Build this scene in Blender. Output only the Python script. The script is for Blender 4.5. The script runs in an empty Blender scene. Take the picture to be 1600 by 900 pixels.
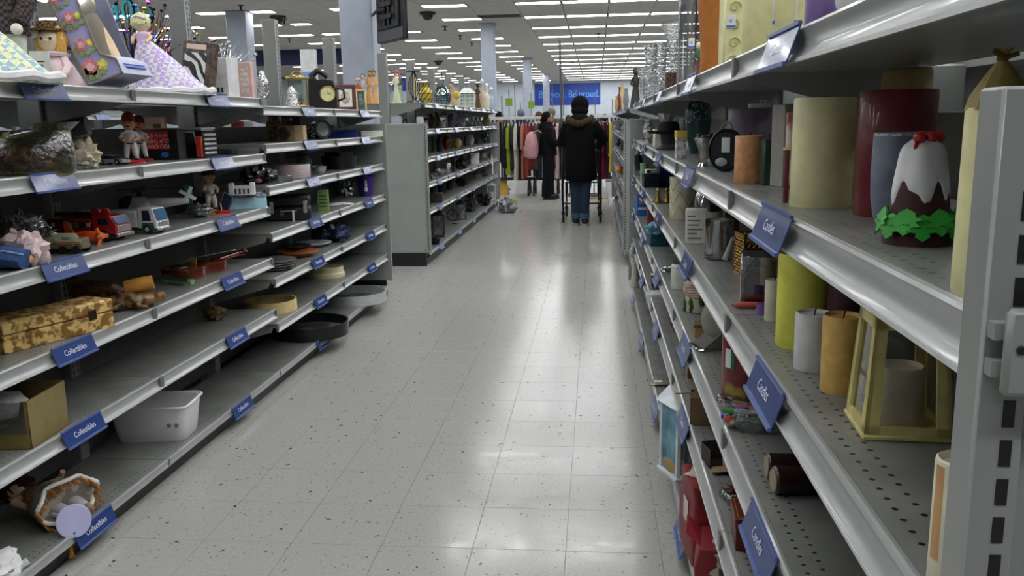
import bpy, bmesh, math, random
from mathutils import Vector, Matrix, noise
from math import sin, cos, pi, radians
random.seed(7)
scene = bpy.context.scene
COL = scene.collection
# ------------------------------------------------------------------ camera
F_PX = 1342.83
CAM = Vector((0, 0, 1.3647))
FW = Vector((-0.097666, 0.977135, -0.188876)).normalized()
RT = Vector((0.995219, 0.095944, -0.018258))
RT = (RT - FW * RT.dot(FW)).normalized()
UP = RT.cross(FW)
cd = bpy.data.cameras.new('camera'); cam = bpy.data.objects.new('camera', cd); COL.objects.link(cam)
cd.sensor_width = 36; cd.sensor_fit = 'HORIZONTAL'; cd.lens = 36 * F_PX / 1600; cd.clip_start = .02; cd.clip_end = 300
m = Matrix((RT, UP, -FW)).transposed().to_4x4(); m.translation = CAM; cam.matrix_world = m
scene.camera = cam
# ------------------------------------------------------------------ light level
LAMP = 13.0            # radiance of the ceiling light diffusers
w = bpy.data.worlds.new('world'); scene.world = w; w.use_nodes = True
w.node_tree.nodes['Background'].inputs[0].default_value = (.6, .65, .7, 1)
w.node_tree.nodes['Background'].inputs[1].default_value = .05
vs = scene.view_settings
vs.view_transform = 'Standard'; vs.look = 'None'; vs.gamma = 1; vs.use_curve_mapping = False; vs.exposure = 0.2
# ------------------------------------------------------------------ helpers: pixels of the photo -> points of the place
def ray(px, py): return (FW * F_PX + RT * (px - 800) + UP * (450 - py)).normalized()
def at(px, py, z, back=0.0):
    d = ray(px, py); p = CAM + d * ((z - CAM.z) / d.z)
    if back:
        h = Vector((d.x, d.y, 0)).normalized(); p += h * back
    return p
def onx(px, py, x):
    d = ray(px, py); return CAM + d * ((x - CAM.x) / d.x)
def ony(px, py, y):
    d = ray(px, py); return CAM + d * ((y - CAM.y) / d.y)
def proj(p):
    d = Vector(p) - CAM; zz = d.dot(FW); return 800 + F_PX * d.dot(RT) / zz, 450 - F_PX * d.dot(UP) / zz
def al(px, x, z):
    lo, hi = .35, 80.0
    for _ in range(60):
        mid = (lo + hi) / 2; q = proj((x, mid, z))[0]
        if (q < px) == (x < 0): lo = mid
        else: hi = mid
    return Vector((x, lo, z))
def mpp(p): return (Vector(p) - CAM).dot(FW) / F_PX
# ------------------------------------------------------------------ helpers: materials
def lin(c):
    if isinstance(c, str):
        c = c.lstrip('#'); c = ''.join(x * 2 for x in c) if len(c) == 3 else c; c = tuple(int(c[i:i + 2], 16) / 255 for i in (0, 2, 4))
        c = tuple(x / 12.92 if x <= .04045 else ((x + .055) / 1.055) ** 2.4 for x in c)
    return (c[0], c[1], c[2], 1)
_mc = {}
GAIN = 1.0
def lift(c):
    c = lin(c); return tuple(min(.82, x * GAIN) if x < .82 else x for x in c[:3]) + (1,)
def M(c, rough=.5, metal=0, var=.12, scale=25, bump=0.0, coat=0, c2=None, pat=None, ps=10, emit=0, sss=0, edge=.02):
    """procedural material: colour c with noise variation; c2 + pat adds a second colour in a pattern."""
    key = (GAIN, c, rough, metal, var, scale, bump, coat, c2, pat, ps, emit, sss, edge)
    if key in _mc: return _mc[key]
    mt = bpy.data.materials.new('mat'); mt.use_nodes = True; nt = mt.node_tree; N = nt.nodes; L = nt.links
    b = N['Principled BSDF']; b.inputs['Roughness'].default_value = rough; b.inputs['Metallic'].default_value = metal
    if rough >= .8: b.inputs['Specular IOR Level'].default_value = .12
    tc = N.new('ShaderNodeTexCoord')
    nz = N.new('ShaderNodeTexNoise'); nz.inputs['Scale'].default_value = scale; nz.inputs['Detail'].default_value = 3
    L.new(tc.outputs['Object'], nz.inputs['Vector'])
    base = N.new('ShaderNodeRGB'); base.outputs[0].default_value = lift(c); out = base.outputs[0]
    if c2 is not None:
        mx = N.new('ShaderNodeMix'); mx.data_type = 'RGBA'; L.new(out, mx.inputs[6]); mx.inputs[7].default_value = lift(c2)
        if pat == 'check':
            t = N.new('ShaderNodeTexChecker'); t.inputs['Scale'].default_value = ps; L.new(tc.outputs['Object'], t.inputs['Vector']); fac = t.outputs['Fac']
        elif pat == 'stripe':
            t = N.new('ShaderNodeTexWave'); t.inputs['Scale'].default_value = ps; t.bands_direction = 'Z'; t.inputs['Distortion'].default_value = .3
            L.new(tc.outputs['Object'], t.inputs['Vector']); fac = t.outputs['Fac']
        elif pat == 'ring':
            t = N.new('ShaderNodeTexWave'); t.inputs['Scale'].default_value = ps; t.bands_direction = 'DIAGONAL'; t.inputs['Distortion'].default_value = 6
            L.new(tc.outputs['Object'], t.inputs['Vector']); fac = t.outputs['Fac']
        elif pat == 'spot':
            t = N.new('ShaderNodeTexVoronoi'); t.inputs['Scale'].default_value = ps; L.new(tc.outputs['Object'], t.inputs['Vector']); fac = t.outputs['Distance']
        else:
            t = N.new('ShaderNodeTexNoise'); t.inputs['Scale'].default_value = ps; t.inputs['Detail'].default_value = 4; L.new(tc.outputs['Object'], t.inputs['Vector']); fac = t.outputs['Fac']
        if pat in ('stripe', 'ring', 'noise', 'spot', None):
            r = N.new('ShaderNodeValToRGB'); mid = .35 if pat == 'spot' else .5
            r.color_ramp.elements[0].position = mid - edge; r.color_ramp.elements[1].position = mid + edge
            L.new(fac, r.inputs[0]); fac = r.outputs[0]
        L.new(fac, mx.inputs[0]); out = mx.outputs[2]
    if var:
        hs = N.new('ShaderNodeMix'); hs.data_type = 'RGBA'; hs.blend_type = 'MULTIPLY'; hs.inputs[0].default_value = 1
        rp = N.new('ShaderNodeMapRange'); rp.inputs[3].default_value = 1 - var; rp.inputs[4].default_value = 1 + var
        rp.inputs[1].default_value = .3; rp.inputs[2].default_value = .7
        L.new(nz.outputs['Fac'], rp.inputs[0]); L.new(out, hs.inputs[6]); L.new(rp.outputs[0], hs.inputs[7]); out = hs.outputs[2]
    L.new(out, b.inputs['Base Color'])
    if bump:
        bp = N.new('ShaderNodeBump'); bp.inputs['Strength'].default_value = bump; bp.inputs['Distance'].default_value = .01
        L.new(nz.outputs['Fac'], bp.inputs['Height']); L.new(bp.outputs[0], b.inputs['Normal'])
    if coat: b.inputs['Coat Weight'].default_value = coat; b.inputs['Coat Roughness'].default_value = .08
    if sss: b.inputs['Subsurface Weight'].default_value = sss; b.inputs['Subsurface Radius'].default_value = (.02, .012, .008); b.inputs['Subsurface Scale'].default_value = .5
    if emit: L.new(out, b.inputs['Emission Color']); b.inputs['Emission Strength'].default_value = emit
    _mc[key] = mt; return mt
_gc = {}
def glass(tint='#e6ecec', amount=.75, rough=.05, bump=0.0):
    """thin clear glass or plastic: mostly see-through with a glossy sheen that grows to the rim."""
    key = (tint, amount, rough, bump)
    if key in _gc: return _gc[key]
    mt = bpy.data.materials.new('mat_glass'); mt.use_nodes = True; nt = mt.node_tree; N = nt.nodes; L = nt.links
    N.remove(N['Principled BSDF']); o = N['Material Output']
    tr = N.new('ShaderNodeBsdfTransparent'); tr.inputs[0].default_value = lin(tint)
    gl = N.new('ShaderNodeBsdfGlossy'); gl.inputs['Roughness'].default_value = rough; gl.inputs[0].default_value = (.86, .87, .87, 1)
    lw = N.new('ShaderNodeLayerWeight'); lw.inputs[0].default_value = .35
    mp = N.new('ShaderNodeMapRange'); mp.inputs[3].default_value = 1 - amount; mp.inputs[4].default_value = 1.0 - amount * .35
    L.new(lw.outputs['Facing'], mp.inputs[0])
    mx = N.new('ShaderNodeMixShader'); L.new(mp.outputs[0], mx.inputs[0]); L.new(tr.outputs[0], mx.inputs[1]); L.new(gl.outputs[0], mx.inputs[2])
    if bump:
        tc = N.new('ShaderNodeTexCoord'); nz = N.new('ShaderNodeTexNoise'); nz.inputs['Scale'].default_value = 60; L.new(tc.outputs['Object'], nz.inputs['Vector'])
        bp = N.new('ShaderNodeBump'); bp.inputs['Strength'].default_value = bump; bp.inputs['Distance'].default_value = .02
        L.new(nz.outputs['Fac'], bp.inputs['Height']); L.new(bp.outputs[0], gl.inputs['Normal']); L.new(bp.outputs[0], lw.inputs['Normal'])
    L.new(mx.outputs[0], o.inputs[0]); _gc[key] = mt; return mt
# ------------------------------------------------------------------ helpers: meshes
_tc = {}
def text_geo(s):
    if s in _tc: return _tc[s]
    cu = bpy.data.curves.new('t', 'FONT'); cu.body = s; cu.size = 1; cu.align_x = 'CENTER'; cu.align_y = 'CENTER'; cu.resolution_u = 3
    o = bpy.data.objects.new('t', cu); COL.objects.link(o); bpy.context.view_layer.update()
    e = o.evaluated_get(bpy.context.evaluated_depsgraph_get()); me = e.to_mesh()
    g = ([v.co.copy() for v in me.vertices], [tuple(p.vertices) for p in me.polygons]); e.to_mesh_clear()
    bpy.data.objects.remove(o); bpy.data.curves.remove(cu); _tc[s] = g; return g
class MB:
    def __init__(s, mat=None): s.v = []; s.f = []; s.fm = []; s.mats = []; s.cur = 0; s.T = None; s.uvf = None; s.mat(mat) if mat else None
    def mat(s, mt):
        if mt not in s.mats: s.mats.append(mt)
        s.cur = s.mats.index(mt); return s
    def tf(s, T=None): s.T = T; return s
    def add(s, vs_, fs):
        n = len(s.v)
        for q in vs_:
            q = Vector(q); s.v.append(s.T @ q if s.T else q)
        for f in fs: s.f.append([i + n for i in f]); s.fm.append(s.cur)
        return s
    def box(s, x0, x1, y0, y1, z0, z1, b=0):
        if x0 > x1: x0, x1 = x1, x0
        if y0 > y1: y0, y1 = y1, y0
        if z0 > z1: z0, z1 = z1, z0
        if not b:
            return s.add([(x, y, z) for z in (z0, z1) for y in (y0, y1) for x in (x0, x1)], [(0, 2, 3, 1), (4, 5, 7, 6), (0, 1, 5, 4), (2, 6, 7, 3), (0, 4, 6, 2), (1, 3, 7, 5)])
        b = min(b, (x1 - x0) * .45, (y1 - y0) * .45, (z1 - z0) * .45)
        def ring(z, i): return [(x0 + b, y0 + i, z), (x1 - b, y0 + i, z), (x1 - i, y0 + b, z), (x1 - i, y1 - b, z), (x1 - b, y1 - i, z), (x0 + b, y1 - i, z), (x0 + i, y1 - b, z), (x0 + i, y0 + b, z)]
        def ringi(z): return [(x0 + b, y0 + b, z), (x1 - b, y0 + b, z), (x1 - b, y0 + b, z), (x1 - b, y1 - b, z), (x1 - b, y1 - b, z), (x0 + b, y1 - b, z), (x0 + b, y1 - b, z), (x0 + b, y0 + b, z)]
        n = len(s.v); a = [(x0 + b, y0 + b, z0), (x1 - b, y0 + b, z0), (x1 - b, y1 - b, z0), (x0 + b, y1 - b, z0)]
        c = [(x, y, z1) for x, y, z in a]
        v = a + ring(z0 + b, 0) + ring(z1 - b, 0) + c
        f = [(3, 2, 1, 0), (20, 21, 22, 23)]
        for i in range(8): f.append((4 + i, 4 + (i + 1) % 8, 12 + (i + 1) % 8, 12 + i))
        for k in range(4):
            i0, i1 = 4 + 2 * k, 4 + 2 * k + 1; j = 4 + (2 * k + 2) % 8
            f.append((k, (k + 1) % 4, i1, i0)); f.append((20 + k, 12 + 2 * k, 13 + 2 * k, 20 + (k + 1) % 4))
            f.append(((k + 1) % 4, j, i1)); f.append((20 + (k + 1) % 4, 13 + 2 * k, 12 + (2 * k + 2) % 8))
        return s.add(v, f)
    def lathe(s, prof, n=24, c=(0, 0, 0), sx=1, sy=1, wob=None):
        vs_ = []; fs = []
        for k, (r, z) in enumerate(prof):
            for i in range(n):
                a = 2 * pi * i / n; rr = r * (wob(a, k) if wob else 1)
                vs_.append((c[0] + rr * cos(a) * sx, c[1] + rr * sin(a) * sy, c[2] + z))
        for k in range(len(prof) - 1):
            for i in range(n): fs.append((k * n + i, k * n + (i + 1) % n, (k + 1) * n + (i + 1) % n, (k + 1) * n + i))
        if prof[0][0] > 1e-6: fs.append(tuple(range(n))[::-1])
        if prof[-1][0] > 1e-6: fs.append(tuple(range((len(prof) - 1) * n, len(prof) * n)))
        return s.add(vs_, fs)
    def ball(s, c, r, n=14, m_=9, amp=0, seed=0, fr=6):
        r = (r, r, r) if not isinstance(r, (tuple, list)) else r
        vs_ = []; fs = []
        for j in range(m_ + 1):
            t = pi * j / m_
            for i in range(n):
                a = 2 * pi * i / n; d = Vector((sin(t) * cos(a), sin(t) * sin(a), -cos(t)))
                k = 1 + (amp * noise.noise(d * fr * .5 + Vector((seed * 3.1, seed, 0))) * 2 if amp else 0)
                vs_.append((c[0] + d.x * r[0] * k, c[1] + d.y * r[1] * k, c[2] + d.z * r[2] * k))
        for j in range(m_):
            for i in range(n): fs.append((j * n + i, j * n + (i + 1) % n, (j + 1) * n + (i + 1) % n, (j + 1) * n + i))
        return s.add(vs_, fs)
    def tube(s, path, r, n=8, closed=False, flat=None):
        P = [Vector(p) for p in path]; k = len(P); rs = r if isinstance(r, (list, tuple)) else [r] * k
        vs_ = []; fs = []; up = None
        for i in range(k):
            t = (P[(i + 1) % k] - P[i - 1]) if closed or 0 < i < k - 1 else (P[1] - P[0] if i == 0 else P[-1] - P[-2])
            if t.length < 1e-9: t = Vector((0, 0, 1))
            t.normalize()
            if up is None:
                up = Vector((0, 0, 1)) if abs(t.z) < .9 else Vector((1, 0, 0))
            u = (up - t * up.dot(t)).normalized(); up = u; w_ = t.cross(u)
            for j in range(n):
                a = 2 * pi * j / n; fl = flat or (1, 1)
                vs_.append(P[i] + (u * cos(a) * fl[0] + w_ * sin(a) * fl[1]) * rs[i])
        for i in range(k if closed else k - 1):
            for j in range(n):
                a0 = i * n; b0 = ((i + 1) % k) * n
                fs.append((a0 + j, a0 + (j + 1) % n, b0 + (j + 1) % n, b0 + j))
        if not closed: fs.append(tuple(range(n))[::-1]); fs.append(tuple(range((k - 1) * n, k * n)))
        return s.add(vs_, fs)
    def loft(s, rings):
        n = len(rings[0]); vs_ = [p for r in rings for p in r]; fs = []
        for k in range(len(rings) - 1):
            for i in range(n): fs.append((k * n + i, k * n + (i + 1) % n, (k + 1) * n + (i + 1) % n, (k + 1) * n + i))
        fs.append(tuple(range(n))[::-1]); fs.append(tuple(range((len(rings) - 1) * n, len(rings) * n)))
        return s.add(vs_, fs)
    def prism(s, poly, d):
        """poly: 3D points of a flat outline; d: extrusion vector."""
        n = len(poly); a = [Vector(p) for p in poly]; d = Vector(d)
        return s.add(a + [p + d for p in a], [tuple(range(n))[::-1], tuple(range(n, 2 * n))] + [(i, (i + 1) % n, n + (i + 1) % n, n + i) for i in range(n)])
    def text(s, t, size, o, ux, uy, sx=1):
        g = text_geo(t); ux = Vector(ux).normalized() * size * sx; uy = Vector(uy).normalized() * size; o = Vector(o)
        return s.add([o + ux * v.x + uy * v.y for v in g[0]], g[1])
    def mesh(s, name, ang=38):
        me = bpy.data.meshes.new(name); me.from_pydata([tuple(v) for v in s.v], [], s.f)
        for mt in s.mats: me.materials.append(mt)
        me.polygons.foreach_set('material_index', s.fm)
        bm = bmesh.new(); bm.from_mesh(me); bmesh.ops.recalc_face_normals(bm, faces=bm.faces) if len(bm.faces) < 60000 else None
        bm.to_mesh(me); bm.free()
        me.polygons.foreach_set('use_smooth', [True] * len(me.polygons)); me.set_sharp_from_angle(angle=radians(ang)); me.update()
        return me
def link(name, me, parent=None, loc=(0, 0, 0), rz=0, rot=None):
    o = bpy.data.objects.new(name, me); COL.objects.link(o); o.location = loc
    o.rotation_euler = rot if rot else (0, 0, rz)
    if parent: o.parent = parent
    return o
def tag(o, label=None, cat=None, group=None, kind=None):
    if label: o['label'] = label
    if cat: o['category'] = cat
    if group: o['group'] = group
    if kind: o['kind'] = kind
    return o
def thing(name, label, cat, loc=(0, 0, 0), rz=0, group=None, rot=None): return tag(link(name, None, None, loc, rz, rot), label, cat, group)
def part(name, mb, parent, label=None, loc=(0, 0, 0), rz=0, rot=None):
    return tag(link(name, mb.mesh(name) if isinstance(mb, MB) else mb, parent, loc, rz, rot), label)
def solo(name, label, cat, mb, loc=(0, 0, 0), rz=0, group=None, rot=None): return tag(link(name, mb.mesh(name) if isinstance(mb, MB) else mb, None, loc, rz, rot), label, cat, group)
def struct(name, mb, parent=None, loc=(0, 0, 0)): 
    o = link(name, mb.mesh(name), parent, loc)
    if not parent: o['kind'] = 'structure'
    return o
def remesh(mb, name, vox, smooth=2):
    """one continuous surface from overlapping closed shapes."""
    me = mb.mesh(name); o = bpy.data.objects.new(name, me); COL.objects.link(o)
    md = o.modifiers.new('r', 'REMESH'); md.mode = 'VOXEL'; md.voxel_size = vox
    if smooth: s = o.modifiers.new('s', 'SMOOTH'); s.factor = .5; s.iterations = smooth
    bpy.context.view_layer.update(); dg = bpy.context.evaluated_depsgraph_get()
    r = bpy.data.meshes.new_from_object(o.evaluated_get(dg), depsgraph=dg); bpy.data.objects.remove(o)
    r.polygons.foreach_set('use_smooth', [True] * len(r.polygons))
    if not r.materials:
        for mt in mb.mats: r.materials.append(mt)
    return r
def ell(c, rx, ry, n=16, ux=(1, 0, 0), uy=(0, 1, 0)):
    c = Vector(c); ux = Vector(ux); uy = Vector(uy)
    return [c + ux * (rx * cos(2 * pi * i / n)) + uy * (ry * sin(2 * pi * i / n)) for i in range(n)]
def R(z=0, x=0, y=0, loc=(0, 0, 0)): return Matrix.Translation(loc) @ Matrix.Rotation(z, 4, 'Z') @ Matrix.Rotation(y, 4, 'Y') @ Matrix.Rotation(x, 4, 'X')
# ================================================================== THE SETTING
def floor_mat(lines):
    mt = bpy.data.materials.new('floor_vinyl'); mt.use_nodes = True; N = mt.node_tree.nodes; L = mt.node_tree.links
    b = N['Principled BSDF']; g = N.new('ShaderNodeNewGeometry'); pos = g.outputs['Position']
    def noise_(sc, d=3):
        n = N.new('ShaderNodeTexNoise'); n.inputs['Scale'].default_value = sc; n.inputs['Detail'].default_value = d; L.new(pos, n.inputs['Vector']); return n.outputs['Fac']
    def mrange(s, a, b_, c, d):
        n = N.new('ShaderNodeMapRange'); L.new(s, n.inputs[0])
        for i, q in enumerate((a, b_, c, d)): n.inputs[i + 1].default_value = q
        return n.outputs[0]
    def math_(op, a, b_=None):
        n = N.new('ShaderNodeMath'); n.operation = op
        for i, q in enumerate((a, b_)):
            if q is None: continue
            if isinstance(q, (int, float)): n.inputs[i].default_value = q
            else: L.new(q, n.inputs[i])
        return n.outputs[0]
    def mixc(fac, a, b_):
        n = N.new('ShaderNodeMix'); n.data_type = 'RGBA'; L.new(fac, n.inputs[0])
        for i, q in ((6, a), (7, b_)):
            if isinstance(q, tuple): n.inputs[i].default_value = q
            else: L.new(q, n.inputs[i])
        return n.outputs[2]
    c = mixc(mrange(noise_(3 if lines else 90), .35, .65, 0, 1), lin('#9f9e9a'), lin('#a8a7a3')) if lines else mixc(mrange(noise_(90), .35, .65, 0, 1), lin('#a3a29e'), lin('#adaca8'))
    c = mixc(mrange(noise_(1.3), .4, .7, 0, .25), c, lin('#a9a79c'))
    def flecks(sc, lo, th, col, c):
        wv = N.new('ShaderNodeVectorMath'); wv.operation = 'ADD'; nn = N.new('ShaderNodeTexNoise'); nn.inputs['Scale'].default_value = sc * 1.7; L.new(pos, nn.inputs['Vector'])
        sc_ = N.new('ShaderNodeVectorMath'); sc_.operation = 'SCALE'; sc_.inputs['Scale'].default_value = .9 / sc; L.new(nn.outputs['Color'], sc_.inputs[0])
        L.new(pos, wv.inputs[0]); L.new(sc_.outputs[0], wv.inputs[1])
        v = N.new('ShaderNodeTexVoronoi'); v.inputs['Scale'].default_value = sc; L.new(wv.outputs[0], v.inputs['Vector'])
        sp = N.new('ShaderNodeSeparateColor'); L.new(v.outputs['Color'], sp.inputs[0])
        f = math_('MULTIPLY', mrange(v.outputs['Distance'], th, th + .06, 1, 0), mrange(sp.outputs[0], lo, lo + .02, 0, 1))
        return mixc(f, c, lin(col))
    if not lines: c = flecks(38, .45, .16, '#a2a29c', c)
    if not lines: c = flecks(52, .6, .14, '#6a6862', c)
    if not lines: c = flecks(21, .66, .1, '#3c3a36', c)
    if lines:
        s = N.new('ShaderNodeSeparateXYZ'); L.new(pos, s.inputs[0])
        def ln(o, off):
            q = math_('FRACT', math_('DIVIDE', math_('ADD', math_('SUBTRACT', o, off), 304.8), .3048)); q = math_('ABSOLUTE', math_('SUBTRACT', q, .5))
            return mrange(q, .494, .497, 0, 1)
        f = math_('MAXIMUM', ln(s.outputs[0], TX), ln(s.outputs[1], TY))
        c = mixc(math_('MULTIPLY', f, .7), c, lin('#6d6b64'))
    L.new(c, b.inputs['Base Color'])
    if lines: b.inputs['Roughness'].default_value = .24
    else: L.new(mrange(noise_(14), .3, .7, .12, .22), b.inputs['Roughness'])
    b.inputs['Specular IOR Level'].default_value = .6
    bp = N.new('ShaderNodeBump'); bp.inputs['Strength'].default_value = .05; bp.inputs['Distance'].default_value = .004
    L.new(noise_(22, 2), bp.inputs['Height'])
    if not lines: L.new(bp.outputs[0], b.inputs['Normal'])
    return mt
TX, TY = -.0979, at(750, 857, 0).y
X0, X1, Y0, Y1 = -20.0, 16.0, -7.0, 66.5
ZC = 4.36
floor = struct('floor', MB(floor_mat(True)).box(X0, X1, Y0, Y1, -.2, -.002))
tm = MB(floor_mat(False)).box(-.1517, .1517, -.1517, .1517, -.0018, 0, .0006).mesh('tile')
for j in range(37):
    for i in range(-6, 2):
        link('tile', tm, floor, (TX + (i + .5) * .3048, TY + (j - .5) * .3048, 0))
wallm = M('#c3ccd6', .7, var=.05, scale=3); wallg = M('#9aa3ad', .7, var=.05, scale=3)
navy = M('#1c2450', .6, var=.05)
for nm, a in (('wall_back', (X0, X1, Y1, Y1 + .2)), ('wall_front', (X0, X1, Y0 - .2, Y0)), ('wall_left', (X0 - .2, X0, Y0, Y1)), ('wall_right', (X1, X1 + .2, Y0, Y1))):
    struct(nm, MB(wallm).box(*a, -.2, ZC + .3))
ceilm = M('#8d8c88', .85, var=.1, scale=4, bump=.1)
def ceil_mat():
    mt = M('#b6b5b1', .9, var=.07, scale=2.5); return mt
CT = ceil_mat()
ceiling = struct('ceiling', MB(M('#5e5e5c', .9)).box(X0, X1, Y0, Y1, ZC + .03, ZC + .3))
CX, CY0, PX, PY = -2.1, 22.65, 1.21, .6
lamps = {}
for r in range(-8, 15):
    for k in list(range(0, 6)) + [-2, -4, -6, -7, -9, -11]:
        lamps[(k, r * 5)] = 'half' if k == -6 else 'full'
ctile = MB(CT).box(-PX / 2 + .006, PX / 2 - .006, -PY / 2 + .006, PY / 2 - .006, 0, .02, .004).mesh('ceiling_tile')
inview = set()
for r in range(-5, 12):
    for k in range(-11, 3):
        if (k, r) in lamps: continue
        p = (CX + (k + .5) * PX, CY0 + (r + .5) * PY, ZC)
        q = proj(p)
        if -30 < q[0] < 1090 and q[1] > -8: link('tile', ctile, ceiling, p); inview.add((k, r))
# the rest of the ceiling: tiles joined into one
mb = MB(CT)
for r in range(-48, 73):
    for k in range(-14, 15):
        if (k, r) in inview or ((k, r) in lamps and lamps[(k, r)] == 'full'): continue
        x, y = CX + k * PX, CY0 + r * PY
        if y < Y0 or y + PY > Y1 or x < X0 or x + PX > X1: continue
        mb.box(x + .006, x + PX - .006, y + .006, y + PY - .006, ZC, ZC + .02)
o = link('ceiling_tiles', mb.mesh('tiles'), ceiling); o['kind'] = 'stuff'
# ------------------------------------------------------------------ ceiling lights
def lamp_mats():
    mt = bpy.data.materials.new('diffuser'); mt.use_nodes = True; N = mt.node_tree.nodes; L = mt.node_tree.links
    N.remove(N['Principled BSDF']); e = N.new('ShaderNodeEmission'); e.inputs[0].default_value = (.975, .99, 1, 1); e.inputs[1].default_value = LAMP
    n = N.new('ShaderNodeTexNoise'); n.inputs['Scale'].default_value = 3
    mr = N.new('ShaderNodeMapRange'); mr.inputs[3].default_value = LAMP * .94; mr.inputs[4].default_value = LAMP * 1.06
    L.new(n.outputs['Fac'], mr.inputs[0]); L.new(mr.outputs[0], e.inputs[1]); L.new(e.outputs[0], N['Material Output'].inputs[0]); return mt
LM = lamp_mats(); LF = M('#a8a8a4', .6)
def lampmesh(w_):
    a, b = w_ / 2, PY / 2
    f = MB(LF)
    for q in ((-a, a, -b, -b + .03), (-a, a, b - .03, b), (-a, -a + .03, -b, b), (a - .03, a, -b, b)): f.box(*q, -.012, .02)
    f.box(-a, a, -b, b, .015, .02).box(-a, a, -b, -b + .1, -.003, .02).box(-a, a, b - .1, b, -.003, .02)
    d = MB(LM).box(-a + .03, a - .03, -b + .1, b - .1, -.004, .006)
    return f.mesh('frame'), d.mesh('diffuser')
LMESH = {'full': lampmesh(PX - .02), 'half': lampmesh(.62)}
for (k, r), kind in lamps.items():
    y = CY0 + (r + .5) * PY; x = CX + (k + .5) * PX
    if y > Y1 - .5 or y < Y0 + .5: continue
    fm, dm = LMESH[kind]
    o = link('ceiling_light', fm, None, (x, y, ZC)); link('diffuser', dm, o)
    if k >= 0: tag(o, 'white fluorescent ceiling panel in the long unbroken crosswise runs of lights', 'ceiling light', 'ceiling lights in long runs')
    elif kind == 'half': tag(o, 'short square fluorescent ceiling panel among the longer single ones', 'ceiling light', 'short ceiling lights')
    else: tag(o, 'white fluorescent ceiling panel set singly with bare ceiling tiles on both sides', 'ceiling light', 'single ceiling lights')
# sprinklers, domes and a vent
for i, (px, py) in enumerate([(376, 8), (444, 30), (411, 48), (539, 59), (695, 41), (719, 55), (737, 66), (895, 97), (935, 52), (452, 60)]):
    p = at(px, py, ZC); p.z = ZC - .0
    mb = MB(M('#3a3a3a', .4, .6)).lathe([(.09, 0), (.09, -.015), (.03, -.02), (.022, -.12), (.06, -.125), (.06, -.14), (.0, -.145)], 12)
    solo('fire_sprinkler', 'small dark fire sprinkler head hanging from the ceiling tiles', 'sprinkler', mb, p, group='ceiling sprinklers')
for px, py, lb in ((434, 25, 'dark dome camera on the ceiling beside the broad plain pillar top'), (668, 19, 'dark round ceiling camera near the screen on the pillar'), (685, 95, 'small dark dome camera far down the ceiling above the wire vases')):
    p = at(px, py, ZC)
    t = thing('dome_camera', lb, 'camera', (p.x, p.y, ZC)); 
    part('housing', MB(M('#2a2a2c', .5)).lathe([(.22, 0), (.22, -.06), (.17, -.08)], 16), t)
    part('dome', MB(M('#0a0a0c', .1)).lathe([(.15, -.08), (.14, -.14), (.09, -.2), (0, -.22)], 16), t)
va, vb = at(747, 25.5, ZC), at(814, 24, ZC)
t = thing('ceiling_vent', 'long dark slot vent in the ceiling before the first plain pillar', 'vent', ((va.x + vb.x) / 2, (va.y + vb.y) / 2, ZC))
l = (vb.x - va.x) / 2
part('frame', MB(M('#3f3f40', .6)).box(-l, l, -.29, -.26, -.02, 0).box(-l, l, .26, .29, -.02, 0).box(-l, -l + .03, -.29, .29, -.02, 0).box(l - .03, l, -.29, .29, -.02, 0), t)
for i in range(6): part('slat', MB(M('#1a1a1b', .6)).box(-l + .03, l - .03, -.25 + i * .085, -.21 + i * .085, -.016, -.004), t)
# ------------------------------------------------------------------ pillars, header
pm = M('#aab2c0', .6, var=.06, scale=5)
for i, (x, y, s_) in enumerate(((-3.32, 12.35, .23), (-3.32, 27.25, .21), (-3.28, 42.1, .2), (-3.2, 56.4, .2), (-9.35, 22.75, .27), (5.5, 12.35, .22), (5.5, 27.25, .22))):
    mb = MB(pm).box(-s_, s_, -s_, s_, 0, ZC, .02).mat(M('#d5d6da', .6)).box(-s_ - .01, s_ + .01, -s_ - .01, s_ + .01, 0, .15, .005)
    mb.mat(M('#8f8f8d', .7)).box(-s_ - .03, s_ + .03, -s_ - .03, s_ + .03, ZC - .03, ZC - .001)
    tag(link('column_%d' % (i + 1), mb.mesh('column'), None, (x, y, 0)), kind='structure')
struct('trim_1', MB(navy).box(X0, -8.9, 34.2, 34.5, ZC - .58, ZC))
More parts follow.
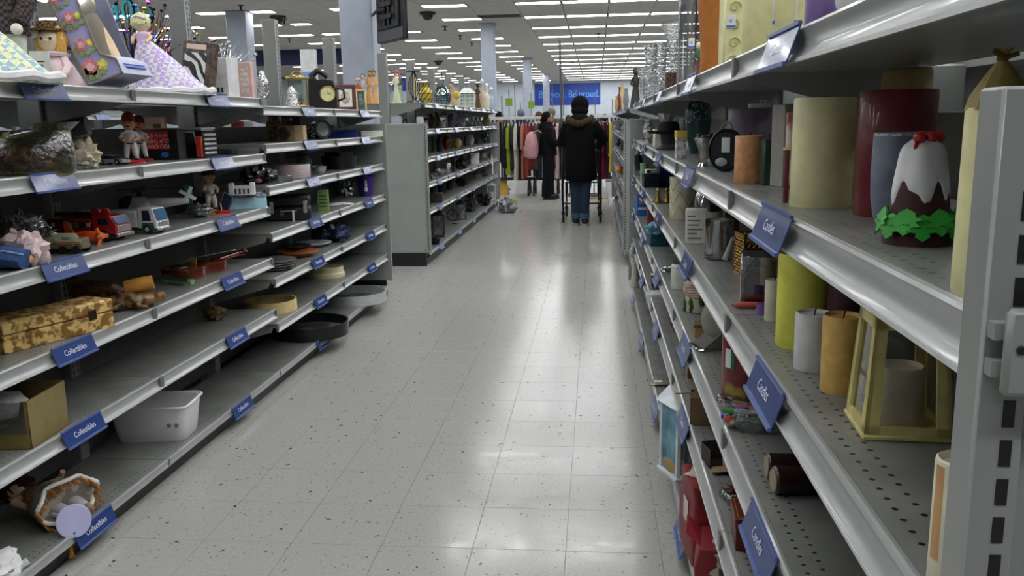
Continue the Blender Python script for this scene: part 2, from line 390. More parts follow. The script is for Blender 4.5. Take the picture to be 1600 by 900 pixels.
# ================================================================== SHELVING
ST = M('#8c8e8b', .38, .0, var=.06, scale=8, coat=.25)      # painted steel
RAILM = M('#a2a4a2', .3, .0, var=.05, scale=8, coat=.3)
def deck_mat():
    mt = bpy.data.materials.new('perforated_deck'); mt.use_nodes = True; N = mt.node_tree.nodes; L = mt.node_tree.links
    b = N['Principled BSDF']; tc = N.new('ShaderNodeTexCoord'); s = N.new('ShaderNodeSeparateXYZ'); L.new(tc.outputs['Object'], s.inputs[0])
    def m_(op, a, b_=None):
        n = N.new('ShaderNodeMath'); n.operation = op
        for i, q in enumerate((a, b_)):
            if q is None: continue
            if isinstance(q, (int, float)): n.inputs[i].default_value = q
            else: L.new(q, n.inputs[i])
        return n.outputs[0]
    def row(x0, off):
        dx = m_('SUBTRACT', s.outputs[0], x0)
        dy = m_('MULTIPLY', m_('SUBTRACT', m_('FRACT', m_('ADD', m_('DIVIDE', s.outputs[1], .0254), 100 + off)), .5), .0254)
        r = m_('SQRT', m_('ADD', m_('MULTIPLY', dx, dx), m_('MULTIPLY', m_('MULTIPLY', dy, dy), 1.0)))
        return m_('LESS_THAN', r, .0036)
    f = row(.03, 0)
    for x0, o_ in ((.055, .5), (.275, 0), (.3, .5)): f = m_('MAXIMUM', f, row(x0, o_))
    up = N.new('ShaderNodeNewGeometry'); sn = N.new('ShaderNodeSeparateXYZ'); L.new(up.outputs['Normal'], sn.inputs[0])
    f = m_('MULTIPLY', f, m_('GREATER_THAN', sn.outputs[2], .5))
    nz = N.new('ShaderNodeTexNoise'); nz.inputs['Scale'].default_value = 7; nz.inputs['Detail'].default_value = 6; L.new(tc.outputs['Object'], nz.inputs['Vector'])
    rp = N.new('ShaderNodeValToRGB'); rp.color_ramp.elements[0].position = .33; rp.color_ramp.elements[1].position = .62
    rp.color_ramp.elements[0].color = lin('#72736f'); rp.color_ramp.elements[1].color = lin('#858783'); L.new(nz.outputs['Fac'], rp.inputs[0])
    n2 = N.new('ShaderNodeTexNoise'); n2.inputs['Scale'].default_value = 5; n2.inputs['Detail'].default_value = 8; n2.inputs['Roughness'].default_value = .75; L.new(tc.outputs['Object'], n2.inputs['Vector'])
    r2 = N.new('ShaderNodeValToRGB'); r2.color_ramp.elements[0].position = .66; r2.color_ramp.elements[1].position = .7; L.new(n2.outputs['Fac'], r2.inputs[0])
    m1 = N.new('ShaderNodeMix'); m1.data_type = 'RGBA'; L.new(r2.outputs[0], m1.inputs[0]); L.new(rp.outputs[0], m1.inputs[6]); m1.inputs[7].default_value = lin('#575652')
    m2 = N.new('ShaderNodeMix'); m2.data_type = 'RGBA'; L.new(f, m2.inputs[0]); L.new(m1.outputs[2], m2.inputs[6]); m2.inputs[7].default_value = (.012, .012, .012, 1)
    L.new(m2.outputs[2], b.inputs['Base Color']); b.inputs['Roughness'].default_value = .32
    return mt
DECK = deck_mat(); KICK = M('#141416', .45); BLACK = M('#0c0c0d', .5, var=.05)
PANEL = M('#979b97', .5, var=.04, scale=6); BACKP = M('#5f615e', .6, var=.06, scale=6)
LABM = M('#2b427e', .26, var=.04, coat=.35); LABE = M('#5064a0', .35); LABT = M('#dfe4f4', .5, var=0)
S = 1.2192; DEP = .335
_sm = {}
def shelf_meshes(length):
    if length in _sm: return _sm[length]
    h = length / 2 - .0015
    d = MB(DECK).box(.006, DEP, -h, h, -.02, -.004).mat(ST)
    d.box(.0, .006, -h, h, -.03, 0, .001)
    d.box(.03, DEP, -h, h, -.034, -.02)
    for e in (-1, 1):
        y = e * (h - .004)
        d.prism([(.02, y, -.02), (DEP + .02, y, -.02), (DEP + .02, y, -.13), (DEP - .06, y, -.12), (.03, y, -.05)], (0, -e * .003, 0))
    prof = [(.0, .0), (-.004, -.001), (-.006, -.005), (-.002, -.011), (.0, -.02), (-.001, -.03), (-.006, -.038), (-.012, -.043), (-.012, -.047), (.0, -.047)]
    r = MB(RAILM).prism([(x, -h, z) for x, z in prof], (0, 2 * h, 0))
    r.mat(M('#c9cbc9', .3)).box(-.0135, -.0115, -h, h, -.0485, -.0435)
    for e in (-1, 1): r.mat(M('#6f706e', .4)).box(-.011, .0, e * h, e * (h - .012), -.044, -.004)
    rb = MB(RAILM).prism([(x, -h, z) for x, z in [(.0, .0), (-.004, -.001), (-.006, -.005), (-.004, -.012), (-.006, -.024), (-.008, -.029), (.0, -.029)]], (0, 2 * h, 0))
    for e in (-1, 1): rb.mat(M('#6f706e', .4)).box(-.007, .0, e * h, e * (h - .006), -.028, -.002)
    _sm[length] = (d.mesh('shelf'), r.mesh('price_rail'), rb.mesh('price_rail')); return _sm[length]
_lm = {}
def label_mesh(t, wd=.215):
    if (t, wd) in _lm: return _lm[(t, wd)]
    a, b = Vector((-.008, 0, .004)), Vector((-.027, 0, -.05)); u = (a - b).normalized(); nrm = Vector((-u.z, 0, u.x)) * -1
    if nrm.x > 0: nrm = -nrm
    mb = MB(LABM if t else M('#8f98bc', .3, coat=.3))
    mb.prism([a + Vector((0, -wd / 2, 0)), a + Vector((0, wd / 2, 0)), b + Vector((0, wd / 2, 0)), b + Vector((0, -wd / 2, 0))], nrm * -.002)
    mb.mat(LABE).box(b.x - .004, b.x + .002, -wd / 2, wd / 2, b.z - .003, b.z + .003)
    mb.mat(LABE).box(a.x - .004, a.x + .001, -wd / 2, wd / 2, a.z - .003, a.z + .002)
    if t: mb.mat(LABT).text(t, .026, (a + b) / 2 + nrm * .0012, (0, -1, 0), u, sx=.95)
    _lm[(t, wd)] = mb.mesh('label_holder'); return _lm[(t, wd)]
def upright_mesh(h, wx=.09, wy=.06):
    mb = MB(ST).box(-wx / 2, wx / 2, -wy / 2, wy / 2, .0, h, .004).mat(BLACK)
    z = .16
    while z < h - .03:
        for e in (-1, 1): 
            for yy in (-.014, .014): mb.box(e * (wx / 2 - .002), e * (wx / 2 + .0006), yy - .003, yy + .003, z, z + .016)
        z += .0254
    return mb.mesh('upright')
def panel_mesh(width, front_out, e):
    """end panel: x from 0 to width, outward face towards e (y)."""
    mb = MB(PANEL).box(.004, width - .004, -.011, .011, .132, 1.375, .003)
    for a, b, c, d in ((.045, .06, .15, 1.36), (width - .06, width - .045, .15, 1.36), (.045, width - .045, .15, .165), (.045, width - .045, 1.345, 1.36), (.045, width - .045, .79, .793)):
        mb.box(a, b, e * .01, e * .015, c, d)
    for x in (.0, width - .03):
        mb.mat(ST).box(x, x + .03, -.02 if e < 0 else -.012, .012 if e < 0 else .02, .13, 1.38, .002)
    mb.mat(BLACK); z = .16
    while z < 1.35:
        for x in (.0195, width - .0195 - .001): mb.box(x - .0035, x + .0035, e * .018, e * .0206, z, z + .017)
        z += .0254
    mb.mat(KICK).box(.05, width - .05, -.01, .01, 0, .13)
    return mb.mesh('end_panel')
def gondola(name, label, xf, face, ys, rows, text, posts, backrows=None, ends=(True, True), laboff=.57, over=.03, backtop=1.37, group=None, skip=()):
    """xf: x of the shelf fronts; face: +1 fronts look to +x; ys: section boundaries; rows: shelf heights for each section."""
    root = thing(name, label, 'shelving unit', (xf, ys[0], 0), group=group)
    O = Vector((xf, ys[0], 0)); W = 2 * DEP + .09
    xc = xf - face * (DEP + .045)
    for i in range(len(ys) - 1):
        a, b = ys[i], ys[i + 1]; ln = b - a; yc = (a + b) / 2
        dm, rm, bmr = shelf_meshes(round(ln, 4))
        for side in (0, 1):
            fc = face if side == 0 else -face; x = xf if side == 0 else xf - face * W
            for z in (rows[i] if side == 0 else (backrows or rows[0])):
                s_ = link('shelf', dm, root, Vector((x, yc, z)) - O, 0 if fc < 0 else pi)
                link('price_rail', rm if z > .2 else bmr, s_)
                if side == 0:
                    lo = (a + ln * laboff - yc) * (1 if fc < 0 else -1)
                    link('label_holder', label_mesh(text), s_, (0, lo, 0))
            k0 = x - fc * .03
            part('kick_plate', MB(KICK).box(k0, k0 - fc * .02, a, b, 0, .07), root, loc=-O)
        part('back_panel', MB(BACKP).box(xc - .012, xc + .012, a + .03, b - .03, .1, backtop, .002), root, loc=-O)
    um = upright_mesh(posts)
    for y in ys: link('upright', um, root, Vector((xc, y, 0)) - O)
    for y, on, e in ((ys[0] - .034, ends[0], -1), (ys[-1] + .034, ends[1], 1)):
        if not on: continue
        xa = xf + .032 if face < 0 else xf + .032
        ov = over if e < 0 else .03; xl = min(xf + face * ov, xf - face * (W + ov))
        link('end_panel', panel_mesh(W + 2 * ov, 0, e), root, Vector((xl, y, 0)) - O)
    return root
LZ = [1.509, 1.236, .968, .702, .433, .096]; LC = [1.473, 1.283, 1.069, .830, .591, .352, .096]
LY1 = 3.0347; XL = -1.673; XR = .281
LY = [LY1 - 2 * S, LY1 - S, LY1, LY1 + S, LY1 + 2 * S, LY1 + 3 * S]
gondola('shelving_unit', 'long grey steel shelving unit with collectibles labels along the aisle opposite the candles', XL, 1, LY, [LZ, LZ, LZ, LC, LC], 'Collectibles', 2.03, LZ, (False, True))
RZ = [1.4865, 1.2241, .9645, .7064, .4699, .1]
RY = [1.8004 + (k - 1) * S for k in range(6)]
rg = gondola('shelving_unit', 'long grey steel shelving unit with candles labels and slotted near end post', XR, -1, RY, [RZ] * 5, 'Candles', 1.46, RZ, (True, True), .62, .05)
MZ = [1.57, 1.32, 1.05, .805, .545, .13]
MY = [8.22 + S * k for k in range(6)]
gondola('shelving_unit', 'grey shelving unit with blank end panel across the side aisle, holding vases and black lanterns', -1.63, 1, MY, [MZ] * 5, '', 2.03, MZ, (True, True), .5)
gondola('shelving_unit', 'far grey shelving unit beyond the candle shelves, next to the shopping cart', XR, -1, MY, [RZ] * 5, '', 1.46, RZ, (True, True), .5)
gondola('shelving_unit', 'shelving unit in the next aisle, glimpsed through the gap above the collectibles', -4.55, 1, [2.2 + S * k for k in range(6)], [LZ] * 5, '', 2.03, LZ, (True, True), .5)
gondola('shelving_unit', 'white-edged shelving unit in the next aisle, glimpsed between the tall candles', 3.4, -1, [4.5 + S * k for k in range(11)], [RZ] * 10, '', 1.46, RZ, (True, True), .5)
# end-cap bracket hooked into the slotted post of the candle unit
yb = RY[0] - .06
qa, qb = ony(1564, 478, yb), ony(1557, 612, yb)
part('endcap_bracket', MB(ST).box(qa.x, qa.x + .3, yb - .012, yb - .004, qb.z, qa.z, .003).box(qa.x - .004, qa.x + .012, yb - .004, yb + .012, qb.z + .01, qb.z + .02).box(qa.x - .004, qa.x + .012, yb - .004, yb + .012, qa.z - .02, qa.z - .01).mat(BLACK).ball((qa.x + .008, yb - .0125, qa.z * .55 + qb.z * .45), (.003, .001, .003), 10, 6), rg, loc=(-XR, -RY[0], 0))
GAIN = 1.6
# ================================================================== GOODS: helpers
def zone(px, y):
    if y > 7.6: return (-1.95, -1.65) if px < 850 else (.30, .60)
    return (-2.0, -1.69) if px < 850 else (.297, .605)
def base(px, py, z, r=0, x=None):
    z = z - .004
    def ends(q):
        lim = None
        if 6.6 < q.y < 7.5: lim = 6.6
        elif 7.5 <= q.y < 8.3: lim = 8.3
        elif q.y > 14.2: lim = 14.15
        if lim is None: return q
        a, b = (-4.0, 0.0) if px < 850 else (0.0, 2.0)
        for _ in range(50):
            c_ = (a + b) / 2
            if proj((c_, lim, z))[0] < px: a = c_
            else: b = c_
        return Vector((a, lim, z))
    if x is not None: return ends(al(px, x, z))
    p = at(px, py, z, r); lo, hi = zone(px, p.y)
    rr = min(r, (hi - lo) / 2); c = min(max(p.x, lo + rr), hi - rr)
    if abs(c - p.x) > 1e-4: p = al(px, c, z)
    return ends(p)
def sc(prof, r, h): return [(a * r, b * h) for a, b in prof]
WAX = [(0, 0), (.96, 0), (1, .02), (1, .965), (.97, .99), (.9, 1), (.83, .985), (.78, .955), (0, .945)]
CUP = [(0, 0), (.9, 0), (1, .03), (1, 1), (.93, 1), (.93, .06), (0, .05)]
FLARE = [(0, 0), (.62, 0), (.66, .04), (.5, .12), (.5, .5), (.62, .75), (1, 1), (.95, 1), (.55, .72), (.42, .45), (0, .1)]
URN = [(0, 0), (.5, 0), (.55, .03), (.42, .08), (.75, .25), (1, .48), (.92, .68), (.55, .84), (.5, .92), (.66, 1), (.6, 1), (.42, .9), (0, .86)]
BELLY = [(0, 0), (.6, 0), (.8, .1), (1, .38), (.95, .6), (.7, .82), (.6, .9), (.68, 1), (.6, 1), (.5, .88), (0, .8)]
BOTTLE = [(0, 0), (.95, 0), (1, .04), (1, .55), (.75, .68), (.35, .76), (.33, .94), (.42, .95), (.42, 1), (.28, 1), (0, .98)]
JAR = [(0, 0), (.9, 0), (1, .04), (1, .78), (.86, .86), (.8, .9), (.8, 1), (.74, 1), (.7, .86), (0, .84)]
JLID = [(.0, .9), (.84, .9), (.84, .97), (.5, 1.02), (.24, 1.04), (.3, 1.12), (.0, 1.16)]
TAPER = [(0, 0), (1, 0), (1, .03), (.92, .96), (.7, .995), (.62, 1), (0, .98)]
BOWL = [(0, 0), (.5, 0), (.52, .05), (.75, .3), (.95, .75), (1, 1), (.95, 1), (.7, .35), (0, .14)]
EGG = [(0, 0), (.5, .02), (.86, .2), (1, .45), (.92, .68), (.6, .92), (0, 1)]
TUMB = [(0, 0), (.62, 0), (.8, .08), (.95, .3), (1, .55), (.97, .95), (.95, 1), (.9, 1), (.92, .55), (.78, .14), (0, .1)]
def lat(name, label, cat, px, py, z, w_, h_, parts, x=None, rz=0, group=None, sy=1, tilt=None):
    """turned goods: parts = [(part name, material, unit profile, sides[, wobble])]; w_, h_ in photo pixels."""
    p = base(px, py, z, 0, x); k = mpp(p); r = w_ * k / 2; p = base(px, py, z, r * sy, x); k = mpp(p); r = w_ * k / 2; h = h_ * k
    def mk(q): return MB(q[1]).lathe(sc(q[2], r, h), q[3] if len(q) > 3 else 24, sy=sy, wob=q[4] if len(q) > 4 else None)
    if len(parts) == 1: return solo(name, label, cat, mk(parts[0]), p, rz, group, tilt)
    t = thing(name, label, cat, p, rz, group, tilt)
    for q in parts: part(q[0], mk(q), t)
    return t
WICK = M('#2a241c', .9)
def pillar(label, px, py, z, w_, h_, col, x=None, rough=.45, var=.08, wick=True, prof=None, c2=None, pat=None, ps=30, name='pillar_candle', coat=.1, wob=None, bump=.15, edge=.1):
    p = base(px, py, z, 0, x); k = mpp(p); r = w_ * k / 2; p = base(px, py, z, r, x); k = mpp(p); r = w_ * k / 2; h = h_ * k
    sd = len(label)
    wb = wob or (lambda a, i: 1 + .012 * noise.noise(Vector((cos(a) * 1.5, sin(a) * 1.5, sd + i * .7))))
    t = thing(name, label, 'candle', p)
    part('wax', MB(M(col, rough, var=var, scale=35, bump=bump, sss=.12, c2=c2, pat=pat, ps=ps, coat=coat, edge=edge)).lathe(sc(prof or WAX, r, h), 36, wob=wb), t)
    if wick: part('wick', MB(WICK).tube([(0, 0, h * .94), (.001, 0, h * .955 + .006), (.003, .001, h * .955 + .011)], .0012, 6), t)
    return t
def carton(name, label, cat, px, py, z, w_, h_, mt, d=.6, rz=0, x=None, lid=None, marks=None, b=.002, tilt=None, group=None):
    """a box: w_, h_ in photo pixels, d = depth as a share of the width; lid: material of a lid part; marks(mb, W, D, H): printed marks."""
    p = base(px, py, z, 0, x); k = mpp(p); W = w_ * k; D = W * d; p = base(px, py, z, D / 2, x); k = mpp(p); W = w_ * k / 2; D = W * d; H = h_ * k
    mb = MB(mt)
    if lid is None and marks is None:
        mb.box(-W, W, -D, D, 0, H, b).box(-W * .98, W * .98, -D * .02, D * .02, H, H + .0006)
        return solo(name, label, cat, mb, p, rz, group, tilt)
    t = thing(name, label, cat, p, rz, group, tilt)
    part('body', mb.box(-W, W, -D, D, 0, H * (.78 if lid else 1), b), t)
    if lid: part('lid', MB(lid).box(-W - .002, W + .002, -D - .002, D + .002, H * .74, H, b), t)
    if marks:
        m2 = MB(); marks(m2, W, D, H); part('print', m2, t)
    return t
def blob(name, label, cat, px, py, z, w_, h_, mt, amp=.25, d=.8, x=None, seed=1, extra=None, fr=6):
    p = base(px, py, z, 0, x); k = mpp(p); W = w_ * k / 2; p = base(px, py, z, W * d, x); k = mpp(p); W = w_ * k / 2; H = h_ * k
    mb = MB(mt).ball((0, 0, H / 2), (W, W * d, H / 2), 28, 18, amp, seed, fr)
    for v in mb.v: v.z = max(v.z, 0)
    if not extra: return solo(name, label, cat, mb, p)
    t = thing(name, label, cat, p); part('body', mb, t); extra(t, W, W * d, H); return t
def tagcard(parent, loc, w_=.035, h_=.05, rz=0, col='#d8cfae', stripe='#2b58a8', tilt=.2):
    T = R(rz, tilt, 0, loc)
    mb = MB(M(col, .7)).tf(T).box(-w_, w_, -.0008, .0008, -h_, h_, .0004)
    mb.mat(M(stripe, .6)).box(-w_ * .99, w_ * .99, -.0014, -.0009, -h_ * .9, -h_ * .6)
    mb.mat(M('#3a3a3a', .7)).box(-w_ * .4, w_ * .2, -.0012, -.0009, -.1 * h_, .05 * h_).box(-w_ * .4, w_ * .4, -.0012, -.0009, .2 * h_, .3 * h_)
    return part('price_tag', mb, parent)
def figure(name, label, px, py, z, w_, h_, dress, skin='#c9a37f', hair='#4a3526', x=None, cat='figurine', hat=None, base_c=None, arms=True, top=None, lean=0):
    """small standing figurine: robe, torso, head, arms, optional hat and plinth."""
    p = base(px, py, z, 0, x); k = mpp(p); W = w_ * k / 2; p = base(px, py, z, W, x); k = mpp(p); W = w_ * k / 2; H = h_ * k
    t = thing(name, label, cat, p); z0 = 0
    if base_c: part('plinth', MB(M(base_c, .5)).box(-W, W, -W * .7, W * .7, 0, H * .1, .002), t); z0 = H * .1
    hh = H - z0
    part('robe', MB(M(dress, .5, var=.15, scale=60, bump=.2)).lathe([(0, z0), (W * .85, z0), (W * .8, z0 + hh * .08), (W * .55, z0 + hh * .35), (W * .4, z0 + hh * .52), (W * .48, z0 + hh * .6), (0, z0 + hh * .62)], 18, wob=lambda a, i: 1 + .08 * sin(5 * a)), t)
    tm_ = M(top or dress, .5, var=.15, scale=60)
    part('torso', MB(tm_).lathe([(0, z0 + hh * .5), (W * .42, z0 + hh * .53), (W * .5, z0 + hh * .7), (W * .3, z0 + hh * .79), (0, z0 + hh * .8)], 14, sy=.75), t)
    hd = MB(M(skin, .5)).ball((lean * W, 0, z0 + hh * .88), (hh * .07, hh * .075, hh * .09), 12, 9).lathe([(hh * .03, z0 + hh * .77), (hh * .03, z0 + hh * .85)], 8)
    hd.ball((lean * W, -hh * .075, z0 + hh * .875), hh * .015, 6, 4)
    h_o = part('head', hd, t)
    part('hair', MB(M(hair, .7, bump=.3)).ball((lean * W, hh * .012, z0 + hh * .905), (hh * .076, hh * .08, hh * .078), 12, 8), h_o)
    if hat: part('hat', MB(M(hat, .6)).lathe([(hh * .13, z0 + hh * .93), (hh * .12, z0 + hh * .945), (hh * .07, z0 + hh * .95), (hh * .06, z0 + hh * .99), (0, z0 + hh)], 14), h_o)
    if arms:
        for e in (-1, 1): part('arm', MB(tm_).tube([(e * W * .42, 0, z0 + hh * .74), (e * W * .7, -W * .1, z0 + hh * .6), (e * W * .4, -W * .55, z0 + hh * .55)], [W * .16, W * .14, W * .09], 8).mat(M(skin, .5)).ball((e * W * .33, -W * .6, z0 + hh * .55), W * .12, 8, 6), t)
    return t
def lantern(label, px, py, z, w_, h_, col, x=None, pane=None, candle=None, rz=.3, bars=False, name='lantern', top=.24, grow=0, d=1.0):
    p = base(px, py, z, 0, x); k = mpp(p); W = w_ * k / 2; p = base(px, py, z, W, x); k = mpp(p); W = w_ * k / 2; H = h_ * k; D = W * d
    mt = M(col, .5, var=.12, scale=30); t = thing(name, label, 'lantern', p, rz); hb = H * (1 - top); b = max(W * .1, .003)
    part('base', MB(mt).box(-W, W, -D, D, 0, H * .045, .001), t)
    Wt = W * (1 - grow); Dt = D * (1 - grow)
    for sx_ in (-1, 1):
        for sy_ in (-1, 1):
            x0, y0 = sx_ * (W - b), sy_ * (D - b); x1, y1 = sx_ * (Wt - b), sy_ * (Dt - b); q = b * .7
            mb = MB(mt).loft([[(x0 - q, y0 - q, H * .04), (x0 + q, y0 - q, H * .04), (x0 + q, y0 + q, H * .04), (x0 - q, y0 + q, H * .04)], [(x1 - q, y1 - q, hb), (x1 + q, y1 - q, hb), (x1 + q, y1 + q, hb), (x1 - q, y1 + q, hb)]])
            part('post', mb, t)
    rf = part('roof', MB(mt).box(-Wt * 1.08, Wt * 1.08, -Dt * 1.08, Dt * 1.08, hb, hb + H * .04, .001).loft([[(-Wt, -Dt, hb + H * .04), (Wt, -Dt, hb + H * .04), (Wt, Dt, hb + H * .04), (-Wt, Dt, hb + H * .04)], [(-Wt * .35, -Dt * .35, H * .93), (Wt * .35, -Dt * .35, H * .93), (Wt * .35, Dt * .35, H * .93), (-Wt * .35, Dt * .35, H * .93)]]).lathe([(Wt * .2, H * .93), (Wt * .3, H * .95), (0, H * .965)], 10), t)
    part('ring', MB(mt).tube([(Wt * .28 * cos(a), 0, H * .985 + Wt * .28 * sin(a)) for a in [i * pi / 6 for i in range(12)]], max(Wt * .04, .0012), 6, True), rf)
    pm_ = pane or glass('#f2f5f5', .93)
    for i in range(4):
        T = R(i * pi / 2); q, dd = (Wt, D) if i % 2 == 0 else (Dt, W)
        part('pane', MB(pm_).tf(T).add([(-q + b, -dd + b * .9, H * .05), (q - b, -dd + b * .9, H * .05), (q - b, -dd * (1 - grow) + b * .9, hb), (-q + b, -dd * (1 - grow) + b * .9, hb)], [(0, 1, 2, 3)]), t)
        if bars: part('crossbar', MB(mt).tf(T).tube([(-q, -dd + b * .5, H * .06), (q, -dd + b * .5, hb)], b * .35, 6).tube([(q, -dd + b * .5, H * .06), (-q, -dd + b * .5, hb)], b * .35, 6), t)
    if candle: part('candle', MB(M(candle, .5)).lathe(sc(WAX, W * .55, H * .36), 20, (0, 0, H * .046)), t)
    return t
def wire_vase(label, px, py, z, w_, h_, vprof, vm, x=None, wires=8, col='#161616', coil=0):
    p = base(px, py, z, 0, x); k = mpp(p); r = w_ * k / 2; p = base(px, py, z, r, x); k = mpp(p); r = w_ * k / 2; H = h_ * k
    t = thing('wire_vase', label, 'vase', p); part('vessel', MB(vm).lathe(sc(vprof, r * .93, H), 20), t); wm = M(col, .5)
    P = [q for q in vprof if q[0] > 0][:7]
    for i in range(wires):
        a = 2 * pi * i / wires; part('wire', MB(wm).tube([(q[0] * r * cos(a + q[1] * coil), q[0] * r * sin(a + q[1] * coil), q[1] * H) for q in P], .0035, 5), t)
    for f in (.25, .5): part('hoop', MB(wm).tube([(r * .98 * cos(i * pi / 8), r * .98 * sin(i * pi / 8), H * f) for i in range(16)], .0035, 5, True), t)
    return t
def mug(label, p, col, r=.042, h=.1, rz=0, c2=None):
    t = thing('mug', label, 'mug', p, rz)
    part('cup', MB(M(col, .25, c2=c2, pat='check' if c2 else None, ps=90)).lathe(sc(CUP, r, h), 24), t)
    part('handle', MB(M(col, .25)).tube([(r * .97, 0, h * .8), (r * 1.45, 0, h * .78), (r * 1.6, 0, h * .5), (r * 1.4, 0, h * .25), (r * .97, 0, h * .22)], .006, 8), t)
    return t
# ================================================================== GOODS ON THE COLLECTIBLES UNIT
Z1, Z2, Z3, Z4, Z5, Z6 = LZ; C1, C2, C3, C4, C5, C6, C7 = LC
SKIN = '#d9a98a'
def tri(t, name, mat_, c, r, n=14, m_=9): return part(name, MB(mat_).ball(c, r, n, m_), t)
# --- top shelf: crochet dolls, boxed doll
def crochet_doll(label, px, z, k_w, k_h, mat_, trim, skew, hair, x, head=True, dress='#b9a3cf'):
    p = base(px, 0, z, 0, x); k = mpp(p); W = k_w * k; H = k_h * k; t = thing('crochet_doll', label, 'doll', p)
    rings = []
    for i in range(9):
        f = i / 8; r = W * (1 - f) ** .9 * .96 + .018; cx = -skew * k * f
        rings.append([Vector((cx + r * (1 + .04 * sin(7 * a + i)) * cos(a), r * .75 * sin(a), H * .72 * f)) for a in [2 * pi * j / 28 for j in range(28)]])
    sk = part('skirt', MB(mat_).loft(rings), t)
    part('ruffle', MB(trim).tube([(W * (1 + .03 * sin(9 * a)) * cos(a), W * .75 * (1 + .03 * sin(9 * a)) * sin(a), .016 + .004 * sin(11 * a)) for a in [2 * pi * j / 44 for j in range(44)]], .016, 7, True), sk)
    if head:
        cx = -skew * k; hz = H * .9; hr = H * .115; sm_ = M(SKIN, .5)
        part('torso', MB(M(dress, .7)).lathe([(0, H * .66), (.026, H * .68), (.03, H * .77), (.014, H * .82), (0, H * .82)], 12, (cx, 0, 0), sy=.8), t)
        for e in (-1, 1): part('arm', MB(sm_).tube([(cx + e * .026, 0, H * .78), (cx + e * .04, -.01, H * .72), (cx + e * .03, -.035, H * .66)], [.009, .008, .007], 8), t)
        h_ = part('head', MB(sm_).ball((cx, 0, hz), (hr * .85, hr * .9, hr), 14, 10).ball((cx + hr * .6, -hr * .75, hz - hr * .1), hr * .12, 6, 4), t)
        part('hair', MB(M(hair, .8, bump=.6, scale=90)).ball((cx - hr * .12, hr * .1, hz + hr * .22), (hr * 1.08, hr * 1.05, hr * .95), 16, 10, .12, 3), h_)
        part('ribbon', MB(M('#d2a5c8', .5)).tube([(cx - hr * .9, -hr * .5, hz + hr * .4), (cx, -hr * .95, hz + hr * .75), (cx + hr * .9, -hr * .5, hz + hr * .4)], .004, 6), h_)
        part('eye', MB(M('#222', .2)).ball((cx + hr * .45, -hr * .78, hz), hr * .09, 6, 4).ball((cx + hr * .75, -hr * .45, hz), hr * .09, 6, 4), h_)
    return t
crochet_doll('yellow, white and blue checked crochet doll skirt at the very edge of the top shelf', -34, Z1, 125, 170, M('#d9d49a', .9, c2='#7f9aa8', pat='check', ps=46, bump=.5, scale=120), M('#dfe0c4', .9, bump=.5), 25, '#a8794a', -1.83)
crochet_doll('lavender and white crochet doll with blond hair beside the rose-painted box', 270, Z1, 62, 122, M('#d9d3dc', .9, c2='#a48fc0', pat='check', ps=52, bump=.5, scale=120), M('#d9d5dc', .9, bump=.5), 40, '#d8c48e', -1.82)
# blond doll in pink with plaid hat and a price tag
p = base(88, 0, Z1, 0, -1.86); k = mpp(p); t = thing('porcelain_doll', 'seated blond porcelain doll in pink with black plaid hat and price tag', 'doll', p)
part('dress', MB(M('#caa9ae', .8, bump=.5)).lathe([(0, 0), (.085, .0), (.088, .02), (.06, .08), (.04, .11), (0, .12)], 20, wob=lambda a, i: 1 + .1 * sin(6 * a)), t)
part('collar', MB(M('#d7b7ba', .8, bump=.4)).lathe([(.0, .105), (.055, .11), (.06, .12), (.02, .13), (0, .13)], 18, wob=lambda a, i: 1 + .08 * sin(9 * a)), t)
for e in (-1, 1):
    part('leg', MB(M('#d8b09a', .4)).tube([(e * .03, -.05, .03), (.02 + e * .035, -.1, .025)], [.02, .016], 8).ball((.02 + e * .035, -.11, .024), .02, 8, 6), t)
    part('arm', MB(M('#caa9ae', .8)).tube([(e * .035, 0, .11), (e * .07, -.03, .07), (.02 + e * .06, -.07, .045)], [.016, .016, .013], 8).mat(M(SKIN, .4)).ball((.02 + e * .06, -.08, .045), .015, 8, 6), t)
h_ = part('head', MB(M('#dcae92', .35)).ball((0, -.005, .165), (.036, .038, .042), 16, 12).ball((.012, -.044, .16), .006, 6, 5), t)
part('hair', MB(M('#b98f4e', .8, bump=.7, scale=90)).ball((0, .012, .172), (.047, .042, .05), 16, 12, .12, 2).ball((.036, .0, .145), (.018, .02, .045), 10, 8, .2, 4).ball((-.036, .0, .145), (.018, .02, .045), 10, 8, .2, 5), h_)
part('hat', MB(M('#2a2320', .8, c2='#6b5530', pat='check', ps=120)).lathe([(.06, .195), (.058, .203), (.036, .206), (.03, .228), (0, .235)], 18, (-.012, .004, 0)), h_)
part('bow', MB(M('#cfc8b8', .8)).ball((-.04, -.03, .19), (.018, .008, .02), 10, 6), h_)
part('eye', MB(M('#1c1410', .2)).ball((-.006, -.042, .168), .005, 8, 5).ball((.022, -.036, .168), .005, 8, 5), h_)
tagcard(t, (.035, -.12, .075), .032, .045, .15, '#d9d2b8')
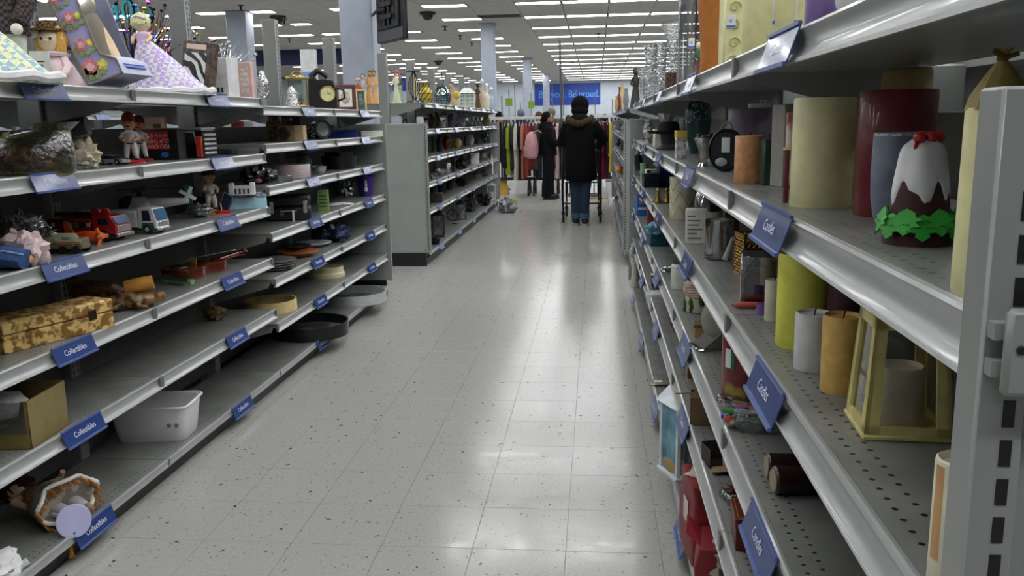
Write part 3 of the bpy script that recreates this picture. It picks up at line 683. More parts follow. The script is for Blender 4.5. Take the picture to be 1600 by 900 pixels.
# dark plaid doll in cream pantaloons, behind
p = base(16, 0, Z1, 0, -1.93); t = thing('cloth_doll', 'tall cloth doll in black plaid coat and cream pantaloons behind the checked crochet skirt', 'doll', p)
part('coat', MB(M('#26262a', .9, c2='#4a3f3c', pat='check', ps=90, bump=.3)).lathe([(0, .17), (.09, .17), (.085, .25), (.055, .36), (.03, .4), (0, .4)], 20, sy=.7), t)
for e in (-1, 1):
    part('leg', MB(M('#c9c3b2', .9, bump=.4)).tube([(e * .04, 0, .2), (e * .045, -.01, .1), (e * .05, -.03, .03)], [.035, .03, .026], 10).ball((e * .05, -.05, .03), (.028, .04, .028), 10, 7), t)
    part('sleeve', MB(M('#26262a', .9, c2='#4a3f3c', pat='check', ps=90)).tube([(e * .05, 0, .36), (e * .11, -.02, .27), (e * .1, -.06, .2)], [.03, .03, .026], 10).mat(M('#cdc6b4', .9)).ball((e * .1, -.075, .18), .018, 10, 7), t)
h_ = part('head', MB(M('#d1b196', .7)).ball((0, 0, .45), (.05, .05, .056), 14, 10), t); part('bonnet', MB(M('#cfc9ba', .9, bump=.5)).ball((0, .012, .462), (.062, .058, .06), 14, 10, .06), h_)
# rose box
Yb = 2.92
def bp(px, py): return ony(px, py, Yb)
O = base(165, 0, Z1, 0, -1.84); O = Vector((bp(150, 133).x, Yb, Z1 - .004))
t = thing('display_box', 'tilted lavender doll box painted with pink and yellow roses, clear window on one side', 'box', O)
side = [(140, 133), (192, 114), (181, 92), (157, 84), (150, 72), (104, -40), (58, -40)]
sp = [bp(*q) - O for q in side]; dz = max(0, -min(v.z for v in sp)); sp = [v + Vector((0, 0, dz)) for v in sp]; dv = Vector((0, .2, 0))
part('side_panel', MB(M('#8f8fb5', .6, c2='#7f80a6', pat='noise', ps=9, edge=.2)).prism(sp, (0, .006, 0)), t)
part('far_panel', MB(M('#8788ac', .6)).prism([v + dv for v in sp], (0, .006, 0)), t)
part('edge_band', MB(M('#6b5f58', .6)).tube([sp[i] + Vector((0, -.002, 0)) for i in range(7)], .005, 6, True), t)
part('back_panel', MB(M('#86869f', .6)).add([sp[0], sp[6], sp[6] + dv, sp[0] + dv], [(0, 1, 2, 3)]).add([sp[0], sp[1], sp[1] + dv, sp[0] + dv], [(0, 1, 2, 3)]), t)
part('front_ledge', MB(M('#9ea2b4', .5)).add([sp[1], sp[2], sp[2] + dv, sp[1] + dv], [(0, 1, 2, 3)]).add([sp[2], sp[3], sp[3] + dv, sp[2] + dv], [(0, 1, 2, 3)]).mat(M('#4d62b0', .6)).tube([sp[1].lerp(sp[2], .5) + Vector((.004, .04, 0)), sp[1].lerp(sp[2], .5) + Vector((.004, .17, 0))], .004, 4).tube([sp[1].lerp(sp[2], .7) + Vector((.004, .03, 0)), sp[1].lerp(sp[2], .7) + Vector((.004, .17, 0))], .002, 4), t)
part('window', MB(glass('#e8eef2', .72, .06)).add([sp[3], sp[5], sp[5] + dv, sp[3] + dv], [(0, 1, 2, 3)]), t)
part('doll', MB(M('#b9a487', .8)).tube([sp[3].lerp(sp[0], .45) + dv * .5 + (sp[5] - sp[3]) * f for f in (.05, .35, .7)], [.05, .045, .03], 10).mat(M(SKIN, .5)).ball(sp[3].lerp(sp[0], .45) + dv * .5 + (sp[5] - sp[3]) * .85, .04, 12, 8), t)
for (qx, qy, s_) in ((142, 105, 1.25), (127, 70, .9), (108, 28, .9), (84, -2, .8)):
    for nm, dx, dy, cc, rr in (('rose', 0, 0, '#c96b72', .023), ('rose', 15 * s_, -4 * s_, '#d8b53c', .014), ('leaf', -8, 9, '#6d7d4e', .012), ('leaf', 11, 12, '#77875a', .012), ('leaf', 2, 15, '#6d7d4e', .011), ('leaf', 20, 6, '#77875a', .01)):
        c = bp(qx + dx, qy + dy) - O + Vector((0, -.003, dz)); rr *= s_
        pet = MB(M(cc, .6, var=.3, scale=120, bump=.3))
        n_ = 14; poly = [c + Vector((rr * (1 + .18 * sin(5 * a)) * cos(a), 0, rr * (1 + .18 * sin(5 * a)) * sin(a))) for a in [2 * pi * i / n_ for i in range(n_)]]
        pet.prism(poly, (0, .002, 0))
        if nm == 'rose': pet.mat(M('#e4a3a0' if cc[1] == 'c' else '#ecd27a', .6)).prism([c + (q - c) * .5 + Vector((0, -.002, 0)) for q in poly], (0, .002, 0))
        part(nm, pet, t)
# tinsel centrepieces on the far side of the unit
def tinsel(label, px, x, h_, cols, txt=None, n=120, seed=1):
    p = base(px, 0, Z1, 0, x); rnd = random.Random(seed); t = thing('tinsel_centerpiece', label, 'decoration', p)
    part('weight', MB(M(cols[0], .3, .8)).lathe([(0, 0), (.05, 0), (.06, .05), (.03, .08), (0, .085)], 14), t)
    mb = MB()
    for i in range(n):
        a = rnd.uniform(0, 2 * pi); e = rnd.uniform(.1, .8); l_ = h_ * rnd.uniform(.55, 1.0); d = Vector((cos(a) * sin(e), sin(a) * sin(e), cos(e)))
        mb.mat(M(rnd.choice(cols), .2, .85)); s = Vector((0, 0, .07)); q = s + d * l_ + Vector((0, 0, -.1 * l_ * sin(e)))
        mb.tube([s, s + d * l_ * .55 + Vector((0, 0, .02)), q], [.002, .0018, .0008], 4)
        if i % 3 == 0: mb.ball(q, rnd.uniform(.006, .012), 6, 4)
    part('sprays', mb, t)
    if txt:
        for s_, dx, dz, sz in txt:
            part('numeral', MB(M('#2f9fae', .4)).text(s_, sz, (dx, -.05, dz), (1, 0, 0), (0, 0, 1)).mat(M('#101214', .4)).text(s_, sz * 1.14, (dx + .003, -.046, dz - .002), (1, 0, 0), (0, 0, 1)), t)
            part('pick', MB(M('#222', .4)).tube([(0, 0, .05), (dx, -.04, dz - sz * .3)], .002, 5), t)
    return t
tinsel('black and gold tinsel birthday centrepiece with a teal 40', 214, -2.26, .46, ('#14161a', '#14161a', '#b58a2a', '#2b3f9a', '#9aa0aa'), [('40', -.01, .42, .13)], 130, 4)
tinsel('dark tinsel birthday centrepiece with a small teal 50', 243, -2.27, .44, ('#101214', '#14161a', '#7a2f6a', '#c09a34', '#3a4fae'), [('50', .0, .42, .11)], 110, 5)
tinsel('multicoloured foil centrepiece with pink star picks behind the marbled box', 303, -2.25, .34, ('#8a8f96', '#d0a23a', '#c76a9a', '#3aa79a', '#4a4f56'), None, 130, 6)
tinsel('silver tinsel spray behind the white box', 352, -2.24, .34, ('#c8ccd0', '#9ea4aa', '#e4e6e8', '#7f868c'), None, 150, 7)
def marks_dark(mb, W, D, H):
    mb.mat(M('#c9a9a0', .6)).box(-W * .7, W * .75, -D - .002, -D, H * .86, H * .95)
    mb.mat(M('#2a2a2a', .15, c2='#cfcfcf', pat='ring', ps=9, edge=.04, var=0)).box(-W * .8, W * .8, -D - .002, -D, H * .08, H * .8)
carton('boxed_ornament', 'dark box with black and white marbled window leaning behind the lavender doll', 'box', 308, 0, Z1, 52, 86, M('#39322f', .5, c2='#5a4a40', pat='noise', ps=30), .4, -.35, -1.9, marks=marks_dark, tilt=(-.1, .12, -.3))
def marks_white(mb, W, D, H):
    mb.mat(M('#1c1c1e', .5)).box(-W * .2, W * .02, -D - .001, -D, H * .16, H * .28).box(W * .2, W * .42, -D - .001, -D, H * .16, H * .28)
    mb.mat(M('#b9b8b2', .5)).box(-W, W, -D - .001, -D, H * .545, H * .555).box(-W, W, -D - .001, -D, H * .83, H * .835)
carton('white_box', 'plain white carton with two small dark marks near its foot', 'box', 353, 0, Z1, 34, 62, M('#d6d4cb', .5), .8, -.25, -1.83, marks=marks_white)
p = base(387, 0, Z1, 0, -1.84); k = mpp(p); t = thing('wall_plaque', 'pink plaque with white handwritten script standing by the white carton', 'plaque', p, -.3)
W, H = 13 * k, 58 * k
part('board', MB(M('#c99a90', .6)).box(-W, W, -.012, .012, 0, H, .002), t); part('spine', MB(M('#b98a80', .6)).box(-W - .012, -W, -.012, .012, 0, H, .002), t)
rnd = random.Random(3)
for i in range(5):
    z_ = H * (.82 - i * .14); part('script', MB(M('#e8e0da', .6)).tube([(-W * .6 + j * W * 1.2 / 14, -.013, z_ + .012 * sin(j * 1.7 + i) + .008 * rnd.uniform(-1, 1)) for j in range(15)], .0022, 5), t)
lat('crystal_figurine', 'clear crystal praying figurine beside the pink plaque', 'figurine', 412, 0, Z1, 20, 46, [('body', glass('#e3e9ec', .45, .08, .6), [(0, 0), (.8, 0), (1, .1), (.85, .4), (.95, .62), (.5, .86), (.25, 1), (0, 1)], 10)], x=-1.80)
# --- top shelf, further sections
lat('crystal_ornament', 'small clear crystal bell in front of the brass anniversary clock', 'ornament', 457, 0, C1, 22, 34, [('body', glass('#e6ecee', .45, .08, .6), [(0, 0), (1, 0), (.95, .2), (.7, .5), (.55, .8), (.3, .95), (0, 1)], 10)], x=-1.74)
p = base(467, 0, C1, 0, -1.84); k = mpp(p); t = thing('anniversary_clock', 'brass anniversary clock with glass sides and domed handle', 'clock', p, .3); W = 17 * k; H = 52 * k; br = M('#b59a58', .25, .9)
part('base', MB(br).box(-W, W, -W, W, 0, H * .1, .003).box(-W * .85, W * .85, -W * .85, W * .85, H * .1, H * .14, .003), t)
part('top', MB(br).box(-W, W, -W, W, H * .88, H * .95, .003).lathe([(W * .7, H * .95), (W * .5, H), (0, H * 1.02)], 16), t)
for a in (-1, 1):
    for b in (-1, 1): part('post', MB(br).tube([(a * W * .85, b * W * .85, H * .12), (a * W * .85, b * W * .85, H * .9)], .0045, 8), t)
for i in range(4): part('pane', MB(glass('#e6ecec', .85)).tf(R(i * pi / 2)).box(-W * .8, W * .8, -W * .86, -W * .85, H * .14, H * .88), t)
d_ = part('dial', MB(M('#d8d0b4', .4)).tf(R(0, pi / 2, 0, (0, -W * .2, H * .62))).lathe([(0, 0), (W * .55, 0), (W * .55, .006), (0, .006)], 20), t)
part('pendulum', MB(br).tube([(0, 0, H * .55), (0, 0, H * .3)], .002, 6).lathe([(W * .5, H * .26), (W * .5, H * .3)], 14).ball((W * .3, 0, H * .2), W * .14, 8, 6).ball((-W * .3, 0, H * .2), W * .14, 8, 6), t)
part('handle', MB(br).tube([(W * .5 * cos(a), 0, H * 1.0 + W * .4 * sin(a)) for a in [i * pi / 8 for i in range(9)]], .003, 6), t)
p = base(506, 0, C1, 0, -1.83); k = mpp(p); t = thing('novelty_clock', 'black novelty clock shaped like a ewer with curled handle and cream dial', 'clock', p, .25); W = 22 * k; H = 62 * k
part('body', MB(M('#161415', .35)).prism([(-W, -.03, 0), (W * .95, -.03, 0), (W, -.03, H * .45), (W * .75, -.03, H * .72), (W * .1, -.03, H * .76), (-W * .2, -.03, H * .74), (-W * .95, -.03, H * .78)], (0, .06, 0)), t)
part('spout', MB(M('#161415', .35)).tube([(-W * .6, 0, H * .72), (-W * .7, 0, H * .86), (-W * .3, 0, H * .97), (W * .1, 0, H * .9), (W * .4, 0, H * .82)], [.03, .024, .02, .018, .02], 10), t)
part('handle', MB(M('#161415', .35)).tube([(W, 0, H * .55), (W * 1.45, 0, H * .5), (W * 1.5, 0, H * .3), (W, 0, H * .22)], .008, 8), t)
d_ = part('dial', MB(M('#c9b98c', .5)).tf(R(0, pi / 2, 0, (W * .35, -.03, H * .4))).lathe([(0, 0), (W * .5, 0), (W * .5, .004), (0, .004)], 24), t)
part('rim', MB(M('#8a7440', .3, .8)).tf(R(0, pi / 2, 0, (W * .35, -.034, H * .4))).tube([(W * .52 * cos(a), W * .52 * sin(a), 0) for a in [i * pi / 12 for i in range(24)]], .004, 6, True), d_)
part('hands', MB(M('#111', .5)).box(W * .34, W * .36, -.0365, -.0355, H * .4, H * .5).box(W * .35, W * .55, -.0365, -.0355, H * .395, H * .405), d_)
def framed(label, px, z, w_, h_, fc, mc, x, rz=.2, pic='#b9a06c', py=0, fw=.18, tiltx=-.12):
    p = base(px, py, z, 0, x); k = mpp(p); W = w_ * k / 2; H = h_ * k; b = W * fw * 2
    t = thing('framed_picture', label, 'picture', p + Vector((0, 0, .002)), 0, rot=(tiltx, 0, rz)); fm = M(fc, .35, var=.15)
    for q in ((-W, W, 0, b), (-W, W, H - b, H), (-W, -W + b, b, H - b), (W - b, W, b, H - b)): part('moulding', MB(fm).box(q[0], q[1], -.012, .012, q[2], q[3], .003), t)
    m_ = part('mat_board', MB(M(mc, .7)).box(-W + b * .9, W - b * .9, -.004, .002, b * .9, H - b * .9), t)
    part('picture', MB(M(pic, .6, c2='#6f7a86', pat='noise', ps=40, edge=.15)).ball((0, -.005, H * .52), (W * .45, .002, H * .25), 14, 8), m_)
    return t
framed('mahogany picture frame with cream mat and a painted hat scene', 541, C1, 32, 40, '#4a1e1c', '#d8d0bc', -1.80, .25)
framed('small gilt upright frame next to the mahogany frame', 565, C1, 17, 34, '#b8a468', '#3c4a44', -1.78, .3, '#20282a')
lat('glass_ball', 'shiny blue glass ball on the far side of the top shelf', 'ornament', 536, 0, Z1, 20, 30, [('globe', M('#2a5fc0', .12, coat=.5), EGG, 24), ('stand', M('#d8d8dc', .4), [(.5, -.0), (.55, 0), (.55, .06), (.4, .09), (0, .09)], 16)], x=-2.16)
figure('lady_figurine', 'tiny porcelain lady with a broad pink hat at the end of the top shelf', 561, 0, MZ[0], 14, 40, '#a04a3a', hat='#c98fa4', x=-2.24)
figure('lady_figurine', 'slim porcelain lady in pale lavender beside the tan couple', 569, 0, MZ[0], 10, 48, '#a9a4b6', x=-2.25, hair='#3a5048')
figure('couple_figurine', 'tan carved figurine leaning left, one of the embracing pair', 578, 0, MZ[0], 13, 52, '#b98d55', skin='#b08850', hair='#3a2a20', x=-2.2, lean=.4)
figure('couple_figurine', 'tan carved figurine leaning right, one of the embracing pair', 588, 0, MZ[0], 13, 54, '#c29a64', skin='#b08850', hair='#4a3020', x=-2.2, lean=-.4)
p = base(487, 0, C1, 0, -2.28); k = mpp(p)
def marks_wave(mb, W, D, H): mb.mat(M('#5f86b8', .6)).box(-W, W, -D - .001, -D, H * .52, H * .62).mat(M('#c8b9a4', .6)).box(-W, W, -D - .001, -D, H * .42, H * .5)
carton('tall_carton', 'tall white carton with blue and tan wave bands behind the brass clock', 'box', 487, 0, Z1, 23, 88, M('#c9c9c6', .6), .6, .1, -2.25, marks=marks_wave)
# --- second shelf
p = base(45, 276, Z2, .1); k = mpp(p); t = thing('gift_bag', 'clear yellow cellophane bag of brown wooden roses', 'bag', p)
rnd = random.Random(11)
for i in range(48):
    a = rnd.uniform(0, 2 * pi); rr = rnd.uniform(0, .11); part('wooden_rose', MB(M(rnd.choice(('#4a2a12', '#5c3818', '#3c220e', '#6e4820')), .6, bump=.4)).ball((rr * cos(a), rr * .7 * sin(a) - .01, rnd.uniform(.02, .07)), (.016, .016, .014), 10, 7, .2, i), t)
part('cellophane', MB(glass('#d9cf94', .9, .28, .3)).loft([ell((0, 0, .003), .15, .1), ell((0, 0, .06), .155, .105), ell((.03, .0, .11), .12, .07), ell((.08, .02, .135), .06, .04), ell((.1, .02, .16), .075, .03)]), t)
p = base(85, 225, Z2, 0, -1.9); t = thing('ribbed_tube', 'dark ribbed plastic tube lying tilted on the cellophane bag', 'tube', Vector((p.x, p.y, Z2 + .12)), .25)
part('body', MB(M('#23242a', .2, coat=.4)).tf(R(0, 0, pi / 2 - .2)).lathe([(0, -.13)] + [(.034 + .003 * (i % 2), -.13 + i * .26 / 24) for i in range(25)] + [(0, .13)], 18), t)
part('cap', MB(M('#b8b26a', .5)).tf(R(0, 0, pi / 2 - .2)).lathe([(0, -.16), (.037, -.16), (.037, -.12), (0, -.12)], 18), t)
def plush(t, W, D, H):
    part('lace_skirt', MB(M('#cfc6b4', .9, bump=.7, scale=90)).ball((W * .2, -D * .4, H * .25), (W * .7, D * .6, H * .25), 18, 10, .35, 5), t)
    part('red_bodice', MB(M('#6e1c28', .9)).ball((-W * .2, -D * .5, H * .55), (W * .4, D * .5, H * .3), 14, 9, .15, 6), t)
    part('veil', MB(M('#c9bfae', .9, bump=.5)).ball((W * .55, 0, H * .7), (W * .2, D * .3, H * .35), 12, 9, .2, 8), t)
blob('rag_doll', 'slumped rag doll in white lace and dark red beside the cellophane bag', 'doll', 128, 264, Z2, 56, 46, M('#bdb29c', .9, bump=.6), .3, .7, seed=3, extra=plush)
def toy_car(label, px, py, z, L_, col, rz=0, glassc='#15181c', cat='toy car', name='toy_car'):
    p = base(px, py, z, .05); k = mpp(p); l = L_ * k / 2; t = thing(name, label, cat, p, rz); r = l * .2; bm_ = M(col, .25, .3, coat=.5)
    part('body', MB(bm_).prism([(-l, -l * .42, r * .7), (l, -l * .42, r * .7), (l, -l * .42, r * 1.7), (l * .45, -l * .42, r * 2.0), (-l * .9, -l * .42, r * 2.1), (-l, -l * .42, r * 1.6)], (0, l * .84, 0)), t)
    part('cabin', MB(M(glassc, .1)).loft([[(-l * .75, -l * .38, r * 2.05), (l * .42, -l * .38, r * 2.0), (l * .42, l * .38, r * 2.0), (-l * .75, l * .38, r * 2.05)], [(-l * .55, -l * .3, r * 3.1), (l * .12, -l * .3, r * 3.1), (l * .12, l * .3, r * 3.1), (-l * .55, l * .3, r * 3.1)]]).mat(bm_).box(-l * .56, l * .13, -l * .31, l * .31, r * 3.08, r * 3.22, .001), t)
    for a in (-.62, .62):
        for b in (-1, 1):
            w_ = part('wheel', MB(M('#121212', .7)).tf(R(0, pi / 2, 0, (a * l, b * l * .42, r))).lathe([(0, -l * .07), (r, -l * .07), (r, l * .07), (0, l * .07)], 14), t)
            part('hub', MB(M('#a8a8a8', .3, .6)).tf(R(0, pi / 2, 0, (a * l, b * l * .42, r))).lathe([(0, -l * .075), (r * .5, -l * .075), (r * .5, l * .075), (0, l * .075)], 10), w_)
    part('bumper', MB(M('#c9cbcd', .2, .8)).box(l, l * 1.05, -l * .42, l * .42, r * .7, r * 1.2, .001).box(l * .98, l * 1.02, -l * .36, -l * .2, r * 1.25, r * 1.6).box(l * .98, l * 1.02, l * .2, l * .36, r * 1.25, r * 1.6), t)
    return t
toy_car('silver and black toy car parked between the rag doll and bobbleheads', 178, 258, Z2, 46, '#8d9094', -.15)
def bobble(label, px, py, z, h_, cap, base_c, uni='#d6d2c8', x=None, rz=.3, skin='#b98562', tall=False):
    p = base(px, py, z, .03, x); k = mpp(p); H = h_ * k; t = thing('bobblehead', label, 'bobblehead', p, rz)
    part('plinth', MB(M(base_c, .3)).lathe([(0, 0), (H * .24, 0), (H * .24, H * .05), (H * .21, H * .07), (0, H * .07)], 20), t); um_ = M(uni, .5)
    for e in (-1, 1):
        part('leg', MB(um_).tube([(e * H * .055, 0, H * .4), (e * H * .08, -H * .02, H * .22), (e * H * .1, 0, H * .1)], [H * .065, H * .055, H * .04], 10).mat(M('#1c1c20', .5)).ball((e * H * .1, -H * .03, H * .09), (H * .045, H * .08, H * .03), 10, 6), t)
        part('arm', MB(um_).tube([(e * H * .1, 0, H * .6), (e * H * .17, -H * .04, H * .5)], [H * .045, H * .04], 8).mat(M(skin, .5)).tube([(e * H * .17, -H * .04, H * .5), (e * H * .1, -H * .13, H * .46)], [H * .033, H * .03], 8).ball((e * H * .09, -H * .14, H * .46), H * .036, 8, 6), t)
    part('jersey', MB(um_).lathe([(0, H * .38), (H * .1, H * .38), (H * .105, H * .5), (H * .13, H * .6), (H * .06, H * .66), (0, H * .66)], 16, sy=.75).mat(M('#1c2233', .5)).lathe([(H * .104, H * .385), (H * .104, H * .41)], 16, sy=.76), t)
    h_ = part('head', MB(M(skin, .45)).ball((0, 0, H * .79), (H * .12, H * .12, H * .14), 16, 12).ball((0, -H * .13, H * .77), (H * .02, H * .025, H * .03), 8, 6).ball((H * .12, 0, H * .78), H * .03, 8, 5).ball((-H * .12, 0, H * .78), H * .03, 8, 5), t)
    part('face_detail', MB(M('#1b1411', .5)).ball((H * .045, -H * .108, H * .81), H * .015, 6, 4).ball((-H * .045, -H * .108, H * .81), H * .015, 6, 4).ball((0, -H * .115, H * .735), (H * .04, H * .012, H * .012), 8, 4), h_)
    part('cap', MB(M(cap, .6)).ball((0, H * .01, H * .87), (H * .128, H * .13, H * (.13 if not tall else .16)), 16, 8).box(-H * .09, H * .09, -H * .23, -H * .08, H * .855, H * .87, .002), h_)
    return t
bobble('baseball bobblehead in white uniform and red pointed cap on a red stand', 207, 256, Z2, 78, '#6e1a22', '#a02028', tall=True)
bobble('baseball bobblehead with dark red cap stepping out behind its twin', 222, 246, Z2, 72, '#5a1a20', '#7a2026', x=-1.9, skin='#a87650')
def marks_wings(mb, W, D, H):
    mb.mat(M('#a81c22', .5)).box(-W * .72, W * .5, -D - .001, -D, H * .36, H * .96)
    mb.mat(M('#e6e2da', .5, var=0))
    for s_, zz in (("YOU CAN'T", .46), ('CLIP THESE', .64), ('W I N G S', .82)): mb.text(s_, H * .17, (-W * .11, -D - .0016, H * zz), (-1, 0, 0), (0, 0, -1), sx=.95)
    mb.mat(M('#24509a', .5)).ball((W * .25, -D - .001, H * .18), (W * .22, .001, H * .1), 10, 6)
carton('toy_box', 'black toy box with upside-down red and white wings lettering', 'box', 258, 250, Z2, 58, 46, M('#121214', .35), .5, .06, marks=marks_wings)
p = base(308, 247, Z2, .06); k = mpp(p); W, H = 24 * k, 46 * k; t = thing('boxed_truck', 'black boxed toy truck with white roof rack and orange side strip', 'toy', p, -.1)
part('body', MB(M('#131316', .3)).box(-W, W, -.06, .06, 0, H * .9, .004), t)
part('roof_rack', MB(M('#a8aaaa', .4)).box(-W, W * .98, -.06, .06, H * .94, H, .002).box(-W * .9, -W * .8, -.05, .05, H * .88, H * .95).box(W * .8, W * .9, -.05, .05, H * .88, H * .95), t)
part('windshield', MB(M('#27303c', .1)).box(-W * .85, W * .5, -.064, -.058, H * .5, H * .84, .003), t)
part('window_trim', MB(M('#b8babc', .3)).tube([(-W * .9, -.063, H * .48), (-W * .8, -.063, H * .86), (W * .45, -.063, H * .86), (W * .55, -.063, H * .48)], .003, 6), t)
part('side_strip', MB(M('#c4402a', .5)).box(W * .55, W * .95, -.068, -.055, H * .02, H * .72, .002), t)
for i in range(5): part('grille_bar', MB(M('#c0c2c2', .3, .5)).box(W * 1.0, W * 1.08, -.05, .05, H * (.12 + i * .15), H * (.2 + i * .15), .002), t)
t = framed('small silver photo frame lying flat near the section end', 378, Z2 + .012, 44, 36, '#3a3a3c', '#9a9a98', -1.8, 1.2, '#55585c', tiltx=-1.5)
# second shelf, further sections
def leafy(t, W, D, H): part('band', MB(M('#6a5a34', .5, bump=.5)).lathe([(W * .8, H * .72), (W * .86, H * .75), (W * .8, H * .8)], 18), t)
lat('camouflage_vase', 'dark tall vase in leafy brown camouflage pattern', 'vase', 430, 218, C2, 26, 42, [('body', M('#3b3525', .5, c2='#7a6a40', pat='noise', ps=45, edge=.08), BELLY, 20), ('collar', M('#5a4628', .4), [(.6, .88), (.74, .9), (.7, .97), (.5, .99), (0, .99)], 16)])
p = base(457, 218, C2, .05, -1.775); k = mpp(p); W, H = 20 * k, 25 * k; t = thing('box_camera', 'brown leather box camera with round lens', 'camera', p, .15)
part('body', MB(M('#8a7458', .6)).box(-W, W, -.05, .05, 0, H, .004), t)
l_ = part('lens', MB(M('#26221e', .3)).tf(R(0, pi / 2, 0, (-W * .45, -.05, H * .5))).lathe([(0, 0), (W * .5, 0), (W * .5, .012), (W * .36, .016), (0, .01)], 20), t)
part('lens_ring', MB(M('#6a6258', .3, .7)).tf(R(0, pi / 2, 0, (-W * .45, -.062, H * .5))).tube([(W * .42 * cos(a), W * .42 * sin(a), 0) for a in [i * pi / 9 for i in range(18)]], .003, 6, True), l_)
part('side_flap', MB(M('#a58d6c', .6)).box(W * .3, W * 1.02, -.053, .05, H * .02, H * .98, .003), t)
carton('red_case', 'dark red case with white crest standing behind the box camera', 'case', 455, 0, C2, 32, 38, M('#4a1a1e', .5), .25, 0, -1.96, marks=lambda mb, W, D, H: mb.mat(M('#c9c2b8', .5)).lathe([(0, H * .8), (W * .2, H * .8), (0, H * .95)], 10, (W * .2, -D, 0)))
lat('wood_canister', 'turned orange wood canister behind the box camera', 'canister', 478, 0, C2, 20, 44, [('body', M('#6e3c1e', .4, c2='#8a5228', pat='stripe', ps=20, edge=.3), CUP, 20), ('lid', M('#7a4422', .4), [(0, .98), (1.02, .98), (1.02, 1.05), (.3, 1.08), (.2, 1.15), (0, 1.16)], 20)], x=-1.94)
blob('crystal_ornament', 'small silver and black crystal ornament beside the box camera', 'ornament', 485, 217, C2, 15, 22, M('#8e9092', .15, .6, c2='#16181a', pat='spot', ps=70), .25, .6, x=-1.73, seed=9)
p = base(503, 217, C2, .04, -1.86); k = mpp(p); H = 30 * k; t = thing('plate_clock', 'round teal-rimmed plate clock with pale blue face', 'clock', p, .9)
part('rim', MB(M('#3d5a58', .3)).tf(R(0, pi / 2 - .15, 0, (0, 0, H * .5))).lathe([(0, 0), (H * .36, 0), (H * .5, .012), (H * .5, .022), (H * .4, .014), (0, .012)], 28), t)
part('face', MB(M('#b9cdd8', .3)).tf(R(0, pi / 2 - .15, 0, (0, -.013, H * .5))).lathe([(0, 0), (H * .36, 0), (H * .36, .004), (0, .004)], 24), t)
part('back_case', MB(M('#28403c', .4)).box(-H * .4, H * .4, .01, .07, 0, H * .8, .006), t)
carton('game_box', 'flat royal blue game box lying on the second shelf', 'box', 532, 213, C2, 46, 11, M('#1c2f86', .4), .7, .5, lid=M('#20368f', .4))
carton('book', 'cream flat book at the far end beside the blue game box', 'book', 579, 211, C2, 34, 9, M('#c9c3ae', .6), .6, .5, lid=M('#d2ccb8', .5))
# mugs on the far side, seen through the gap
for i, (px, c_, c2_, lb) in enumerate(((322, '#c9c8c4', '#202022', 'black and white checked mug in the gap under the top shelf'), (338, '#b9b8a8', None, 'cream mug with faded print in the gap next to the checked mug'), (352, '#c4c6c6', None, 'plain white mug with big handle in the gap'), (372, '#6a1c20', None, 'dark red mug in the gap under the top shelf'), (388, '#cfc8c0', None, 'white mug with a thin handle beyond the dark red mug'))):
    q = al(px, -2.2, Z2); mug(lb, (q.x, q.y, Z2 - .004), c_, .045, .17, -.5, c2_)
q = al(250, -2.22, Z2); carton('gift_pack', 'clear pink gift pack glimpsed in the gap behind the wings box', 'box', 245, 0, Z2, 34, 60, M('#b08a7e', .3), .5, .1, -2.2, marks=lambda mb, W, D, H: mb.mat(M('#4a4640', .6)).box(W * .1, W * .8, -D - .001, -D, H * .62, H * .82))
# --- third shelf
blob('plastic_bag', 'crumpled clear plastic bag of dark toys at the edge of the third shelf', 'bag', 36, 388, Z3, 90, 62, glass('#b9bec2', .55, .12, .8), .3, .7, x=-1.9, seed=12, extra=lambda t, W, D, H: part('contents', MB(M('#2c2a2c', .7)).ball((-W * .1, 0, H * .4), (W * .7, D * .7, H * .36), 16, 10, .3, 4).mat(M('#7a2a20', .6)).ball((W * .2, -D * .4, H * .7), (W * .2, D * .2, H * .15), 10, 6), t))
def babydoll(t, W, D, H):
    for e in (-1, 1): part('foot', MB(M('#b98a6a', .6)).ball((W * (.3 + .3 * e), -D * .9, H * .28), (W * .24, D * .3, H * .16), 12, 8), t)
    part('cuff', MB(M('#b7a6a4', .9, bump=.5)).ball((W * .6, -D * .5, H * .5), (W * .4, D * .5, H * .4), 14, 9, .25, 3), t)
blob('baby_doll', 'lying baby doll in pale pink ruffled clothes with bare feet', 'doll', 38, 424, Z3, 76, 54, M('#b3a09e', .9, bump=.5), .28, .6, seed=7, extra=babydoll)
p = base(14, 436, Z3, .04); t = thing('jeans_leg', 'folded blue denim doll jeans hanging over the shelf lip', 'clothing', p, .5)
part('denim', MB(M('#33486e', .9, bump=.5, scale=90)).tube([(-.12, .02, .035), (0, 0, .04), (.05, -.02, .03)], [.04, .042, .036], 12, flat=(.8, 1.2)), t); part('seam', MB(M('#8a99b8', .9)).tube([(-.12, -.02, .06), (0, -.045, .062), (.05, -.06, .05)], .002, 5), t)
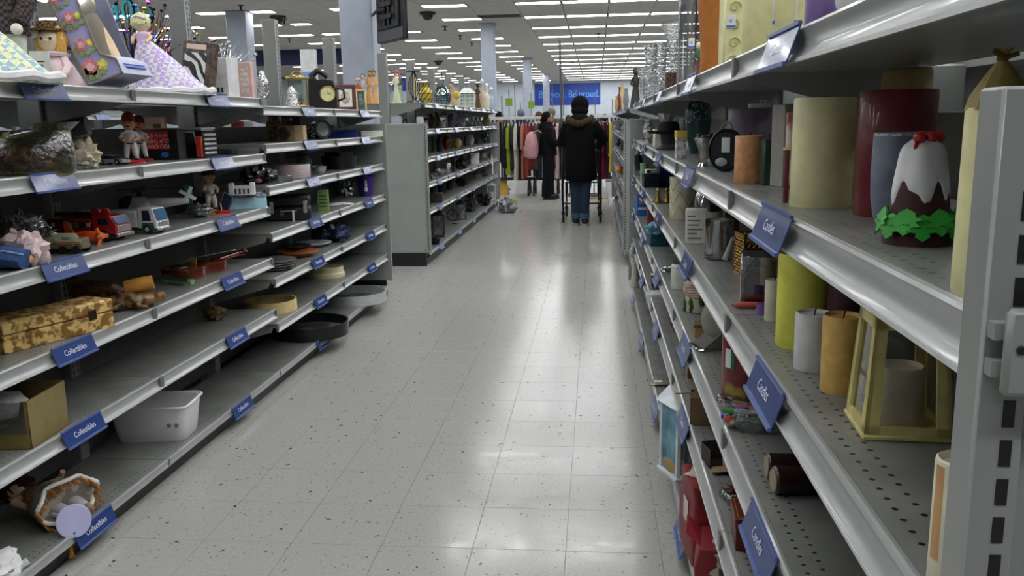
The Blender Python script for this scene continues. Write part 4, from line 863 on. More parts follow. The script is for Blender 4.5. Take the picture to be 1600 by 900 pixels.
def truck(label, px, py, z, L_, cab_c, body_c, fender, rz, tall=1.0, name='toy_truck', txt=None, ladder=False, tc_='#15181a'):
    p = base(px, py, z, .06); k = mpp(p); l = L_ * k / 2; t = thing(name, label, 'toy truck', p, rz); r = l * .16; w_ = l * .34; bm_ = M(body_c, .25, coat=.4); cm = M(cab_c, .25, coat=.4)
    part('chassis', MB(M('#1a1a1c', .5)).box(-l, l * .95, -w_ * .9, w_ * .9, r * .6, r * 1.3, .002), t)
    b_ = part('cargo_body', MB(bm_).box(-l, l * .3, -w_, w_, r * 1.3, r * 3.6 * tall, .004), t)
    if txt:
        part('lettering', MB(M(tc_, .4)).box(-l * .55, l * .1, -w_ - .0012, -w_, r * 2.2, r * 3.1).mat(M('#c9b878', .4, var=0)).text(txt, r * .95, (-l * .22, -w_ - .0018, r * 2.65), (1, 0, 0), (0, 0, 1), sx=1.15), b_)
        for q in (-.85, .18): part('panel', MB(M('#b0a890', .4)).box(l * q, l * (q + .1), -w_ - .001, -w_, r * 2.3, r * 3.0), b_)
    c_ = part('cab', MB(cm).prism([(l * .33, -w_, r * 1.2), (l, -w_, r * 1.2), (l, -w_, r * 2.6), (l * .86, -w_, r * 4.0 * tall), (l * .36, -w_, r * 4.1 * tall)], (0, 2 * w_, 0)), t)
    part('windshield', MB(M('#33506c', .08)).prism([(l * .995, -w_ * .85, r * 2.75), (l * .995, w_ * .85, r * 2.75), (l * .88, w_ * .85, r * 3.85 * tall), (l * .88, -w_ * .85, r * 3.85 * tall)], (.004, 0, .001)), c_)
    part('side_window', MB(M('#1a222c', .1)).prism([(l * .5, -w_ - .001, r * 2.7), (l * .82, -w_ - .001, r * 2.7), (l * .76, -w_ - .001, r * 3.7 * tall), (l * .5, -w_ - .001, r * 3.7 * tall)], (0, .001, 0)), c_)
    part('grille', MB(M('#c4c6c8', .2, .8)).box(l, l * 1.03, -w_ * .8, w_ * .8, r * 1.5, r * 2.5, .001).box(l * .98, l * 1.08, -w_, w_, r * .7, r * 1.3, .002), c_)
    if fender: part('fender', MB(M(fender, .3)).prism([(l * .45, -w_ - .004, r * .8), (l * .95, -w_ - .004, r * .8), (l * .9, -w_ - .004, r * 2.3), (l * .5, -w_ - .004, r * 2.3)], (0, 2 * w_ + .008, 0)), c_)
    for a in (-.75, -.4, .68):
        for b in (-1, 1):
            wh = part('wheel', MB(M('#111', .7)).tf(R(0, pi / 2, 0, (a * l, b * w_, r))).lathe([(0, -l * .05), (r * .9, -l * .06), (r, -l * .04), (r, l * .04), (r * .9, l * .06), (0, l * .05)], 16), t)
            part('hub', MB(M('#cfcfcf', .3, .5)).tf(R(0, pi / 2, 0, (a * l, b * w_, r))).lathe([(0, -l * .065), (r * .45, -l * .065), (r * .45, l * .065), (0, l * .065)], 12), wh)
    if ladder:
        ld = part('ladder', MB(M('#3a1214', .4)).box(-l * 1.05, l * .5, -w_ * .5, w_ * .5, r * 3.9, r * 4.6, .003), t)
        for i in range(9): part('rung', MB(M('#7a7c7e', .3, .5)).tube([(-l + i * l * .16, -w_ * .45, r * 4.75), (-l + i * l * .16, w_ * .45, r * 4.75)], .0025, 6), ld)
        for a in (.5, .78): part('beacon', MB(M('#8a1a22', .2)).tf(R(0, pi / 2, 0, (l * a - .1 * l, -w_ * .5, r * 4.6))).lathe([(0, 0), (r * .75, 0), (r * .75, r * .6), (0, r * .6)], 16), t)
    return t
p = base(108, 398, Z3, .05); k = mpp(p); t = thing('army_truck', 'olive canvas toy army truck with cream price tag', 'toy truck', p, .05)
part('body', MB(M('#5d5a48', .8, bump=.3)).box(-.09, .05, -.04, .04, .022, .06, .006), t); part('canvas', MB(M('#7a755c', .9, bump=.5)).loft([[Vector((x_, .042 * cos(a), .055 + .04 * sin(a))) for a in [i * pi / 8 for i in range(9)]] for x_ in (-.09, -.02, .03)]), t)
t.scale = (.74, .8, .7)
part('cab', MB(M('#55523f', .7)).box(.045, .085, -.035, .035, .02, .07, .005), t)
for a in (-.065, .0, .06):
    for b in (-1, 1): part('wheel', MB(M('#1c1b18', .8)).tf(R(0, pi / 2, 0, (a, b * .036, .02))).lathe([(0, -.01), (.02, -.01), (.02, .01), (0, .01)], 14), t)
tagcard(t, (.03, -.055, .075), .055, .028, 0, '#cfc4a0', '#c8642a', .5)
p = base(138, 384, Z3, .05); t = thing('toy_airplane', 'bright orange toy airplane with propeller in front of the fire truck', 'toy airplane', p, -.15); t.scale = (.72, .8, .8); om = M('#c2491c', .4)
part('fuselage', MB(om).tf(R(0, 0, pi / 2, (0, 0, .035))).lathe([(0, -.13), (.012, -.12), (.026, .0), (.024, .05), (.014, .062), (0, .062)], 14), t)
part('wing', MB(om).box(-.03, .03, -.07, .07, .03, .037, .002), t); part('tail_fin', MB(om).prism([(-.13, -.003, .04), (-.07, -.003, .045), (-.11, -.003, .1), (-.13, -.003, .1)], (0, .006, 0)), t)
pr = part('propeller_hub', MB(M('#d2602a', .4)).tf(R(0, 0, pi / 2, (.07, 0, .035))).lathe([(.018, -.012), (.02, .008), (.01, .02), (0, .022)], 12), t)
for i in range(3): part('blade', MB(M('#cf5420', .4)).tf(R(0, i * 2 * pi / 3, 0, (.08, 0, .035))).box(-.004, .004, .01, .045, -.009, .009, .002), pr)
part('landing_wheel', MB(M('#222', .7)).ball((.03, -.03, .012), .012, 10, 7).ball((.03, .03, .012), .012, 10, 7), t)
truck('red toy fire truck with lettered side panel and ladder', 142, 377, Z3, 118, '#8e1a22', '#6e1218', None, -.08, 1.0, 'toy_fire_truck', 'HESS', True)
truck('white toy truck with green fenders and big black wheels', 214, 366, Z3, 94, '#cfd2d0', '#c4c8c6', '#1d4a34', -.12, 1.3)
p = base(246, 338, Z3, .05, -1.9); k = mpp(p); t = thing('toy_helicopter', 'white and green toy helicopter with black rotor behind the white truck', 'toy helicopter', p, .12); L_ = 58 * k
part('cabin', MB(M('#cfd2d2', .25, coat=.4)).ball((-L_ * .5, 0, .075), (L_ * .5, .045, .045), 18, 12), t); part('canopy', MB(M('#15181c', .08)).ball((-L_ * .68, 0, .082), (L_ * .34, .046, .04), 16, 10), t)
part('tail_boom', MB(M('#c8cbca', .3)).tube([(-L_ * .1, 0, .085), (L_ * .9, 0, .095)], [.026, .012], 10), t)
tf_ = part('tail_fin', MB(M('#1d5a3a', .4)).box(L_ * .8, L_ * 1.0, -.004, .004, .08, .16, .002), t)
for i in range(4): part('tail_blade', MB(M('#d8dcd8', .4)).tf(R(0, 0, i * pi / 2 + .5, (L_ * .9, -.012, .12))).box(0, .038, -.002, .002, -.007, .007), tf_)
rt_ = part('rotor_mast', MB(M('#17181a', .4)).lathe([(.012, .11), (.012, .14), (.026, .142), (.026, .15), (0, .152)], 12, (-L_ * .4, 0, 0)), t)
for i in range(4): part('rotor_blade', MB(M('#17181a', .5)).tf(R(i * pi / 2 + .25, 0, 0, (-L_ * .4, 0, .148))).box(.01, L_ * 1.15, -.009, .009, 0, .003), rt_)
for e in (-1, 1): part('skid', MB(M('#2a2c2e', .4)).tube([(-L_ * .95, e * .04, .014), (-L_ * .85, e * .042, .006), (L_ * .1, e * .042, .006)], .005, 6).tube([(-L_ * .6, e * .042, .006), (-L_ * .6, e * .02, .05)], .004, 6), t)
def stacked(t, W, D, H):
    for i in range(6): part('dish', MB(M('#9fa2a6', .2, .7)).lathe([(0, 0), (W * .8, 0), (W * .95, H * .06), (W * .9, H * .07), (0, H * .03)], 22, (0, 0, H * (.25 + i * .11))), t)
blob('wrapped_dishes', 'stack of small silver dishes wrapped in clear plastic', 'dishes', 313, 341, Z3, 36, 22, glass('#c9cdd0', .5, .15, .8), .25, .8, seed=21, extra=stacked)
bobble('mustached baseball bobblehead with black cap beside the wrapped dishes', 331, 333, Z3, 70, '#15161a', '#b98a5a', '#c9c4b6', rz=.9)
p = base(347, 332, Z3, .04, -1.76); t = thing('blue_panel', 'dark blue slanted panel leaning behind the mustached bobblehead', 'panel', p, -.5, rot=(-.25, .35, -.5)); part('board', MB(M('#2c3448', .35)).box(-.03, .03, -.006, .006, 0, .1, .002), t); part('edge', MB(M('#55607a', .4)).box(-.034, -.03, -.007, .007, 0, .1, .001), t)
p = base(349, 337, Z3, .03); t = thing('toy_boat', 'tiny red and tan wooden toy boat at the shelf edge', 'toy', p, .3); part('hull', MB(M('#b0283a', .4)).loft([ell((0, 0, .004), .03, .008, 12), ell((0, 0, .022), .042, .014, 12)]), t); part('stand', MB(M('#b98a50', .5)).box(-.05, .03, -.014, .014, 0, .004, .001), t); part('mast', MB(M('#c9a468', .5)).tube([(-.005, 0, .02), (-.008, 0, .055)], .003, 6), t)
def marks_lb(mb, W, D, H): mb.mat(M('#7d9db4', .6)).box(-W * .98, W * .98, -D * .98, D * .98, H, H + .002)
carton('craft_box', 'pale blue box full of white trinkets at the end of the third shelf', 'box', 387, 327, Z3, 58, 17, M('#8fb2cc', .6), .7, .35, marks=marks_lb)
q = base(388, 327, Z3, .06); rnd = random.Random(5)
blob('trinket_pile', 'heap of clear and white trinkets on the pale blue box', 'trinkets', 388, 311, Z3 + .05, 46, 9, M('#c9ced0', .25, c2='#8f979c', pat='spot', ps=60), .5, .7, seed=31)
p = base(379, 312, Z3 + .075, .05); t = thing('toy_castle', 'small white and silver toy gatehouse standing on the trinket heap', 'toy', p, .3); part('wall', MB(M('#cdd0d0', .4)).box(-.05, .05, -.02, .02, 0, .045, .002), t)
for e in (-1, 1): part('tower', MB(M('#c2c5c6', .4)).box(e * .05 - .012, e * .05 + .012, -.025, .025, 0, .06, .002), t)
for i in range(4): part('arch', MB(M('#33363a', .6)).box(-.035 + i * .02, -.025 + i * .02, -.0215, -.019, .006, .032), t)
carton('flat_case', 'dark blue-grey flat case standing at the back beside the helicopter tail', 'case', 306, 310, Z3, 48, 24, M('#2d3542', .4), .3, .1, -1.96, lid=M('#323b4a', .4))
def foil(t, W, D, H): part('pink_wrapper', MB(M('#c9707c', .4)).ball((W * .25, -D * .9, H * .2), (W * .22, D * .2, H * .13), 12, 8), t)
blob('foil_bag', 'crumpled silver and black foil bag with a pink wrapper', 'bag', 404, 288, C3, 54, 27, M('#a6a8aa', .2, .6, c2='#17181a', pat='noise', ps=28, edge=.05), .3, .7, seed=17, extra=foil, fr=10)
lat('ribbed_tin', 'pale pink round ribbed cake tin', 'tin', 455, 287, C3, 60, 24, [('body', M('#b3a4a2', .5, c2='#a19290', pat='check', ps=120), [(0, 0), (.97, 0), (1, .05), (1, .85), (.97, .9), (.9, .92), (.88, .86), (0, .84)], 40), ('liner', M('#3a3838', .6), [(0, .84), (.87, .84), (.87, .87), (0, .86)], 30)])
carton('glass_tray', 'clear glass tray standing before the pale pink tin', 'tray', 446, 287, C3, 22, 10, glass('#d6dcdc', .5, .1), .6, .4)
lat('pineapple_jar', 'teal glazed pineapple-shaped jar', 'jar', 476, 272, C3, 25, 30, [('body', M('#4f6a68', .35, c2='#2c4442', pat='check', ps=130), EGG, 24), ('crown', M('#6a6a4a', .5), [(.3, .95), (.5, 1), (.25, 1.03), (.4, 1.1), (.12, 1.12), (.2, 1.18), (0, 1.2)], 8)])
lat('crystal_bowl', 'low cut-crystal bowl full of foil', 'bowl', 499, 272, C3, 24, 12, [('bowl', glass('#dfe6e8', .45, .06, .5), BOWL, 16), ('foil', M('#9a9c9e', .2, .7, bump=.8), [(0, .3), (.8, .6), (.6, .9), (0, 1.1)], 12)])
lat('cake_pan', 'black round cake pan with upright strap', 'pan', 531, 265, C3, 56, 20, [('pan', M('#17181a', .35), [(0, 0), (.88, 0), (1, .9), (1.02, 1), (.96, 1), (.86, .1), (0, .08)], 36), ('strap', M('#1c1d20', .5), [(.75, 0), (.84, 1.0), (.84, 1.3), (.7, 1.3)], 5)])
# fourth shelf, further sections
p = base(453, 345, C4, .09); k = mpp(p); W, H = 33 * k, 38 * k; t = thing('briefcase', 'closed black briefcase lying with silver latches and a white tag', 'briefcase', p, .32)
part('lower_shell', MB(M('#151518', .5, bump=.2)).box(-W, W, -.1, .1, 0, H * .55, .01), t); part('upper_shell', MB(M('#18181b', .5, bump=.2)).box(-W, W, -.1, .1, H * .57, H, .012), t)
for e in (-.75, .75): part('latch', MB(M('#9a958a', .25, .9)).box(e * W - .012, e * W + .012, -.106, -.098, H * .3, H * .8, .002), t)
part('handle', MB(M('#9a9c9e', .25, .8)).tube([(-.045, -.1, H * .5), (-.045, -.125, H * .42), (.045, -.125, H * .42), (.045, -.1, H * .5)], .005, 8), t)
part('tag', MB(M('#d6d2c4', .7)).box(.02, .032, -.135, -.132, -.02, H * .45, .0005), t)
part('emblem', MB(M('#5a5a5c', .4, .6)).tf(R(0, pi / 2, 0, (-W * .3, -.1, H * .28))).lathe([(0, 0), (.012, 0), (.012, .003), (0, .003)], 14), t)
carton('tea_tin', 'tall green printed tin standing alone', 'tin', 506, 330, C4, 17, 33, M('#6d8a4c', .5), .5, .2, marks=lambda mb, W, D, H: [mb.mat(M('#2f4420', .5)).box(-W * .7, W * .6, -D - .001, -D, H * (.2 + .16 * i), H * (.26 + .16 * i)) for i in range(4)])
p = base(533, 324, C4, .07); t = thing('book', 'open white paperback lying face up', 'book', p, .5)
for e in (-1, 1): part('page_block', MB(M('#c2c0b8', .8)).tf(R(0, 0, e * .12)).box(e * .002, e * .085, -.06, .06, .004, .018, .002), t)
part('cover', MB(M('#3a3c40', .5)).box(-.09, .09, -.062, .062, 0, .004), t)
blob('foil_bag', 'dark crumpled foil bag leaning on the purple pail', 'bag', 543, 308, C4, 24, 30, M('#3c4248', .25, .5, c2='#b4babe', pat='noise', ps=34, edge=.04), .3, .8, seed=23)
p = base(572, 307, C4, .05); k = mpp(p); r = 13.5 * k; H = 32 * k; t = thing('pail', 'purple plastic pail with a white bunny print', 'pail', p, .3)
part('bucket', MB(M('#34206a', .35)).lathe([(0, 0), (r * .75, 0), (r * .98, H * .95), (r * 1.05, H * .95), (r * 1.05, H), (r * .95, H), (r * .72, .01), (0, .008)], 28), t)
part('bunny', MB(M('#cfc8d8', .5)).ball((0, -r * .93, H * .35), (r * .2, .004, H * .13), 12, 8).ball((0, -r * .98, H * .55), (r * .15, .004, H * .09), 12, 8).ball((-r * .08, -r, H * .7), (r * .05, .004, H * .1), 8, 6).ball((r * .08, -r, H * .7), (r * .05, .004, H * .1), 8, 6), t)
part('handle', MB(M('#2a1a52', .4)).tube([(r * 1.04 * cos(a), -r * .3, H * .96 - r * .5 * sin(a)) for a in [i * pi / 10 for i in range(11)]], .003, 6), t)
# --- fourth shelf
p = base(70, 552, Z4, .07); a_, b_ = at(0, 562, Z4 - .004), at(160, 512, Z4 - .004); k = mpp(p)
gb = M('#b59a60', .55, c2='#6e4e22', pat='noise', ps=38, edge=.05, bump=.2)
p = Vector((-1.785, 2.58, Z4 - .004)); t = thing('floral_box', 'long gold floral brocade box with small clasp', 'box', p, 1.22)
part('body', MB(gb).box(-.2, .2, -.065, .065, 0, .055, .003), t); l_ = part('lid', MB(gb).box(-.202, .202, -.067, .067, .057, .1, .006), t); part('clasp', MB(M('#3a2c1c', .3, .6)).box(.1, .13, -.071, -.066, .042, .078, .003), l_)
# carved animals
p = base(168, 492, Z4, .06, -1.9); t = thing('carved_figure', 'dark brown carved wooden horses lying in a tangle', 'carving', p, .4); wm = M('#4a2c1c', .4, var=.3, scale=50, bump=.3)
mb = MB(wm).tube([(-.13, .02, .05), (-.06, 0, .07), (.02, 0, .06), (.06, .01, .04)], [.026, .034, .03, .02], 10).tube([(-.06, 0, .07), (-.1, -.02, .11), (-.13, -.03, .1)], [.022, .018, .012], 8).ball((-.15, .0, .06), (.03, .02, .024), 10, 8)
for q in ((-.08, -.05), (-.03, -.06), (.03, -.05), (-.11, -.03)): mb.tube([(q[0], 0, .05), (q[0] + .02, q[1] * .6, .03), (q[0] + .05, q[1], .012)], [.014, .01, .008], 8)
part('body', remesh(mb, 'body', .005, 2), t)
p = base(207, 495, Z4, .05, -1.745); t = thing('carved_figure', 'gilt-brown carved lying figure with amber drum in front of the horses', 'carving', p, .45); wm = M('#7a5a34', .35, c2='#2f2014', pat='noise', ps=40, edge=.1, bump=.3)
mb = MB(wm).tube([(-.1, 0, .03), (0, 0, .035), (.08, 0, .03)], [.026, .034, .024], 10).ball((.1, 0, .04), .024, 10, 8).tube([(-.02, 0, .03), (-.06, -.05, .02), (-.1, -.05, .016)], [.016, .012, .01], 8).tube([(.04, 0, .03), (.02, -.05, .02), (.06, -.06, .014)], [.014, .011, .009], 8)
part('body', remesh(mb, 'body', .005, 2), t); part('drum', MB(M('#9a6a2c', .35)).tf(R(0, 0, pi / 2 - .15, (.03, .03, .085))).lathe([(0, -.05), (.028, -.05), (.03, 0), (.028, .05), (0, .05)], 18), t)
p = base(278, 447, Z4, .03); t = thing('glass_bottle', 'small green glass bottle lying on its side', 'bottle', p, -.45)
part('bottle', MB(glass('#a8c49a', .6, .08)).tf(R(0, 0, pi / 2, (0, 0, .021))).lathe([(0, -.09), (.02, -.088), (.02, .03), (.01, .055), (.01, .08), (0, .08)], 18), t); part('stopper', MB(M('#6a8a58', .4)).tf(R(0, 0, pi / 2, (0, 0, .021))).lathe([(.0, .078), (.012, .078), (.012, .1), (0, .1)], 12), t)
# violin
a_ = at(268, 436, Z4 - .004, .0); b_ = at(396, 392, Z4 - .004, 0); p = Vector((-1.86, 3.80, Z4 - .004)); t = thing('violin', 'reddish brown violin lying on its back with scroll pointing away', 'violin', p, 1.32)
def outline(s_):
    pts = []; half = [(-.18, 0), (-.178, .05), (-.15, .09), (-.1, .105), (-.05, .098), (-.02, .07), (.02, .058), (.05, .062), (.075, .08), (.11, .084), (.15, .07), (.172, .04), (.178, 0)]
    pts = [(x_ * s_, y_ * s_) for x_, y_ in half] + [(x_ * s_, -y_ * s_) for x_, y_ in half[-2:0:-1]]; return pts
ol = outline(.92); vm = M('#5c1f10', .18, c2='#7a3216', pat='noise', ps=12, edge=.3, coat=.6)
part('ribs', MB(M('#521c0f', .2, coat=.6)).prism([(x_, y_, .008) for x_, y_ in ol], (0, 0, .034)), t)
part('top_plate', MB(vm).prism([(x_ * 1.03, y_ * 1.03, .042) for x_, y_ in ol], (0, 0, .005)), t); part('back_plate', MB(vm).prism([(x_ * 1.03, y_ * 1.03, .003) for x_, y_ in ol], (0, 0, .005)), t)
part('fingerboard', MB(M('#15110f', .3)).prism([(.02, -.016, .056), (.02, .016, .056), (.3, .011, .062), (.3, -.011, .062)], (0, 0, .006)), t)
part('neck', MB(vm).tube([(.16, 0, .04), (.3, 0, .05)], [.014, .012], 10), t)
sc_ = part('scroll', MB(vm).tube([(.3, 0, .05), (.35, 0, .045), (.372, 0, .056), (.365, 0, .068), (.352, 0, .062)], [.011, .01, .01, .008, .005], 8), t)
for i in range(4): part('peg', MB(M('#17120f', .3)).tube([(.31 + i * .012, -.03 if i % 2 else .03, .05), (.31 + i * .012, .02 if i % 2 else -.02, .05)], .004, 6), sc_)
part('tailpiece', MB(M('#15110f', .3)).prism([(-.16, -.01, .052), (-.16, .01, .052), (-.05, .018, .058), (-.05, -.018, .058)], (0, 0, .005)), t); part('bridge', MB(M('#b98f5a', .5)).box(-.022, -.018, -.02, .02, .047, .075), t)
part('strings', MB(M('#b0b0b0', .3, .8)).tube([(-.1, -.006, .062), (-.02, -.006, .077), (.3, -.003, .07)], .0008, 4).tube([(-.1, .006, .062), (-.02, .006, .077), (.3, .003, .07)], .0008, 4), t); part('sticker', MB(M('#b9b4a8', .7)).box(-.13, -.09, -.03, -.01, .047, .0478), t)
# fifth shelf, further sections
def plate(label, px, py, z, w_, h_, cols, rz=0, n=1, prof=None, x=None, name='plate', dz=.012):
    p = base(px, py, z, 0, x); k = mpp(p); r = w_ * k / 2; p = base(px, py, z, min(r, .15), x); r = min(r, .165)
    P_ = prof or [(0, 0), (.55, 0), (.7, .3), (1, .8), (1, 1), (.97, 1), (.68, .5), (0, .25)]
    return solo(name, label, 'plate', MB(M(cols, .25, .1)).lathe(sc(P_, r, h_ * k), 40), p, rz)
for i, (lb, c_) in enumerate((('lowest silver tray of the stack under the violin shelf end', '#8a8c8e'), ('second silver tray of the stack under the violin shelf end', '#9c9ea0'), ('third silver tray of the stack under the violin shelf end', '#aeb0b2'), ('topmost silver tray of the stack under the violin shelf end', '#a2a4a6'))):
    p = base(428, 432, C5, .1); solo('silver_tray', lb, 'tray', MB(M(c_, .18, .7)).lathe([(0, 0), (.09, 0), (.12, .012), (.123, .016), (.115, .014), (.088, .005), (0, .004)], 36), (p.x + .004 * (i % 2), p.y, p.z + .0135 * i))
plate('terracotta platter with dark inner face', 466, 408, C5, 66, 10, '#a4603e'); 
p = base(462, 400, C5, .12); solo('plate', 'dark blue-black plate resting on the terracotta platter', 'plate', MB(M('#23272e', .2)).lathe([(0, 0), (.07, 0), (.1, .008), (.1, .012), (0, .006)], 36), (p.x - .005, p.y + .01, C5 + .034))
plate('pale blue-white plate behind the terracotta platter', 490, 392, C5, 56, 7, '#aeb4bc', x=-1.86)
def scrunch(t, W, D, H):
    part('pale_knot', MB(M('#a8a49c', .8, bump=.5)).ball((-W * .1, -D * .6, H * .6), (W * .22, D * .3, H * .3), 14, 9, .25, 3).ball((W * .2, -D * .5, H * .75), (W * .16, D * .2, H * .3), 12, 8, .25, 6), t)
    part('blue_fold', MB(M('#4a5878', .8, bump=.6)).ball((W * .6, -D * .2, H * .5), (W * .4, D * .6, H * .42), 16, 10, .3, 8), t)
blob('fabric_bundle', 'scrunched navy fabric bundle tied with pale knots', 'fabric', 518, 380, C5, 58, 27, M('#262c3c', .9, bump=.6), .32, .7, seed=41, extra=scrunch, fr=9)
# lower shelves
def ring(label, px, py, z, w_, h_, col, wall=.06, rim=None):
    p = base(px, py, z, 0); k = mpp(p); r = min(w_ * k / 2, .165); p = base(px, py, z, r); k = mpp(p); r = min(w_ * k / 2, .165); h = h_ * k
    return solo('wooden_ring', label, 'ring', MB(M(col, .5, var=.1)).lathe([(r * (1 - wall), 0), (r, 0), (r, h), (r * (1 - wall), h), (r * (1 - wall), .0)], 44), p)
ring('pale wooden embroidery hoop frame at the section end', 424, 492, C6, 80, 17, '#bfa873')
lat('cream_dish', 'cream ceramic ring dish on the lower shelf', 'dish', 511, 436, C6, 56, 16, [('rim', M('#b9b28e', .4), [(.7, 0), (1, 0), (1, .35), (.93, .5), (.93, .95), (.85, 1), (.78, .9), (.7, .3), (.7, 0)], 40), ('well', M('#9c967a', .5), [(0, 0), (.72, 0), (.72, .2), (0, .15)], 30)])
def mush(t, W, D, H):
    part('cap', MB(M('#2a241c', .5, c2='#6a5c40', pat='spot', ps=60, bump=.4)).ball((-W * .1, 0, H * .68), (W * .95, D * .9, H * .32), 18, 12, .2, 3), t)
    part('snail', MB(M('#8a6a3c', .4)).tube([(W * .1, -D * .5, H * .35), (W * .4, -D * .7, H * .3), (W * .5, -D * .7, H * .15), (W * .3, -D * .8, H * .1)], [H * .1, H * .13, H * .1, H * .06], 10), t)
blob('mushroom_ornament', 'dark mushroom-shaped ornament with brown shell at its foot', 'ornament', 337, 503, Z5, 34, 22, M('#5a452a', .5), .2, .8, seed=51, extra=mush)
p = Vector((-1.84, 2.38, Z5 - .004)); t = thing('gift_box', 'open-fronted gold gift box holding a white fluffy doll', 'box', p, .1); gm = M('#6a5c34', .4, bump=.1)
for q in ((-.15, .15, -.11, .11, 0, .004), (-.15, .15, .106, .11, 0, .15), (-.15, -.146, -.11, .11, 0, .15), (.146, .15, -.11, .11, 0, .15)): part('panel', MB(gm).box(*q), t)
part('front_panel', MB(gm).prism([(-.15, -.11, 0), (.15, -.11, 0), (.15, -.11, .15), (.13, -.11, .15), (.12, -.11, .1), (.08, -.11, .072), (.0, -.11, .06), (-.08, -.11, .065), (-.15, -.11, .08)], (0, .003, 0)), t)
part('window', MB(glass('#e3e6e2', .8)).box(-.15, .14, -.112, -.111, .05, .148), t)
part('fluff', MB(M('#cfcac2', 1, bump=.8, scale=120)).ball((-.0, -.01, .1), (.1, .08, .05), 20, 12, .1, 3), t); part('satin', MB(M('#a8836a', .35, c2='#c0a88c', pat='noise', ps=20)).ball((-.05, -.05, .06), (.1, .05, .04), 18, 10, .2, 5), t)
# base shelf
p = Vector((-1.845, 3.30, Z6 - .004)); t = thing('plastic_bin', 'white plastic storage tub with two round holes', 'bin', p, .12)
def rr(w_, d_, z_, b_=.03, n=4):
    pts = []
    for cx, cy, a0 in ((w_ - b_, d_ - b_, 0), (-w_ + b_, d_ - b_, pi / 2), (-w_ + b_, -d_ + b_, pi), (w_ - b_, -d_ + b_, 1.5 * pi)):
        for i in range(n + 1): a = a0 + i * pi / 2 / n; pts.append(Vector((cx + b_ * cos(a), cy + b_ * sin(a), z_)))
    return pts
wm = M('#c4c4bd', .45, var=.04)
part('tub', MB(wm).loft([rr(.135, .085, 0), rr(.14, .09, .01), rr(.158, .108, .15), rr(.152, .102, .15), rr(.134, .085, .012)]), t)
part('rim', MB(wm).tube([v for v in rr(.162, .112, .152)], .006, 8, True), t)
for dx in (.085, .115): part('hole', MB(M('#6a6a66', .6)).tf(R(0, pi / 2 - .12, 0, (dx, -.0985, .075))).lathe([(0, 0), (.009, 0), (.009, .003), (0, .003)], 16), t)
# fallen doll on a stand
p = base(95, 845, Z6, .08); p = Vector((-1.84, 2.54, Z6 - .004)); t = thing('fallen_doll', 'toppled doll in gold fringed gown, its round lavender stand base sticking out', 'doll', p, -.35)
rnd = random.Random(9)
part('gown', MB(M('#6a6258', .6, c2='#8e8578', pat='noise', ps=20, bump=.5)).loft([ell((-.1, 0, .05), .03, .03, 20, (0, 1, 0), (0, 0, 1)), ell((-.04, 0, .055), .05, .045, 20, (0, 1, 0), (0, 0, 1)), ell((.04, 0, .07), .09, .066, 20, (0, 1, 0), (0, 0, 1)), ell((.1, 0, .075), .11, .072, 20, (0, 1, 0), (0, 0, 1))]), t)
mb = MB()
for i in range(260):
    a = rnd.uniform(0, 2 * pi); f = rnd.choice((0, 1)); x_ = (.0 if f else .075) + rnd.uniform(-.015, .015); rr_ = .075 + x_ * .35; y_, z_ = rr_ * cos(a), .066 + rr_ * .68 * sin(a)
    mb.mat(M(rnd.choice(('#8a5a1c', '#a06c22', '#74460f')), .6)); mb.tube([(x_, y_, max(z_, .004)), (x_ + .03, y_ * 1.06, max(.003, z_ * 1.04 - .006)), (x_ + .05, y_ * 1.08, max(.003, z_ * 1.02 - .014))], .0022, 4)
part('fringe', mb, t)
part('petticoat', MB(M('#c4bdb6', .8, bump=.3)).tube([(.105 + .012 * sin(5 * a), .108 * cos(a) * (1 + .06 * sin(7 * a)), max(.01, .076 + .07 * sin(a))) for a in [i * 2 * pi / 40 for i in range(40)]], .007, 8, True), t)
for e in (-1, 1): part('leg', MB(M('#8f8a92', .5)).tube([(.06, e * .03, .06), (.12, e * .03, .05), (.15, e * .032, .04)], [.02, .022, .018], 10).mat(M('#6a5640', .5)).ball((.16, e * .032, .038), (.02, .018, .022), 10, 8), t)
h_ = part('head', MB(M('#c09a80', .5)).ball((-.15, 0, .06), .038, 14, 10).tube([(-.12, 0, .055), (-.09, 0, .05)], .014, 8), t); part('hair', MB(M('#3a2014', .8, bump=.8, scale=80)).ball((-.165, .01, .07), (.048, .055, .05), 16, 10, .25, 4), h_)
for e in (-1, 1): part('arm', MB(M('#b08a72', .5)).tube([(-.08, e * .04, .06), (-.05, e * .08, .07), (-.0, e * .07, .13 if e > 0 else .06)], [.014, .012, .009], 8), t)
part('stand_rod', MB(M('#8f8e96', .4)).tube([(.03, -.05, .05), (.2, -.055, .04)], .008, 8), t)
part('stand_base', MB(M('#9a9ab8', .5, var=.05)).tf(R(-.35, 0, pi / 2 - .25, (.2, -.055, .042))).lathe([(0, 0), (.052, 0), (.054, .003), (.052, .006), (0, .006)], 36), t)
mb = MB(M('#8a5a1c', .6))
for i in range(14): mb.tube([(.17 + rnd.uniform(-.006, .006), -.06 + rnd.uniform(-.008, .008), .01), (.19 + rnd.uniform(-.006, .006), -.07 + rnd.uniform(-.008, .008), -.03), (.2 + rnd.uniform(-.008, .008), -.075 + rnd.uniform(-.01, .01), -.075)], .0022, 4)
part('hanging_tassel', mb, t)
p = Vector((-1.75, 2.13, Z6 - .004)); t = thing('lace_cloth', 'heap of white lace-edged cloth at the near corner of the bottom shelf', 'cloth', p); part('folds', MB(M('#c9c7bc', .9, bump=.5)).ball((0, 0, .035), (.07, .09, .035), 24, 12, .3, 6, 9), t); part('lace_edge', MB(M('#d2d0c6', .9, bump=.9, scale=140)).tube([(.06 + .012 * sin(i * 1.3), -.08 + i * .016, .012 + .006 * sin(i * 2)) for i in range(11)], .012, 8), t)
